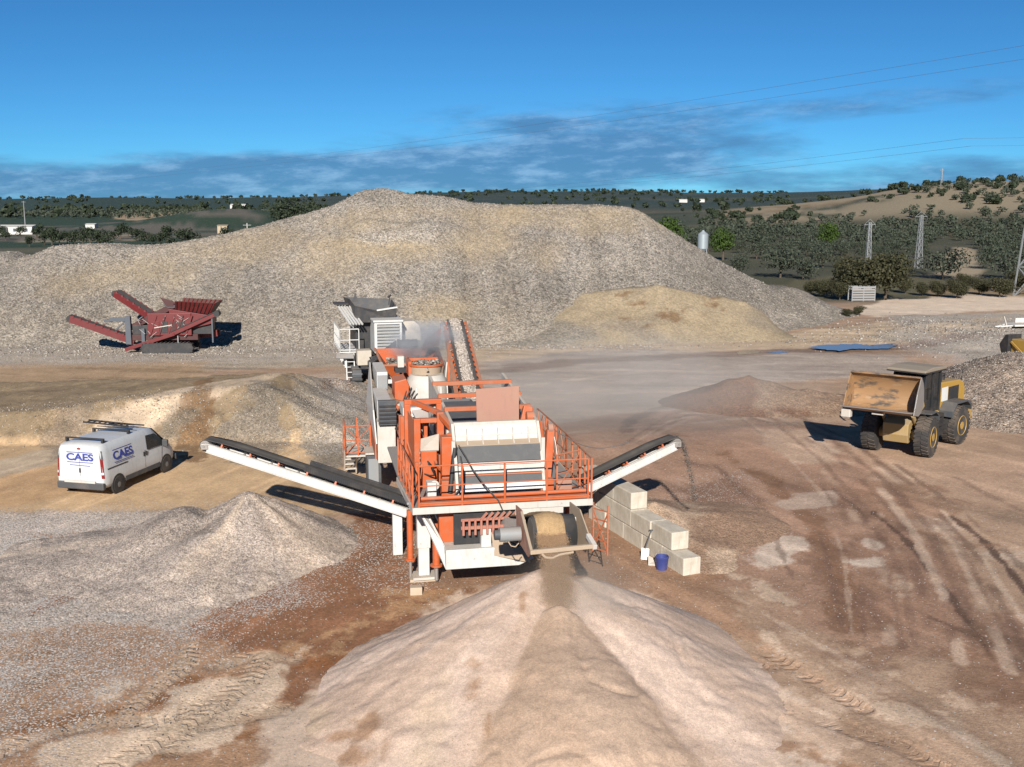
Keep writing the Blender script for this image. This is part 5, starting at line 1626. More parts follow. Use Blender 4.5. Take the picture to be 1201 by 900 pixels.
# lone timber block by the front leg
o = MB().box(-0.16, 0.16, -0.12, 0.12, 0, 0.22).build('timber_block', TIMBER, None, 0.012)
o.location = gz(488, 697)
o.rotation_euler = (0, 0, R(8))
tag(o, 'small pale block lying beside the white front leg of the screening plant', 'block')


# --- material in the air
def grains(name, P, size, mat, label, cat):
    o = rocks(name, P, size, mat)
    tag(o, label, cat)
    return o


SANDG = rockmat('sand_grain', S(150, 120, 90), S(174, 142, 110), S(198, 168, 136))
N = 52000
t = RNG.uniform(0, 1, N)
u = UB0 + 0.07 + (UB1 - UB0) * 0.62 * RNG.uniform(0, 1, N) + RNG.normal(0, 0.025, N) * (1 + 2.5 * t)
p0 = np.array([from_plant((a, -3.50, 2.80)) for a in u])
fall = 0.80 * t
fx, fy = math.sin(R(PROT)), -math.cos(R(PROT))
px_ = p0[:, 0] + fx * 2.4 * fall * 0.7 + RNG.normal(0, 0.022, N) * (1 + 3.5 * t)
py_ = p0[:, 1] + fy * 2.4 * fall + RNG.normal(0, 0.05, N) * (0.4 + t)
pz_ = p0[:, 2] - 4.7 * fall ** 2 + RNG.normal(0, 0.03, N)
# keep them over the heap
zs = sand_z(px_, py_)
ok = pz_ > zs - 0.02
grains('falling_sand', np.stack([px_, py_, pz_], 1)[ok], RNG.uniform(0.004, 0.0095, int(ok.sum())), SANDG, 'curtain of sand falling from the front belt onto the heap', 'falling sand')
N = 1500
t = RNG.uniform(0, 1, N)
hd = from_plant(gR(LR + 0.1, 0, -0.05))
dr = Vector((5.0 - 1.3, 32.4 - 31.0, 0)).normalized()
fall = 0.62 * t
q = np.stack([hd.x + dr.x * 1.2 * fall + RNG.normal(0, 0.05, N), hd.y + dr.y * 1.2 * fall + RNG.normal(0, 0.12, N), hd.z + 0.1 - 4.9 * fall ** 2 - 0.2 * t + RNG.normal(0, 0.04, N)], 1)
grains('falling_gravel', q, RNG.uniform(0.008, 0.022, N), rockmat('dark_gravel_grain', (0.05, 0.045, 0.04), (0.10, 0.09, 0.08), (0.2, 0.18, 0.16)), 'thin dark stream of gravel dropping from the short right conveyor', 'falling gravel')

# ------------------------------------------------------------------ van
VANW = paint('van_white', (0.50, 0.515, 0.52), 0.3, dust=0.22, grime=0.4, dustcol=(0.36, 0.30, 0.23), coat=0.3)
GLASS = paint('dark_glass', (0.012, 0.014, 0.016), 0.08, dust=0.12, grime=0.0, spec=0.6)
PLAST = paint('grey_bumper_plastic', (0.055, 0.057, 0.06), 0.6, dust=0.3)
REDL = paint('red_lamp', (0.20, 0.012, 0.012), 0.2, dust=0.1)
BLUE = paint('blue_lettering', (0.030, 0.045, 0.24), 0.5, dust=0.08, grime=0.05)
PLATEW = paint('number_plate', (0.55, 0.55, 0.52), 0.4, dust=0.3)
HUB = paint('wheel_cover', (0.18, 0.18, 0.18), 0.5, metal=0.3, dust=0.35)

van = thing('van', 'white panel van with blue lettering, roof bars and a ladder, parked on the tan yard', 'van', (-14.72, 38.85, 0.0), -14.0)
van.location.z = float(terrain(np.array([-14.72]), np.array([38.85]))[0]) - 0.01


def body_section(y, zb, zr, w, wr):
    if zr > 1.3:
        pr = [(w - 0.07, zb), (w, zb + 0.14), (w + 0.005, 0.72), (w, 0.98), (w - 0.02, 1.14), (wr + 0.055, zr - 0.30), (wr + 0.015, zr - 0.13), (wr - 0.07, zr - 0.03), (wr * 0.5, zr), (0.0, zr + 0.012)]
    else:
        pr = [(w - 0.07, zb), (w, zb + 0.12), (w, zr * 0.62), (w - 0.01, zr * 0.72), (w - 0.02, zr * 0.82), (wr + 0.06, zr * 0.90), (wr + 0.02, zr * 0.95), (wr - 0.08, zr * 0.985), (wr * 0.5, zr), (0.0, zr + 0.01)]
    full = [(x, y, z) for x, z in pr] + [(-x, y, z) for x, z in pr[-2::-1]]
    return full


secs = [body_section(*a) for a in ((-2.27, 0.42, 1.86, 0.90, 0.79), (-2.20, 0.36, 1.92, 0.94, 0.82), (-1.9, 0.34, 1.945, 0.95, 0.83), (-0.6, 0.34, 1.96, 0.95, 0.83), (0.55, 0.34, 1.955, 0.95, 0.82),
                                   (0.95, 0.34, 1.92, 0.95, 0.79), (1.15, 0.34, 1.83, 0.95, 0.765), (1.6, 0.34, 1.46, 0.94, 0.77), (1.95, 0.34, 1.16, 0.93, 0.78), (2.25, 0.36, 1.02, 0.88, 0.72), (2.43, 0.40, 0.86, 0.79, 0.64), (2.50, 0.45, 0.70, 0.72, 0.6))]
n = len(secs[0])
mb = MB()
vs = [p for s in secs for p in s]
fs = [(i * n + j, i * n + j + 1, (i + 1) * n + j + 1, (i + 1) * n + j) for i in range(len(secs) - 1) for j in range(n - 1)]
fs += [(i * n, (i + 1) * n, (i + 1) * n + n - 1, i * n + n - 1) for i in range(len(secs) - 1)]
fs += [tuple(range(n)), tuple(range((len(secs) - 1) * n + n - 1, (len(secs) - 1) * n - 1, -1))]
vbody = mb.add(vs, fs).build('body', VANW, van, smooth=True)
for q in (1, -1):
    MB().plate([(q * 0.955, 0.42, 1.17), (q * 0.95, 1.62, 1.15), (q * 0.895, 1.36, 1.45), (q * 0.86, 1.06, 1.66), (q * 0.868, 0.46, 1.70)], 0.012).build('side_window', GLASS, vbody)
    m = MB().box(q * 0.94, q * 1.16, 1.42, 1.56, 1.08, 1.34)
    m.build('wing_mirror', PLAST, van, 0.03)
    MB().box(q * 0.925, q * 0.962, -1.02, 1.22, 0.34, 0.52).build('sill_trim', PLAST, vbody, 0.008)
    tl = MB().plate([(q * 0.86, -2.285, 0.72), (q * 0.945, -2.235, 0.72), (q * 0.90, -2.225, 1.40), (q * 0.82, -2.28, 1.40)], 0.03).build('tail_lamp', REDL, van, 0.006)
    MB().plate([(q * 0.82, -2.283, 1.40), (q * 0.905, -2.228, 1.40), (q * 0.86, -2.20, 1.70), (q * 0.79, -2.26, 1.70)], 0.025).build('lamp_pillar', PLAST, tl)
    MB().plate([(q * 0.87, -2.30, 0.86), (q * 0.94, -2.25, 0.86), (q * 0.93, -2.245, 0.94), (q * 0.86, -2.295, 0.94)], 0.02).build('reversing_lamp', PLATEW, tl)
    MB().beam((q * 0.957, -2.05, 1.02), (q * 0.957, -0.85, 1.02), 0.012, 0.035).build('door_rail', BLACKM, vbody)
    for yy in (0.18, 0.34):
        MB().box(q * 0.95, q * 0.972, yy - 0.02, yy + 0.06, 0.98, 1.14).build('door_handle', BLACKM, vbody, 0.005)
    MB().beam((q * 0.957, 0.27, 0.55), (q * 0.945, 0.27, 1.20), 0.006, 0.012, (0, 1, 0)).build('door_seam', PLAST, vbody)
    MB().beam((q * 0.957, 1.36, 0.62), (q * 0.953, 1.40, 1.12), 0.006, 0.012, (0, 1, 0)).build('door_seam', PLAST, vbody)
    for yy in (-1.45, 1.65):
        MB().lathe((q * 0.90, yy, 0.34), (q, 0, 0), [(0.02, 0.0), (0.385, 0.0), (0.385, 0.062), (0.02, 0.062)], 26).build('wheel_arch', BLACKM, vbody, smooth=True)  # black disc on the uncut body stands in for the shaded wheel opening
        wh = MB().lathe((q * 0.76, yy, 0.325), (q, 0, 0), [(0.20, 0.0), (0.30, 0.0), (0.325, 0.03), (0.325, 0.18), (0.305, 0.21), (0.21, 0.215)], 28).build('wheel', TYRE, van, smooth=True)
        MB().lathe((q * 0.96, yy, 0.325), (q, 0, 0), [(0.02, 0.02), (0.10, 0.015), (0.20, 0.0), (0.215, 0.012), (0.215, 0.0), (0.02, -0.02)], 20).build('rim', HUB, wh, smooth=True)
MB().plate([(-0.72, 1.13, 1.835), (0.72, 1.13, 1.835), (0.77, 1.93, 1.18), (-0.77, 1.93, 1.18)], 0.03).build('windscreen', GLASS, vbody)
MB().box(-0.94, 0.94, -2.34, -2.16, 0.30, 0.56).build('rear_bumper', PLAST, van, 0.04)
MB().box(-0.62, 0.62, -2.355, -2.30, 0.54, 0.62).build('bumper_step', WHITE_D, van, 0.01)
MB().box(-0.27, 0.27, -2.30, -2.272, 0.66, 0.78).build('number_plate', PLATEW, van)
MB().box(-0.03, 0.03, -2.30, -2.272, 0.90, 1.06).build('tailgate_handle', BLACKM, van, 0.008)
MB().box(-0.06, 0.06, -2.30, -2.255, 1.74, 1.79).build('brake_lamp', REDL, van, 0.005)
MB().beam((0.0, -2.278, 0.64), (0.0, -2.268, 1.84), 0.008, 0.008, (0, 1, 0)).build('tailgate_seam', PLAST, vbody)
MB().box(-0.86, 0.86, 2.44, 2.56, 0.30, 0.55).build('front_bumper', PLAST, van, 0.04)


def lettering(txt, size, mat, parent, loc, rot, bold=0.012, xs=1.0, name='lettering'):
    cu = bpy.data.curves.new(name, 'FONT')
    cu.body = txt
    cu.size = size
    cu.extrude = 0.003
    cu.offset = bold
    cu.align_x = 'CENTER'
    cu.align_y = 'CENTER'
    tmp = bpy.data.objects.new('tmp', cu)
    COL.objects.link(tmp)
    dg = bpy.context.evaluated_depsgraph_get()
    me = bpy.data.meshes.new_from_object(tmp.evaluated_get(dg))
    bpy.data.objects.remove(tmp)
    me.materials.clear()
    me.materials.append(mat)
    o = bpy.data.objects.new(name, me)
    COL.objects.link(o)
    o.parent = parent
    o.location = loc
    o.rotation_euler = rot
    o.scale = (xs, 1, 1)
    return o


tilt = math.atan2(0.10, 0.55)
lettering('CAES', 0.40, BLUE, van, (0.922, -1.05, 1.38), (math.pi / 2 - tilt, 0, math.pi / 2), 0.012, 1.28)
for dz, dx in ((0.22, -0.036), (-0.22, 0.036)):
    MB().beam((0.925 + dx, -1.62, 1.38 + dz), (0.925 + dx, -0.48, 1.38 + dz), 0.008, 0.03).build('lettering_stripe', BLUE, van)
lettering('CAES', 0.34, BLUE, van, (0.02, -2.285, 1.45), (math.pi / 2 - 0.05, 0, 0), 0.010, 1.38)
for dz in (0.18, -0.18):
    MB().beam((-0.50, -2.283, 1.45 + dz), (0.54, -2.283, 1.45 + dz), 0.008, 0.022).build('lettering_stripe', BLUE, van)
MB().beam((-0.40, -2.284, 1.17), (0.42, -2.284, 1.15), 0.006, 0.02).build('lettering_stripe', BLUE, van)
for yy in (-1.9, -0.35):
    rk = MB().beam((-0.78, yy, 2.06), (0.78, yy, 2.06), 0.06, 0.05).build('roof_bar', BLACKM, van, 0.008)
    for q in (-0.72, 0.72):
        MB().box(q - 0.04, q + 0.04, yy - 0.06, yy + 0.06, 1.92, 2.05).build('bar_foot', BLACKM, rk, 0.008)
ladder = thing('ladder', 'dark folded ladder lying across the roof of the white van', 'ladder', van.location.copy(), -14.0)
m = MB()
for dy in (-0.18, 0.18):
    MB().beam((-1.55, 0.35 + dy, 2.16), (0.55, 0.10 + dy, 2.14), 0.03, 0.06).build('stile', BLACKM, ladder)
for k in range(8):
    f = (k + 0.5) / 8
    MB().beam((-1.55 + 2.1 * f, 0.35 - 0.25 * f - 0.18, 2.155), (-1.55 + 2.1 * f, 0.35 - 0.25 * f + 0.18, 2.155), 0.03, 0.03).build('rung', BLACKM, ladder)
MB().beam((-0.75, 0.62, 2.06), (0.75, 0.62, 2.06), 0.06, 0.05).build('roof_bar', BLACKM, van, 0.008)
MB().beam((-0.75, -0.1, 2.10), (0.75, -0.1, 2.10), 0.04, 0.03).build('roof_bar', BLACKM, van, 0.008)

# ------------------------------------------------------------------ wheel loader
YEL = paint('loader_yellow', (0.34, 0.20, 0.035), 0.45, dust=0.38, grime=0.3, dustcol=(0.30, 0.235, 0.16))
YEL_D = paint('dusty_loader_yellow', (0.30, 0.205, 0.085), 0.65, dust=0.6, grime=0.35, dustcol=(0.32, 0.26, 0.19))
BUCK, tB = new_mat('scoured_bucket_steel')
obb = tB.n('ShaderNodeTexCoord').outputs['Object']
mpb = tB.n('ShaderNodeMapping', {'Vector': obb, 'Scale': (0.55, 1.3, 1.6)}).outputs[0]
bb = tB.mix(tB.smooth(tB.noise(mpb, 2.2, 6.0, 0.65), 0.48, 0.66), (0.30, 0.175, 0.085), (0.085, 0.07, 0.058))
bb = tB.mix(tB.smooth(tB.noise(mpb, 5.0, 5.0, 0.6), 0.55, 0.75), bb, (0.34, 0.235, 0.14))
finish(tB, tB.n('ShaderNodeBsdfPrincipled', {'Base Color': bb, 'Roughness': 0.55, 'Metallic': 0.1}))
ROOFM = paint('dusty_roof', (0.20, 0.165, 0.125), 0.8, dust=0.5, dustcol=(0.26, 0.215, 0.165))
loader = thing('wheel_loader', 'yellow wheel loader with raised empty bucket driving towards the screening plant', 'wheel loader', (16.15, 43.43, 0.0), 143.0)


def big_wheel(x, y, r=0.84, w=0.62):
    q = 1 if x > 0 else -1
    o = MB().lathe((x - q * w / 2, y, r), (q, 0, 0), [(r * 0.52, 0.02), (r * 0.80, 0.0), (r * 0.93, 0.05), (r * 0.965, 0.12), (r * 0.965, w - 0.12), (r * 0.93, w - 0.05), (r * 0.80, w), (r * 0.52, w - 0.03)], 36).build('wheel', TYRE, loader, smooth=True)
    t = MB()
    for k in range(26):
        for side in (-1, 1):
            a0 = 2 * math.pi * (k + (0.5 if side > 0 else 0)) / 26
            pts = []
            for aa, xx in ((a0 - 0.07, 0.02), (a0 + 0.06, 0.02), (a0 + 0.16, w * 0.5 - 0.03), (a0 + 0.03, w * 0.5 - 0.03)):
                for rr in (r * 0.94, r * 1.005):
                    rr2 = rr - (0.02 if xx > 0.2 else 0)
                    pts.append((x + side * xx, y + rr2 * math.sin(aa), r + rr2 * math.cos(aa)))
            t.add(pts, [(0, 2, 4, 6), (1, 7, 5, 3), (0, 1, 3, 2), (2, 3, 5, 4), (4, 5, 7, 6), (6, 7, 1, 0)])
    tr = t.build('tread', TYRE, o)
    tr['kind'] = 'stuff'
    MB().lathe((x + q * (w / 2 - 0.10), y, r), (q, 0, 0), [(0.05, 0.08), (0.16, 0.08), (0.20, 0.02), (0.34, -0.02), (0.42, 0.09), (0.44, 0.07), (0.44, -0.10), (0.05, -0.12)], 24).build('rim', YEL, o, smooth=True)
    return o


for x, y in ((1.08, 0.0), (-1.08, 0.0), (1.08, -3.42), (-1.08, -3.42)):
    big_wheel(x, y)
MB().tube((-0.8, 0, 0.84), (0.8, 0, 0.84), 0.22, n=14).build('axle', YEL_D, loader, smooth=True)
MB().tube((-0.8, -3.42, 0.84), (0.8, -3.42, 0.84), 0.22, n=14).build('axle', YEL_D, loader, smooth=True)
ff = MB().prism([(-1.25, 0.62), (0.50, 0.55), (0.66, 0.9), (0.62, 1.35), (0.05, 1.55), (-0.55, 2.15), (-1.0, 2.15), (-1.25, 1.5)], 0, -0.52, 0.52).build('front_frame', YEL_D, loader, 0.03)
for q in (-1, 1):
    a = MB().prism([(-0.95, 1.92), (-0.75, 2.18), (0.2, 2.14), (1.45, 2.22), (1.72, 2.52), (1.78, 2.36), (1.66, 2.10), (0.4, 1.72), (-0.6, 1.78)], 0, q * 0.62 - 0.06, q * 0.62 + 0.06).build('lift_arm', YEL_D, loader, 0.012)
    MB().tube((q * 0.62, -0.35, 1.0), (q * 0.62, 0.45, 1.72), 0.085, n=12).build('lift_cylinder', YEL_D, a, smooth=True)
    MB().prism([(-1.0, 1.40), (-0.95, 1.62), (-0.55, 1.83), (0.25, 1.84), (0.25, 1.79), (-0.48, 1.78), (-0.86, 1.58), (-0.92, 1.38)], 0, q * 0.76, q * 1.30).build('front_fender', DGREY, loader, 0.01)
    MB().prism([(-4.35, 1.42), (-4.38, 1.68), (-3.95, 1.9), (-2.85, 1.9), (-2.5, 1.55), (-2.48, 1.3), (-2.53, 1.3), (-2.56, 1.5), (-2.92, 1.83), (-3.9, 1.83), (-4.25, 1.62)], 0, q * 0.72, q * 1.34).build('rear_fender', DGREY, loader, 0.01)
    MB().box(q * 0.70, q * 1.02, -2.35, -1.55, 0.55, 0.62).box(q * 0.70, q * 1.02, -2.35, -1.55, 0.95, 1.01).box(q * 0.72, q * 1.02, -2.35, -1.55, 1.35, 1.41).box(q * 0.72, q * 1.0, -2.36, -2.30, 0.55, 1.5).build('cab_steps', BLACKM, loader)
    MB().box(q * 0.45, q * 0.72, -0.42, -0.28, 2.32, 2.5).build('head_lamp', PLATEW, loader, 0.02)
    MB().beam((q * 0.58, -0.36, 2.1), (q * 0.58, -0.36, 2.34), 0.05, 0.05).build('lamp_post', YEL, loader)
MB().beam((-0.62, 0.4, 1.95), (0.62, 0.4, 1.95), 0.24, 0.24).build('arm_cross_tube', BLACKM, loader, 0.02)
MB().prism([(0.0, 2.0), (0.25, 2.3), (0.7, 2.85), (0.9, 2.80), (0.72, 2.3), (0.35, 1.85)], 0, -0.14, 0.14).build('tilt_lever', YEL_D, loader, 0.012)
MB().tube((0, -0.9, 2.05), (0, 0.78, 2.76), 0.09, n=12).build('tilt_cylinder', BLACKM, loader, smooth=True)
MB().tube((0, 0.8, 2.78), (0, 1.75, 3.05), 0.07, n=10).build('tilt_link', BLACKM, loader, smooth=True)
# bucket: curved shell seen from in front
inner = [(3.20, 2.34), (2.80, 2.20), (2.40, 2.16), (2.12, 2.24), (1.93, 2.42), (1.85, 2.70), (1.88, 3.0), (1.99, 3.28), (2.18, 3.52), (2.32, 3.60)]
outer = [(p[0] - 0.05 if k > 2 else p[0], p[1] - (0.05 if k < 5 else 0.0)) for k, p in enumerate(inner)]
BW = 1.36
mb = MB()
nn = len(inner)
for pr, xo in ((inner, BW), (outer, BW)):
    pass
vs = [(-BW, y, z) for y, z in inner] + [(BW, y, z) for y, z in inner] + [(-BW, y, z) for y, z in outer] + [(BW, y, z) for y, z in outer]
fs = [(k, k + 1, nn + k + 1, nn + k) for k in range(nn - 1)] + [(2 * nn + k, 3 * nn + k, 3 * nn + k + 1, 2 * nn + k + 1) for k in range(nn - 1)]
fs += [(0, nn, 3 * nn, 2 * nn), (nn - 1, 3 * nn - 1, 4 * nn - 1, 2 * nn - 1)]
bucket = mb.add(vs, fs).build('bucket', BUCK, loader, smooth=True)
for q in (-1, 1):
    MB().prism([(3.02, 2.22), (2.42, 2.10), (2.10, 2.18), (1.90, 2.38), (1.81, 2.70), (1.86, 3.02), (2.0, 3.36), (2.26, 3.62), (2.34, 3.54), (2.70, 3.0)], 0, q * BW, q * (BW + 0.035)).build('bucket_side', STEEL if q < 0 else BUCK, bucket, 0.004)
MB().box(-BW - 0.04, BW + 0.04, 3.10, 3.30, 2.325, 2.36).build('cutting_edge', STEEL, bucket, 0.004)
MB().beam((-BW, 2.32, 3.61), (BW, 2.32, 3.61), 0.10, 0.06).build('spill_guard', BUCK, bucket, 0.01)
MB().box(1.06, 1.44, 2.80, 3.06, 1.86, 2.20).build('bucket_guard', WHITE_D, bucket, 0.03)
MB().box(-0.2, 0.25, 2.7, 2.95, 2.08, 2.16).build('wear_plate', WHITE_D, bucket, 0.01)
MB().prism([(1.79, 2.12), (1.80, 2.7), (1.84, 3.0), (1.65, 2.9), (1.5, 2.4), (1.55, 2.1)], 0, -0.75, 0.75).build('bucket_hinge', BLACKM, bucket, 0.01)
# rear: hood, cab
hood = MB().prism([(-4.95, 1.15), (-5.0, 2.15), (-4.85, 2.50), (-4.4, 2.66), (-2.45, 2.74), (-2.45, 1.3)], 0, -0.72, 0.72).build('engine_hood', YEL, loader, 0.05)
MB().box(-0.95, 0.95, -5.30, -4.75, 0.75, 1.55).build('counterweight', YEL, loader, 0.06)
MB().box(-0.55, 0.55, -4.6, -2.2, 0.6, 1.3).build('rear_frame', DGREY, loader, 0.02)
for q in (-1, 1):
    MB().box(q * 0.722, q * 0.735, -4.3, -3.3, 1.75, 2.45).build('hood_grille', BLACKM, hood)
    MB().box(q * 0.735, q * 0.745, -3.2, -2.6, 1.9, 2.5).build('hood_door', PLATEW, hood)
MB().tube((0.28, -3.1, 2.7), (0.28, -3.1, 3.25), 0.06, n=10).build('exhaust', BLACKM, loader, smooth=True)
MB().tube((-0.28, -3.6, 2.68), (-0.28, -3.6, 2.98), 0.11, n=12).build('air_intake', BLACKM, loader, smooth=True)
m = MB()
for q in (-0.66, 0.66):
    m.path([(q, -4.7, 2.6), (q, -4.7, 3.05), (q, -2.7, 3.1), (q, -2.7, 2.72)], 0.018, 5)
m.build('hood_rail', BLACKM, loader)
cab = MB().prism([(-2.42, 1.55), (-2.42, 3.30), (-1.25, 3.30), (-0.95, 2.55), (-0.90, 1.9), (-1.15, 1.55)], 0, -0.70, 0.70).build('cab', GLASS, loader, 0.02)
for q in (-1, 1):
    for a, b in (((-2.42, 1.55), (-2.42, 3.32)), ((-1.25, 3.32), (-0.93, 2.5)), ((-0.93, 2.5), (-0.90, 1.85)), ((-1.75, 1.55), (-1.75, 3.3))):
        MB().beam((q * 0.71, a[0], a[1]), (q * 0.71, b[0], b[1]), 0.06, 0.09, (1, 0, 0)).build('cab_pillar', BLACKM, cab)
MB().prism([(-2.70, 3.34), (-2.66, 3.46), (-1.5, 3.52), (-0.72, 3.44), (-0.68, 3.34)], 0, -0.86, 0.86).build('cab_roof', ROOFM, cab, 0.03)
MB().box(-0.86, 0.86, -2.66, -0.70, 3.29, 3.335).build('roof_lining', BLACKM, cab)
MB().box(-0.72, 0.72, -2.44, -0.95, 1.40, 1.56).build('cab_base', YEL, cab, 0.02)
for q in (-1, 1):
    MB().beam((q * 0.72, -1.05, 2.6), (q * 1.12, -0.85, 2.75), 0.03, 0.03).build('mirror_arm', BLACKM, cab)
    MB().box(q * 1.08, q * 1.2, -0.9, -0.84, 2.45, 2.95).build('mirror', BLACKM, cab, 0.015)
MB().box(0.28, 0.42, -0.92, -0.86, 2.2, 2.32).build('cab_lamp', PLATEW, cab)

# the loader steers by its waist: swing the rear half a little
ART = R(-9.0)
for o in list(loader.children):
    nm = o.name.split('.')[0]
    yy = [v.co.y for v in o.data.vertices]
    if max(yy) < -0.6:
        px_, py_ = 0.0, -1.4
        o.rotation_euler = (0, 0, ART)
        o.location = (px_ - (px_ * math.cos(ART) - py_ * math.sin(ART)), py_ - (px_ * math.sin(ART) + py_ * math.cos(ART)), 0)

# ------------------------------------------------------------------ concrete blocks
CONC, tC = new_mat('cast_concrete')
obc = tC.n('ShaderNodeTexCoord').outputs['Object']
cb1 = tC.mix(tC.smooth(tC.noise(obc, 1.8, 6.0, 0.65), 0.35, 0.7), (0.50, 0.45, 0.375), (0.40, 0.35, 0.28))
cb1 = tC.mix(tC.m('MULTIPLY', tC.smooth(tC.noise(tC.n('ShaderNodeMapping', {'Vector': obc, 'Scale': (4.0, 4.0, 0.7)}).outputs[0], 1.7, 5.0, 0.65), 0.5, 0.7), 0.35), cb1, (0.26, 0.21, 0.155))
cb1 = tC.mix(tC.smooth(tC.noise(obc, 9.0, 4.0), 0.55, 0.8), cb1, (0.45, 0.40, 0.32))
finish(tC, tC.n('ShaderNodeBsdfPrincipled', {'Base Color': cb1, 'Roughness': 0.9, 'Specular IOR Level': 0.2, 'Normal': tC.n('ShaderNodeBump', {'Strength': 0.3, 'Distance': 0.02, 'Height': tC.noise(obc, 12.0, 5.0)}).outputs[0]}))
wd = Vector((-0.37, 0.929, 0))
wn = Vector((0.929, 0.37, 0))
BL, BWd, BH = 1.22, 0.56, 0.54
blk_me = None
ordn = ['nearest', 'second', 'third', 'fourth', 'fifth']
rown = ['bottom', 'middle', 'top']
for row, s0, cnt in ((0, 0.0, 5), (1, 0.70, 5), (2, 3.15, 3)):
    for k in range(cnt):
        if blk_me is None:
            mb = MB().box(0, BWd, 0, BL - 0.012, 0.0, BH - 0.008)
            o = mb.build('concrete_block', CONC, None, 0.03)
            blk_me = o
        else:
            o = blk_me.copy()
            COL.objects.link(o)
        p = Vector((4.80, 28.50, 0)) + wd * (s0 + k * BL + random.uniform(-0.01, 0.01)) + wn * random.uniform(-0.015, 0.02)
        o.location = (p.x, p.y, row * BH + 0.002 - 0.03)
        o.rotation_euler = (0, 0, math.atan2(-wd.x, wd.y) + random.uniform(-0.008, 0.008))
        if row == 0 and k == 0:
            lab = 'pale concrete block at the open near end of the wall, bottom course'
        elif k == 0:
            lab = f'pale concrete block ending the {rown[row]} course of the block wall'
        else:
            lab = f'pale concrete block, {ordn[k]} from the near end in the {rown[row]} course of the wall'
        tag(o, lab, 'concrete block', 'concrete blocks of the wall beside the screening plant')

# shovel leaning on the wall, and a blue pail
sh = thing('shovel', 'long-handled shovel leaning on the concrete block wall', 'shovel', gz(756, 656, 0.02))
tp = Vector(gy(764, 622, gz(756, 656)[1] + 0.25)) - Vector(sh.location)
MB().tube((0, 0, 0.30), tp, 0.018, n=7).build('handle', DGREY, sh)
MB().beam(tp + Vector((-0.07, 0, 0)), tp + Vector((0.07, 0, 0)), 0.03, 0.03).build('grip', DGREY, sh)
MB().plate([(-0.12, -0.06, 0.02), (0.10, -0.10, 0.0), (0.13, 0.0, 0.32), (-0.09, 0.02, 0.34)], 0.012).build('blade', STEEL, sh)
BLUEP = paint('blue_plastic', (0.035, 0.05, 0.19), 0.4, dust=0.2)
pail = thing('pail', 'blue plastic pail standing on the ground by the block wall', 'pail', gz(776, 668))
MB().lathe((0, 0, 0), (0, 0, 1), [(0.15, 0), (0.19, 0.34), (0.205, 0.36), (0.205, 0.40), (0.18, 0.40), (0.14, 0.03)], 20).build('body', BLUEP, pail, smooth=True)
MB().path([(0.20 * math.cos(a), 0.0, 0.36 + 0.16 * math.sin(a)) for a in np.linspace(0, math.pi, 9)], 0.008, 5).build('handle', STEEL, pail)
rag = MB().plate([(0, 0, 0.02), (0.3, -0.05, 0.02), (0.28, 0.2, 0.1), (0.02, 0.22, 0.25)], 0.05).build('cement_sack', WHITE_D, None, 0.02)
rag.location = gz(760, 664)
tag(rag, 'crumpled pale sack lying between the shovel and the blue pail', 'sack')

# ------------------------------------------------------------------ jaw crusher behind the plant
jaw = thing('jaw_crusher', 'grey and white tracked jaw crusher with dark hopper, behind the orange plant', 'jaw crusher', (-8.25, 62.6, 0.0), 14.0)
JW = paint('jaw_white', (0.50, 0.50, 0.48), 0.5, dust=0.25, grime=0.35)
JC = paint('jaw_cream', (0.42, 0.375, 0.31), 0.6, dust=0.5)
DST = paint('dark_hopper_steel', (0.045, 0.047, 0.05), 0.55, dust=0.3, grime=0.4)


def crawler(parent, u, v0, v1, w, h, mat=DGREY):
    r = h / 2
    pr = []
    for k in range(9):
        q = R(90 + 180 * k / 8)
        pr.append((v0 + r + r * math.cos(q), r + r * math.sin(q)))
    for k in range(9):
        q = R(-90 + 180 * k / 8)
        pr.append((v1 - r + r * math.cos(q), r + r * math.sin(q)))
    o = MB().prism(pr, 0, u - w / 2, u + w / 2).build('track', mat, parent, 0.0)
    sh_ = MB()
    per = 30
    for k in range(per):
        f = k / per
        L = v1 - v0 - h
        tot = 2 * L + 2 * math.pi * r
        d = f * tot
        if d < L:
            p, nv = (v0 + r + d, h), (0, 1)
        elif d < L + math.pi * r:
            a = math.pi / 2 - (d - L) / r
            p, nv = (v1 - r + r * math.cos(a), r + r * math.sin(a)), (math.cos(a), math.sin(a))
        elif d < 2 * L + math.pi * r:
            p, nv = (v1 - r - (d - L - math.pi * r), 0.0), (0, -1)
        else:
            a = -math.pi / 2 - (d - 2 * L - math.pi * r) / r
            p, nv = (v0 + r + r * math.cos(a), r + r * math.sin(a)), (math.cos(a), math.sin(a))
        a0 = (p[0], p[1])
        sh_.beam((u - w / 2 - 0.04, a0[0] + nv[0] * 0.02, a0[1] + nv[1] * 0.02), (u + w / 2 + 0.04, a0[0] + nv[0] * 0.02, a0[1] + nv[1] * 0.02), 0.10, 0.07, (0, nv[0], nv[1]) if abs(nv[0]) + abs(nv[1]) > 0 else (0, 0, 1))
    s2 = sh_.build('track_shoes', mat, o)
    s2['kind'] = 'stuff'
    return o


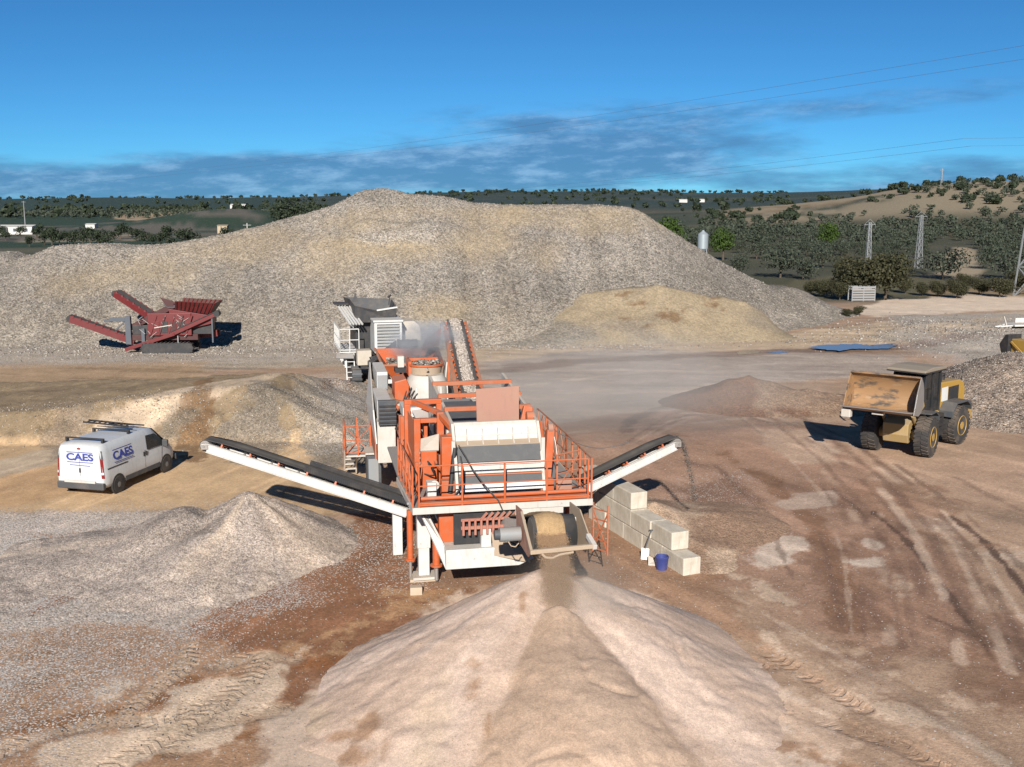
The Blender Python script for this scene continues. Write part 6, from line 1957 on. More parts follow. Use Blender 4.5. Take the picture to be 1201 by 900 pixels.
crawler(jaw, -1.15, -2.0, 2.2, 0.5, 0.95)
crawler(jaw, 1.15, -2.0, 2.2, 0.5, 0.95)
MB().box(-0.95, 0.95, -2.2, 4.4, 0.9, 1.5).build('chassis', BLACKM, jaw, 0.02)
MB().box(-1.15, -0.35, -2.35, -1.5, 1.15, 2.0).build('cabinet', JC, jaw, 0.02)
em = MB().box(-0.1, 1.5, -1.9, 1.6, 1.75, 3.55).build('engine_module', JW, jaw, 0.03)
MB().box(-0.16, 1.56, -2.0, 1.66, 3.55, 3.66).build('module_roof', JW, em, 0.01)
MB().box(0.05, 1.35, -1.93, -1.90, 1.95, 3.42).build('grille_recess', DGREY, em)
for k in range(8):
    z = 2.0 + k * 0.18
    MB().plate([(0.05, -1.93, z), (1.35, -1.93, z), (1.35, -2.0, z + 0.10), (0.05, -2.0, z + 0.10)], 0.02).build('louvre', JW, em)
MB().tube((1.05, -2.15, 1.95), (1.12, -2.1, 2.55), 0.12, 0.06, n=10).build('work_lamp', JC, em)
hopj = MB().plate([(-1.0, -0.4, 3.4), (1.3, -0.4, 3.4), (1.35, -0.7, 4.3), (0.2, -0.7, 4.12), (-1.05, -0.7, 4.42)], 0.06).build('hopper', DST, jaw, 0.01)
MB().plate([(-1.0, -0.4, 3.4), (-1.0, 3.0, 3.4), (-1.35, 3.2, 4.6), (-1.25, 0.0, 4.75), (-1.05, -0.7, 4.42)], 0.06).build('hopper_side', DST, hopj, 0.01)
MB().plate([(1.3, -0.4, 3.4), (1.3, 3.0, 3.4), (1.6, 3.2, 4.4), (1.35, -0.7, 4.3)], 0.06).build('hopper_side', DST, hopj, 0.01)
MB().plate([(-1.0, 3.0, 3.4), (1.3, 3.0, 3.4), (1.6, 3.2, 4.4), (-1.35, 3.2, 4.6)], 0.06).build('hopper_back', DST, hopj, 0.01)
MB().beam((0.2, -0.75, 4.12), (1.4, -0.75, 4.28), 0.07, 0.09).build('hopper_rim', JW, hopj)
MB().plate([(-1.15, -0.2, 4.6), (-0.8, -0.2, 4.6), (-0.98, -0.2, 5.15)], 0.06).build('hopper_horn', DST, hopj)
MB().tube((0.95, -0.4, 4.4), (1.0, -0.4, 4.85), 0.03, n=6).tube((0.9, -0.4, 4.85), (1.1, -0.4, 4.98), 0.07, n=6).build('beacon', BLACKM, hopj)
MB().box(-1.0, 1.3, 0.2, 3.2, 1.5, 3.4).build('crusher_body', BLACKM, jaw, 0.03)
for k in range(6):
    MB().beam((-1.75, -1.3 + k * 0.75, 0.9), (-1.75, -1.3 + k * 0.75, 1.8), 0.07, 0.07).build('walkway_post', JW, jaw)
dm = [(1.55, 2.2)] + [(2.15 + 0.62 * math.cos(R(a)), 2.85 + 0.62 * math.sin(R(a))) for a in range(180, -1, -20)] + [(2.77, 2.2)]
MB().prism([(1.50, 2.25), (1.50, 2.9), (1.62, 3.25), (1.85, 3.42), (2.4, 3.42), (2.72, 3.15), (2.80, 2.7), (2.80, 2.25)], 1, -0.6, 1.0).build('flywheel_guard', JC, jaw, 0.03)
MB().prism([(1.55, 1.3), (1.55, 2.25), (2.75, 2.25), (2.75, 1.3)], 1, -0.4, 0.9).build('flywheel_base', GREY, jaw, 0.02)
MB().box(-2.05, -1.0, -1.5, 2.6, 1.78, 1.84).build('walkway', JW, jaw)
railing([(-2.02, -1.45, 1.84), (-2.02, 2.5, 1.84)], 6, hgt=1.3, mat=JW, parent=jaw, rr=0.035)
railing([(-2.02, -1.45, 1.84), (-0.95, -1.45, 1.84)], 3, hgt=1.3, mat=JW, parent=jaw, rr=0.035)
railing([(-1.1, 0.2, 2.9), (-1.1, 2.5, 2.9)], 4, hgt=1.0, mat=JW, parent=jaw, rr=0.035)
for k in range(5):
    MB().beam((-1.95 + k * 0.17, 0.6, 4.35 - k * 0.02), (-1.35 + k * 0.17, -1.0, 3.35), 0.075, 0.09).build('guide_bar', JW, jaw)
MB().box(-2.15, -1.35, 0.3, 1.6, 4.38, 4.46).build('guide_cap', BLACKM, jaw)
m = MB()
m.beam((-1.7, -1.6, 0.2), (-1.7, -1.35, 1.84), 0.06, 0.06).beam((-1.25, -1.6, 0.2), (-1.25, -1.35, 1.84), 0.06, 0.06)
ldr = m.build('access_ladder', JW, jaw)
for k in range(5):
    z = 0.35 + 0.3 * k
    MB().beam((-1.7, -1.58 + z * 0.15, z), (-1.25, -1.58 + z * 0.15, z), 0.05, 0.04).build('rung', JW, ldr)
MB().plate([(-2.3, -1.6, 1.5), (-1.3, -1.9, 1.5), (-1.3, -1.6, 1.75), (-2.2, -1.2, 1.75)], 0.06).build('side_tray', GREY, jaw)
# its discharge conveyor, up to the plant's feed hopper
hd_w = from_plant((-0.85, 16.9, 4.62))
cj, sj = math.cos(R(14)), math.sin(R(14))
dx, dy = hd_w.x + 8.25, hd_w.y - 62.6
hd_l = Vector((dx * cj + dy * sj, -dx * sj + dy * cj, hd_w.z))
tl_l = Vector((-0.1, -1.6, 1.1))
e_ = (hd_l - tl_l).normalized()
s_v = e_.cross(Vector((0, 0, 1))).normalized()
m = MB()
for q in (-0.42, 0.42):
    m.beam(tl_l + s_v * q, hd_l + s_v * q, 0.07, 0.28)
jc = m.build('discharge_conveyor', DGREY, jaw, 0.005)
MB().beam(tl_l + Vector((0, 0, 0.12)), hd_l + Vector((0, 0, 0.12)), 0.72, 0.02).build('belt', RUBBER, jc)
MB().tube(hd_l - s_v * 0.4, hd_l + s_v * 0.4, 0.16, n=14).build('head_drum', RUBBER, jc, smooth=True)
p = tl_l.lerp(hd_l, 0.5)
for q in (-0.42, 0.42):
    MB().beam(p + s_v * q, Vector((0, 0, 1.5)) + Vector((s_v.x * q, -1.7, 0)), 0.06, 0.06).build('conveyor_stay', DGREY, jc)
P_ = np.array(tl_l)[None] + np.array(hd_l - tl_l)[None] * RNG.uniform(0.1, 0.98, (500, 1)) + np.array(s_v)[None] * RNG.normal(0, 0.14, (500, 1)) + np.array([[0, 0, 0.17]])
rocks('carried_stone', P_, RNG.uniform(0.04, 0.09, 500), STONE, jc)

# ------------------------------------------------------------------ red screener on the left
RED = paint('red_paint', (0.115, 0.013, 0.013), 0.45, dust=0.10, grime=0.6, dustcol=(0.20, 0.12, 0.09))
SLATE = paint('slate_blue_paint', (0.065, 0.075, 0.09), 0.5, dust=0.15)
RED_D = paint('dark_red_paint', (0.05, 0.012, 0.012), 0.6, dust=0.35, grime=0.3, dustcol=(0.15, 0.10, 0.075))
red = thing('mobile_screener', 'dark red tracked screener with folded-out conveyors at the foot of the mound', 'screener', (-25.5, 74.4, 0.0), 4.0)
red.scale = (0.93, 1.0, 1.0)
# tracks run along local x here: build them turned
tk = thing('track_frame', None, None)
tk.parent = red
tk.rotation_euler = (0, 0, R(-90))
tk.location = (1.6, 0, 0)
crawler(tk, -1.0, -1.9, 1.9, 0.45, 0.7, BLACKM)
crawler(tk, 1.0, -1.9, 1.9, 0.45, 0.7, BLACKM)
MB().box(-2.0, 3.8, -0.75, 0.75, 0.85, 1.25).build('chassis', RED_D, red, 0.02)
MB().box(0.2, 3.4, -0.95, 0.6, 1.2, 2.75).build('engine_body', RED, red, 0.03)
for k in range(5):
    MB().beam((0.4 + k * 0.65, -1.0, 1.3), (0.9 + k * 0.65, -1.0, 2.6), 0.06, 0.09).build('frame_strut', RED_D if k % 2 else RED, red)
MB().box(-1.0, 0.2, -0.7, 0.6, 1.25, 1.9).build('pump_bay', BLACKM, red, 0.02)
MB().box(3.4, 4.8, -0.6, 0.6, 1.25, 2.0).build('fines_chute', BLACKM, red, 0.02)
for k in range(4):
    MB().box(0.6 + k * 0.62, 1.06 + k * 0.62, -0.99, -0.952, 1.4, 2.2).build('side_panel', (RED, BLACKM, RED_D, BLACKM)[k], red, 0.01)  # the black ones stand in for dark openings, their shade put into the colour
MB().beam((-1.5, -0.98, 0.25), (2.2, -1.12, 1.35), 0.28, 0.24).build('walk_beam', RED, red, 0.01)
sc_ = MB().beam((1.9, -1.1, 1.3), (5.3, -1.0, 2.72), 0.24, 0.30).build('side_conveyor', RED, red, 0.01)
MB().beam((1.9, -1.1, 1.48), (5.35, -1.0, 2.90), 0.34, 0.05).build('belt', RUBBER, sc_)
MB().tube((5.35, -1.3, 2.72), (5.35, -0.7, 2.72), 0.22, n=14).build('head_drum', RUBBER, sc_, smooth=True)


def red_conveyor(a, b, w):
    a, b = Vector(a), Vector(b)
    e = (b - a).normalized()
    sdv = e.cross(Vector((0, 0, 1))).normalized() * (w / 2)
    m = MB()
    for q in (-1, 1):
        m.beam(a + sdv * q, b + sdv * q, 0.08, 0.46)
    o = m.build('stockpile_conveyor', RED, red, 0.008)
    up = sdv.cross(e).normalized()
    MB().beam(a + up * 0.20 * (1 if up.z > 0 else -1), b + up * 0.20 * (1 if up.z > 0 else -1), w * 0.85, 0.06).build('belt', RUBBER, o)
    MB().tube(b - sdv * 1.05, b + sdv * 1.05, 0.24, n=16).build('head_drum', RUBBER, o, smooth=True)
    nk = int((b - a).length / 0.5)
    for k in range(nk):
        p = a.lerp(b, (k + 0.5) / nk)
        for q in (-1, 1):
            MB().box(-0.07, 0.07, -0.05, 0.05, 0.0, 0.16).build('idler_bracket', RED, o, loc=p + sdv * q * 1.05 + Vector((0, 0, 0.15)))
    return o


red_conveyor((-1.0, -0.2, 0.75), (-5.35, -0.9, 2.45), 0.95)
red_conveyor((0.3, 1.3, 2.1), (-2.95, 2.6, 3.85), 0.8)
red_conveyor((5.0, 0.8, 1.2), (3.2, 0.8, 1.0), 0.9)
tb = MB().prism([(-1.3, 1.45), (2.1, 3.05), (2.0, 3.45), (-1.35, 1.85)], 1, -0.62, -0.54).prism([(-1.3, 1.45), (2.1, 3.05), (2.0, 3.45), (-1.35, 1.85)], 1, 0.54, 0.62).build('main_conveyor', RED_D, red, 0.005)
MB().plate([(-1.3, -0.54, 1.55), (-1.3, 0.54, 1.55), (2.1, 0.54, 3.15), (2.1, -0.54, 3.15)], 0.04).build('belt', RUBBER, tb)
MB().prism([(1.3, 3.3), (2.2, 3.3), (2.5, 3.1), (1.7, 3.1)], 1, -0.7, 0.7).build('belt_hood', DGREY, tb)
MB().plate([(1.15, -0.7, 3.85), (2.15, -0.7, 3.55), (2.1, -0.7, 3.2), (1.6, -0.7, 3.2)], 0.05).build('hood_wing', RED_D, tb)
sbx = MB().prism([(1.9, 2.2), (1.75, 3.05), (4.9, 2.55), (4.9, 2.0), (3.0, 1.6)], 1, -0.85, 0.85).build('screen_box', RED, red, 0.02)
hopr = MB().plate([(2.2, -0.75, 3.0), (4.75, -0.75, 2.65), (5.3, -1.3, 3.45), (2.35, -1.25, 3.62)], 0.05).build('hopper', RED, red, 0.005)
MB().plate([(2.2, 0.75, 3.0), (4.75, 0.75, 2.65), (5.3, 1.3, 3.45), (2.35, 1.25, 3.62)], 0.05).build('hopper_side', RED_D, hopr, 0.005)
MB().plate([(4.75, -0.75, 2.65), (4.75, 0.75, 2.65), (5.3, 1.3, 3.45), (5.3, -1.3, 3.45)], 0.05).build('hopper_end', RED_D, hopr, 0.005)
for k in range(9):
    f = (k + 0.5) / 9
    MB().beam((2.2 + 2.55 * f, -0.80, 3.0 - 0.35 * f), (2.35 + 2.95 * f, -1.32, 3.62 - 0.17 * f), 0.07, 0.07).build('rib', RED_D, hopr)
    MB().beam((2.2 + 2.55 * f, 0.70, 3.0 - 0.35 * f), (2.35 + 2.95 * f, 1.22, 3.62 - 0.17 * f), 0.07, 0.07).build('rib', RED, hopr)
for (x0, x1, y0, y1, z0, z1) in ((-1.45, -1.05, -0.95, -0.6, 0.6, 2.55), (-2.6, -1.45, -0.9, -0.65, 2.2, 2.45), (-0.3, -0.05, -0.95, -0.7, 0.7, 1.7), (-3.0, -2.4, -0.85, -0.6, 2.15, 2.3)):
    MB().box(x0, x1, y0, y1, z0, z1).build('support_arm', SLATE, red, 0.015)
MB().beam((-1.2, -0.8, 2.4), (-2.2, -0.75, 1.6), 0.1, 0.1).build('support_arm', SLATE, red)
MB().beam((4.95, -1.0, 0.7), (4.95, -1.0, 2.4), 0.10, 0.12).build('support_leg', SLATE, red)
MB().beam((2.4, -1.05, 0.05), (2.4, -1.05, 1.2), 0.07, 0.07).build('support_leg', GREY, red)
m = MB()
for k in range(22):
    x, z = random.uniform(-0.6, 3.6), random.uniform(1.3, 2.5)
    m.beam((x, -1.0, z), (x + random.uniform(-.5, .5), -1.02, z + random.uniform(-.4, .4)), 0.03, 0.03)
m.build('hydraulic_lines', STEEL, red)
MB().beam((0.7, -1.03, 1.75), (2.0, -1.05, 1.95), 0.03, 0.06).build('step_rail', WHITE_D, red)

# ------------------------------------------------------------------ smaller things at the right edge
# metal crate stack by the road
cr = thing('steel_crate', 'grey slatted steel crate standing by the road in front of a bush', 'crate', gz(1010, 353), 6)
for x in (-1.25, 0.0, 1.25):
    for y in (-0.5, 0.5):
        MB().box(x - 0.05, x + 0.05, y - 0.05, y + 0.05, 0, 1.62).build('post', GREY, cr)
for k in range(6):
    for y in (-0.56, 0.53):
        MB().box(-1.3, 1.3, y, y + 0.03, 0.08 + k * 0.26, 0.27 + k * 0.26).build('slat', GREY if k % 2 else STEEL, cr)
MB().box(-1.28, 1.28, -0.52, 0.52, 0.02, 0.08).build('floor', DGREY, cr)
# white trailer
tr = thing('trailer', 'small white flatbed trailer parked among the stones at the right edge', 'trailer', gz(1186, 390), 12)
MB().box(-0.3, 2.6, -0.8, 0.8, 0.55, 0.70).build('bed', WHITE, tr, 0.02)
MB().box(0.9, 2.6, -0.82, -0.78, 0.70, 1.05).build('side_board', WHITE, tr)
MB().box(0.9, 2.6, 0.78, 0.82, 0.70, 1.05).build('side_board', WHITE, tr)
MB().beam((-0.3, -0.5, 0.6), (-1.5, 0, 0.5), 0.08, 0.10).build('drawbar', WHITE, tr)
MB().beam((-0.3, 0.5, 0.6), (-1.5, 0, 0.5), 0.08, 0.10).build('drawbar', WHITE, tr)
MB().beam((-0.7, -0.3, 0.6), (-1.0, -0.3, 1.35), 0.08, 0.08).build('prop', WHITE_D, tr)
for y in (-0.95, 0.8):
    w_ = MB().lathe((1.2, y, 0.32), (0, 1, 0), [(0.12, 0), (0.30, 0), (0.32, 0.05), (0.32, 0.13), (0.30, 0.17), (0.12, 0.17)], 18).build('wheel', TYRE, tr, smooth=True)
# yellow compact machine behind the edge heap
yc = thing('compact_loader', 'yellow and black compact machine half hidden behind the right-hand gravel heap', 'compact loader', (31.6, 65.2, 0.0), 200)
yc.scale = (0.72, 0.72, 0.72)
MB().box(-0.55, 0.55, -0.9, 0.7, 0.5, 2.75).build('body', YEL, yc, 0.06)
MB().prism([(-1.3, 0.6), (-0.9, 0.6), (-0.9, 3.15), (-1.25, 3.1), (-1.9, 2.2)], 0, -0.55, 0.9).build('cab', BLACKM, yc, 0.03)
MB().box(-0.5, 0.5, 0.72, 0.80, 1.9, 2.5).build('grille', BLACKM, yc)
MB().beam((0.68, -0.8, 2.5), (0.68, 1.2, 1.2), 0.1, 0.16).build('arm', YEL, yc)
MB().beam((-0.68, -0.8, 2.5), (-0.68, 1.2, 1.2), 0.1, 0.16).build('arm', YEL, yc)
MB().box(-0.8, 0.8, 1.2, 1.7, 0.3, 0.9).build('bucket', DGREY, yc, 0.02)
for x in (-0.75, 0.55):
    for y in (-0.6, 0.4):
        MB().lathe((x, y, 0.4), (1, 0, 0), [(0.15, 0), (0.38, 0), (0.4, 0.05), (0.4, 0.2), (0.38, 0.25), (0.15, 0.25)], 16).build('wheel', TYRE, yc, smooth=True)
# added container standing in for the unseen thing that shadows the yard at left
skp = thing('skip_standin', 'open steel container beside the ramp, added stand-in for an unseen shadow caster', 'skip_standin', (-31.2, 52.6, 0.0), 0)
skp.location.z = float(terrain(np.array([-31.2]), np.array([52.6]))[0]) - 0.05
MB().plate([(-1.4, -0.7, 0.1), (1.2, -0.7, 0.1), (1.7, -0.85, 1.2), (-1.8, -0.85, 1.2)], 0.05).build('side', GREY, skp)
MB().plate([(-1.4, 0.7, 0.1), (1.2, 0.7, 0.1), (1.7, 0.85, 1.2), (-1.8, 0.85, 1.2)], 0.05).build('side', GREY, skp)
MB().plate([(1.2, -0.7, 0.1), (1.2, 0.7, 0.1), (1.7, 0.85, 1.2), (1.7, -0.85, 1.2)], 0.05).build('end_plate', GREY, skp)
MB().plate([(-1.4, -0.7, 0.1), (-1.4, 0.7, 0.1), (-1.8, 0.85, 1.2), (-1.8, -0.85, 1.2)], 0.05).build('end_plate', GREY, skp)
MB().box(-1.4, 1.2, -0.7, 0.7, 0.05, 0.10).build('floor', GREY, skp)

# ------------------------------------------------------------------ vegetation
OLIVE = leafmat('olive_leaf', (0.028, 0.038, 0.025), (0.084, 0.097, 0.068))
GREENL = leafmat('green_leaf', (0.022, 0.045, 0.010), (0.070, 0.110, 0.022))
DARKL = leafmat('dark_leaf', (0.016, 0.026, 0.015), (0.052, 0.066, 0.038))
SCRUB = leafmat('dry_scrub_leaf', (0.022, 0.025, 0.012), (0.078, 0.074, 0.038))
BARK = paint('bark', (0.075, 0.058, 0.042), 0.9, dust=0.1)


def leaf_mesh(name, clumps, nleaf, size, mat, seed):
    """many small leaf faces spread through a set of clumps (x, y, z, rx, rz)"""
    rg = np.random.default_rng(seed)
    V, w = [], np.array([c[3] ** 2 * c[4] for c in clumps])
    cnt = rg.multinomial(nleaf, w / w.sum())
    for (x, y, z, rx, rz), n in zip(clumps, cnt):
        d = rg.normal(size=(n, 3))
        d /= np.linalg.norm(d, axis=1)[:, None]
        rr = rg.uniform(0.35, 1.0, n) ** 0.45 * (1 + 0.12 * rg.normal(size=n))
        c = d * rr[:, None] * np.array([rx, rx, rz]) + np.array([x, y, z])
        nr = d + rg.normal(size=(n, 3)) * 0.7
        nr /= np.linalg.norm(nr, axis=1)[:, None]
        a = np.cross(nr, rg.normal(size=(n, 3)))
        a /= np.linalg.norm(a, axis=1)[:, None]
        b = np.cross(nr, a)
        s = size * rg.uniform(0.6, 1.3, n)[:, None]
        V.append(np.stack([c - a * s, c + b * s * 0.6, c + a * s, c - b * s * 0.6], 1))
    V = np.concatenate(V).reshape(-1, 3)
    nq = len(V) // 4
    me = bpy.data.meshes.new(name)
    me.vertices.add(len(V))
    me.vertices.foreach_set('co', V.astype(np.float32).ravel())
    me.loops.add(nq * 4)
    me.loops.foreach_set('vertex_index', np.arange(nq * 4, dtype=np.int32))
    me.polygons.add(nq)
    me.polygons.foreach_set('loop_start', np.arange(0, nq * 4, 4, dtype=np.int32))
    me.update(calc_edges=True)
    me.materials.append(mat)
    return me


def trunk_mesh(h, r, seed, limbs=4, spread=0.9):
    rg = random.Random(seed)
    m = MB()
    top = (rg.uniform(-.1, .1), rg.uniform(-.1, .1), h)
    m.tube((0, 0, -0.3), top, r, r * 0.65, 7)
    for k in range(limbs):
        a = 6.283 * k / limbs + rg.uniform(-.4, .4)
        m.tube(top, (spread * math.cos(a), spread * math.sin(a), h + rg.uniform(0.5, 1.1) * spread), r * 0.5, r * 0.15, 5)
    o = m.build('trunk', BARK)
    me = o.data
    bpy.data.objects.remove(o)
    return me


def tree_kind(seed, H, Wd, mat, nleaf, lsize, ncl=11, trunk=0.8):
    rg = random.Random(seed)
    cl = []
    for k in range(ncl):
        a = rg.uniform(0, 6.283)
        d = Wd * 0.5 * rg.uniform(0.15, 0.72)
        zz = rg.uniform(0.35, 0.85) * H
        s = Wd * rg.uniform(0.15, 0.27)
        cl.append((d * math.cos(a), d * math.sin(a), zz, s, s * rg.uniform(0.7, 1.0)))
    cl.append((0, 0, H * 0.6, Wd * 0.3, H * 0.30))
    return leaf_mesh('crown', cl, nleaf, lsize, mat, seed), trunk_mesh(H * 0.32, 0.05 * H * trunk, seed, 4, Wd * 0.25)


def plant_tree(name, kind, label, cat, x, y, s, rz, group=None, z=None):
    o = thing(name, label, cat, (x, y, z if z is not None else float(terrain(np.array([x]), np.array([y]))[0])), rz, group)
    o.scale = (s, s, s * random.uniform(0.92, 1.08))
    for nm, me in (('crown', kind[0]), ('trunk', kind[1])):
        c = bpy.data.objects.new(nm, me)
        COL.objects.link(c)
        c.parent = o
    return o


olives = [tree_kind(500 + k, 3.6, 5.4, OLIVE, 1000, 0.17) for k in range(4)]
far_ol = [tree_kind(520 + k, 3.6, 5.0, OLIVE, 260, 0.34, 8) for k in range(4)]
greens = [tree_kind(540 + k, 5.2, 5.0, GREENL, 1500, 0.18) for k in range(2)]
darks = [tree_kind(560 + k, 4.5, 5.0, DARKL, 500, 0.30, 9) for k in range(3)]
scrubs = [tree_kind(580 + k, 4.2, 5.6, SCRUB, 5200, 0.14, 20) for k in range(2)]
pines = [tree_kind(590, 11.0, 8.6, DARKL, 5000, 0.22, 22)]

# trees that stand out on their own
plant_tree('tree', pines[0], 'dark round pine rising behind the left shoulder of the stone mound', 'tree', gy(345, 262, 178)[0], 178, 1.14, 0, z=-0.4)
plant_tree('bush', scrubs[0], 'large brownish olive bush just left of the grey steel crate', 'bush', *gz(1003, 350)[:2], 1.12, 20)
plant_tree('bush', scrubs[1], 'large dark bush standing behind the grey steel crate', 'bush', gz(1034, 351)[0], gz(1034, 351)[1] - 1.0, 1.15, 80)
plant_tree('tree', greens[0], 'bright green round tree to the right of the steel silo', 'tree', gy(848, 300, 195)[0], 195, 1.15, 0)
plant_tree('tree', greens[1], 'bright green tree peeping over the mound left of the silo', 'tree', gy(787, 280, 205)[0], 205, 1.5, 40)
plant_tree('tree', greens[0], 'tall green tree beyond the grove, right of the bright round tree', 'tree', gy(968, 290, 225)[0], 225, 1.25, 70)
for px, py, s, lab in ((868, 316, 0.8, 'grey-green olive tree, leftmost of the near row beside the mound'), (915, 320, 1.25, 'broad grey-green olive tree in the middle of the near row'), (942, 322, 0.9, 'small olive tree hard against the broad one in the near row'),
                       (965, 308, 1.0, 'olive tree of the near row just left of the tall green tree'), (1045, 318, 0.95, 'olive tree of the near row behind the dark bush'), (1105, 322, 1.2, 'wide olive tree just right of the lattice pylon foot'),
                       (1160, 310, 1.0, 'olive tree beside the pale track at the far right'), (1185, 322, 1.15, 'large olive tree at the right edge beside the tall pylon')):
    p = gz(px, py + 6)
    plant_tree('olive_tree', olives[hash(px) % 4], lab, 'olive tree', p[0], p[1], s, px % 360, 'olive trees of the near row')

# the grove: rows of olives on the plain to the right
cand = []
for i in range(-20, 60):
    for j in range(0, 46):
        x = 20 + i * 6.4 + random.uniform(-1.0, 1.0) + j * 0.6
        y = 200 + j * 7.4 + random.uniform(-1.0, 1.0)
        azx = x / y
        if azx < 0.10 or azx > 0.56:
            continue
        px = CX + F_PX * azx * 1.0145
        py = HORIZON + F_PX * CAM_H / y
        if 262 < py < 268 and 700 < px < 1080 or 281 < py < 287 and 880 < px < 1010 or (1095 < px < 1150 and 282 < py < 330) or (py > 296 and px < 880):
            continue
        if random.random() < 0.05:
            continue
        if y > 385 and random.random() < 0.6:
            continue
        cand.append((y, x))
cand.sort()
big, rest = cand[:270], cand[270:]
for k, (y, x) in enumerate(big):
    plant_tree('olive_tree', (olives if y < 230 else far_ol)[k % 4], 'grey-green olive tree in the rows of the grove on the right-hand plain', 'olive tree', x, y, random.uniform(0.55, 0.92), random.uniform(0, 360), 'olive trees in rows beyond the quarry road')


def wood(name, pts, seed, mat, lsize, nleaf, label, cat):
    """a far mass of trees, one object"""
    rg = np.random.default_rng(seed)
    cl = []
    for x, y, s in pts:
        z = float(terrain(np.array([x]), np.array([y]))[0])
        for k in range(3):
            cl.append((x + rg.normal(0, 0.9) * s, y + rg.normal(0, 0.9) * s, z + s * rg.uniform(1.3, 2.4), 1.7 * s, 1.3 * s))
    me = leaf_mesh(name, cl, nleaf, lsize, mat, seed)
    o = bpy.data.objects.new(name, me)
    COL.objects.link(o)
    return tag(o, label, cat, kind='stuff')


wood('far_grove', [(x, y, random.uniform(0.6, 0.9)) for y, x in rest], 71, OLIVE, 0.5, 70 * len(rest), 'far rows of the olive grove merging into one mass', 'grove')
# bushes dotted over the hillside on the right and along the skyline
pts = []
for k in range(680):
    a = random.uniform(0.10, 0.55)
    r = random.uniform(430, 760)
    x, y = r * math.sin(a), r * math.cos(a)
    n = float(fbm(np.array([x * 0.02]), np.array([y * 0.02]), 3, 901)[0])
    if n < -0.02 or (a < 0.22 and random.random() < 0.35):
        continue
    pts.append((x, y, random.choice((0.35, 0.45, 0.55, 0.7, 1.0))))
wood('hillside_scrub', pts, 72, DARKL, 0.75, 60 * len(pts), 'dark bushes dotted over the dry hillside on the right', 'scrub')
pts = []
for k in range(1500):
    a = random.uniform(-0.56, 0.25)
    r = random.uniform(700, 2900)
    x, y = r * math.sin(a), r * math.cos(a)
    n = float(fbm(np.array([x * 0.004]), np.array([y * 0.008]), 3, 905)[0])
    if n < 0.0:
        continue
    pts.append((x, y, random.uniform(0.9, 2.0)))
wood('far_woods', pts, 73, DARKL, 2.2, 26 * len(pts), 'far woods and hedges towards the horizon', 'woods')
# tilled olive rows on the far left plain
pts = []
for i in range(26):
    for j in range(16):
        x, y = -330 + i * 11 + random.uniform(-1, 1), 620 + j * 16
        pts.append((x, y, random.uniform(0.7, 1.0)))
wood('far_orchard', pts, 74, OLIVE, 0.8, 40 * len(pts), 'planted orchard rows on the far left plain', 'orchard')
# dark hedge trees behind the left end of the mound
hl = 0
for px in range(-20, 345, 9):
    if px in range(10, 25):
        continue
    yy = random.uniform(255, 330) if px < 190 else random.uniform(200, 300)
    x = gy(px, 285, yy)[0]
    plant_tree('hedge_tree', darks[hl % 3], 'dark hedge tree in the row behind the left end of the stone mound', 'tree', x, yy, random.uniform(0.55, 1.0), random.uniform(0, 360), 'dark hedge trees beyond the mound on the left')
    hl += 1
# low scrub along the road edge on the right
ords = ['leftmost', 'second', 'third', 'fourth', 'fifth', 'sixth', 'seventh', 'eighth', 'ninth', 'tenth', 'eleventh', 'twelfth', 'rightmost']
for kk, (px, py, s) in enumerate(sorted(((1100, 348, 0.42), (1122, 350, 0.5), (1148, 346, 0.45), (1172, 349, 0.55), (985, 352, 0.5), (968, 349, 0.45), (952, 346, 0.4), (1062, 344, 0.4), (1008, 371, 0.22), (993, 373, 0.2), (1082, 347, 0.35), (1190, 340, 0.5), (1130, 338, 0.4)))):
    p = gz(px, py)
    lab = 'low dry shrub beside the pale quarry road, ' + (ords[kk] if kk in (0, 12) else ords[kk] + ' from the left')
    plant_tree('shrub', scrubs[px % 2], lab, 'shrub', p[0], p[1], s, px, 'low shrubs along the quarry road')


# ------------------------------------------------------------------ far buildings
WALLW = paint('whitewash', (0.50, 0.49, 0.46), 0.8, dust=0.2, grime=0.25)
WALLT = paint('tan_render', (0.36, 0.29, 0.20), 0.8, dust=0.2)
TILE = paint('roof_tile', (0.22, 0.13, 0.09), 0.8, dust=0.2)


def house(label, px, Y, w, d, h, wall, rh=0.8, nwin=2, roofm=TILE, z=None):
    x = gy(px, 270, Y)[0]
    zz = float(terrain(np.array([x]), np.array([Y]))[0]) if z is None else z
    o = thing('farm_building', label, 'building', (x, Y, zz - 0.3))
    wl = MB().box(-w / 2, w / 2, -d / 2, d / 2, 0, h + 0.3).build('wall', wall, o)
    MB().prism([(-d / 2 - 0.25, h + 0.3), (0, h + 0.3 + rh), (d / 2 + 0.25, h + 0.3)], 0, -w / 2 - 0.2, w / 2 + 0.2).build('roof', roofm, o)
    for k in range(nwin):
        xx = -w / 2 + w * (k + 0.5) / nwin
        MB().box(xx - 0.45, xx + 0.45, -d / 2 - 0.05, -d / 2 - 0.01, 1.2, 2.2).build('window', DGREY, o)
    return o


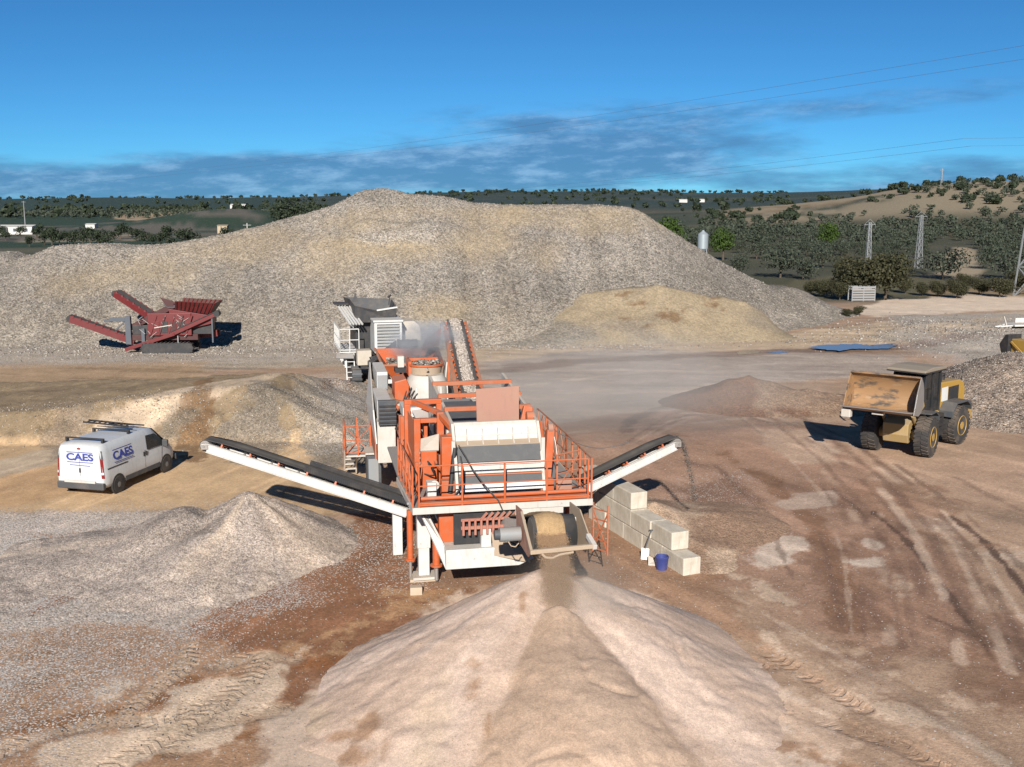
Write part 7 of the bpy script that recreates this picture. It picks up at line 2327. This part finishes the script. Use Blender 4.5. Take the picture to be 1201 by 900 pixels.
house('long low white farm building at the left edge of the plain', 22, 356, 11.5, 6, 2.6, WALLW, 0.5, 3, WALLW)
house('small white annexe left of the long white farm building', -2, 352, 5, 5, 2.0, WALLW, 0.5, 1, WALLW)
house('small white shed alone in the field right of the long building', 108, 400, 3.4, 3.5, 1.6, WALLW, 0.3, 0, WALLW)
house('small tan hut below the pale knoll', 262, 360, 3.2, 3, 2.6, WALLT, 0.3, 1, WALLT)
house('white far-off farmhouse near the horizon, left of the pine', 281, 1300, 18, 10, 4, WALLW, 1.5, 0, WALLW)
house('white far-off house at the horizon left of the right-hand hill', 800, 1500, 11, 8, 3, WALLW, 1.5, 0, WALLW)
house('second far-off white house at the horizon, right of its twin', 822, 1530, 7, 7, 3, WALLW, 1.5, 0, WALLW)

# ------------------------------------------------------------------ silo and tank behind the mound
silo = thing('silo', 'pale steel silo with a conical top behind the right slope of the mound', 'silo', (gy(824, 298, 190)[0], 190, 0))
SIL = paint('galvanised_sheet', (0.30, 0.34, 0.36), 0.4, metal=0.3, dust=0.1)
MB().lathe((0, 0, 1.4), (0, 0, 1), [(0.15, 0), (0.95, 0.9), (0.95, 3.4), (0.25, 3.95), (0.2, 4.1)], 20).build('body', SIL, silo, smooth=True)
for q in range(4):
    a = R(45 + 90 * q)
    MB().beam((0.85 * math.cos(a), 0.85 * math.sin(a), -0.1), (0.85 * math.cos(a), 0.85 * math.sin(a), 2.4), 0.1, 0.1).build('leg', SIL, silo)
tank = thing('water_tank', 'small white round tank beside the silo', 'tank', (gy(808, 298, 188)[0], 188, 0))
MB().lathe((0, 0, 0), (0, 0, 1), [(0.7, 0), (0.85, 0.3), (0.85, 2.2), (0.6, 2.6), (0.15, 2.75)], 18).build('body', WHITE, tank, smooth=True)
MB().lathe((0, 0, 2.7), (0, 0, 1), [(0.2, 0), (0.2, 0.15), (0.05, 0.18)], 12).build('lid', WHITE, tank)

# ------------------------------------------------------------------ pylons, poles and lines
GALV = paint('galvanised_lattice', (0.26, 0.27, 0.27), 0.5, metal=0.3, dust=0.05)


def pylon(label, x, y, h, wb, wt, n, arms, rot=0, t=0.09):
    o = thing('pylon', label, 'pylon', (x, y, float(terrain(np.array([x]), np.array([y]))[0]) - 0.2), rot)
    c = lambda f, a, b: Vector((a * (wb + (wt - wb) * f) / 2, b * (wb + (wt - wb) * f) / 2, h * f))
    for a, b in ((-1, -1), (1, -1), (1, 1), (-1, 1)):
        MB().beam(c(0, a, b), c(1, a, b), t, t).build('leg', GALV, o)
    m = MB()
    fr = [1 - (1 - k / n) ** 1.25 for k in range(n + 1)]
    for f0, f1 in zip(fr[:-1], fr[1:]):
        for (a, b), (a2, b2) in (((-1, -1), (1, -1)), ((1, -1), (1, 1)), ((1, 1), (-1, 1)), ((-1, 1), (-1, -1))):
            m.beam(c(f0, a, b), c(f1, a2, b2), t * 0.6, t * 0.6).beam(c(f0, a2, b2), c(f1, a, b), t * 0.6, t * 0.6)
            m.beam(c(f1, a, b), c(f1, a2, b2), t * 0.5, t * 0.5)
    br = m.build('bracing', GALV, o)
    br['kind'] = 'stuff'
    for f, L in arms:
        am = MB()
        am.beam((-L, 0, h * f), (L, 0, h * f), t * 0.9, t * 0.9).beam((-L, 0, h * f), (0, 0, h * f + 0.8), t * 0.6, t * 0.6).beam((L, 0, h * f), (0, 0, h * f + 0.8), t * 0.6, t * 0.6)
        ao = am.build('cross_arm', GALV, o)
        for q in (-L, L):
            MB().tube((q, 0, h * f - 0.6), (q, 0, h * f), 0.06, n=6).build('insulator', DGREY, ao)
    return o


pylon('slim lattice pylon standing among the olive trees', gz(1076, 315)[0], 170, 8.6, 0.9, 0.35, 9, ((0.97, 1.0),), 10, 0.07)
pylon('tall lattice pylon cut by the right edge of the picture', 59.2, 119, 27.5, 4.2, 1.0, 10, ((0.82, 3.2), (0.98, 2.6)), 30, 0.14)
pylon('dark lattice pylon half hidden by the bushes, left of the slim one', gz(1028, 322)[0], 160, 7.6, 0.7, 0.35, 8, ((0.96, 0.8),), 0, 0.06)
x_, y_ = 640 * math.sin(0.377), 640 * math.cos(0.377)
pylon('thin mast on the skyline of the right-hand hill', x_, y_, 9, 0.8, 0.3, 6, ((0.9, 1.0),), 0, 0.14)
x_, y_ = 700 * math.sin(0.268), 700 * math.cos(0.268)
for lab, px, Y, h in (('pale utility pole behind the left shoulder of the mound', 290, 215, 6.5), ('grey utility pole on the plain near the left edge', 30, 420, 11)):
    x = gy(px, 270, Y)[0]
    po = thing('utility_pole', lab, 'utility pole', (x, Y, float(terrain(np.array([x]), np.array([Y]))[0]) - 0.2))
    MB().tube((0, 0, 0), (0, 0, h), 0.22 if Y > 300 else 0.13, 0.12 if Y > 300 else 0.09, 8).build('shaft', WHITE_D if Y < 300 else GREY, po)
    MB().beam((-0.8, 0, h - 0.4), (0.8, 0, h - 0.4), 0.12, 0.12).build('cross_arm', GREY, po)
WIRE = paint('aluminium_wire', (0.10, 0.105, 0.11), 0.5, dust=0.0, grime=0.0)


def wire(label, pts, sag, r):
    ps = []
    for a, b in zip(pts[:-1], pts[1:]):
        a, b = Vector(a), Vector(b)
        for t in np.linspace(0, 1, 26)[:-1]:
            ps.append(a.lerp(b, t) - Vector((0, 0, sag * 4 * t * (1 - t))))
    ps.append(Vector(pts[-1]))
    m = MB()
    m.path(ps, r, 5)
    o = m.build('power_line', WIRE)
    tag(o, label, 'power line', 'power lines crossing the sky')
    return o


wire('power line crossing the whole sky from upper right to far left, upper of its pair', [(90, 98, 29.3), (62, 122, 28.3), (-60, 320, 24.0), (-460, 960, 21.5)], 0.8, 0.018)
wire('power line crossing the whole sky, lower of the long pair', [(92, 100, 28.2), (64, 124, 27.2), (-58, 322, 23.0), (-458, 962, 20.8)], 0.8, 0.018)
wire('power line low at the right running down behind the great mound, upper of its pair', [(104, 130, 20.6), (62, 150, 19.0), (10, 330, 15.5), (-40, 560, 14.5)], 0.6, 0.016)
wire('power line low at the right running down behind the great mound, lower of its pair', [(106, 132, 19.7), (64, 152, 18.1), (12, 332, 14.6), (-38, 562, 13.7)], 0.6, 0.016)


# ------------------------------------------------------------------ dust in the air
def dust(name, label, c, r, dens, col, noise_scale, lo=0.42, hi=0.75, aniso=0.0):
    me = bpy.data.meshes.new(name)
    bm = bmesh.new()
    bmesh.ops.create_icosphere(bm, subdivisions=3, radius=1.0)
    bm.to_mesh(me)
    bm.free()
    m, t = new_mat(name)
    ob = t.n('ShaderNodeTexCoord').outputs['Object']
    ln = t.n('ShaderNodeVectorMath', {0: ob}, operation='LENGTH').outputs['Value']
    fall = t.m('SUBTRACT', 1.0, t.smooth(ln, 0.1, 0.98))
    nz = t.smooth(t.noise(ob, noise_scale, 4.0, 0.6), lo, hi)
    d = t.m('MULTIPLY', t.m('MULTIPLY', fall, nz), dens)
    v = t.n('ShaderNodeVolumePrincipled', {'Color': col, 'Density': d, 'Anisotropy': aniso})
    out = t.n('ShaderNodeOutputMaterial')
    t.t.links.new(v.outputs[0], out.inputs['Volume'])
    me.materials.append(m)
    o = bpy.data.objects.new(name, me)
    COL.objects.link(o)
    o.location = c
    o.scale = r
    return tag(o, label, 'dust', kind='stuff')


p = from_plant((-0.4, 14.8, 5.0))
dust('crusher_dust', 'grey dust drifting from the crusher feed', p, (2.0, 1.8, 1.15), 2.2, (0.84, 0.85, 0.88), 1.8, 0.34, 0.66)
dust('sand_dust', 'thin dust hanging round the falling sand', (1.35, 22.4, 1.6), (2.2, 1.3, 1.6), 0.75, (0.90, 0.78, 0.66), 1.4, 0.32, 0.7)
dust('sand_curtain_dust', 'brown dust in the core of the falling sand', (1.0, 22.6, 1.65), (0.60, 0.55, 1.15), 1.5, (0.72, 0.54, 0.38), 2.2, 0.25, 0.6)
dust('drifting_dust', 'faint veil of dust drifting to the right of the plant', (4.5, 46.0, 2.4), (11.0, 9.0, 3.0), 0.17, (0.90, 0.83, 0.76), 1.4, 0.3, 0.72)
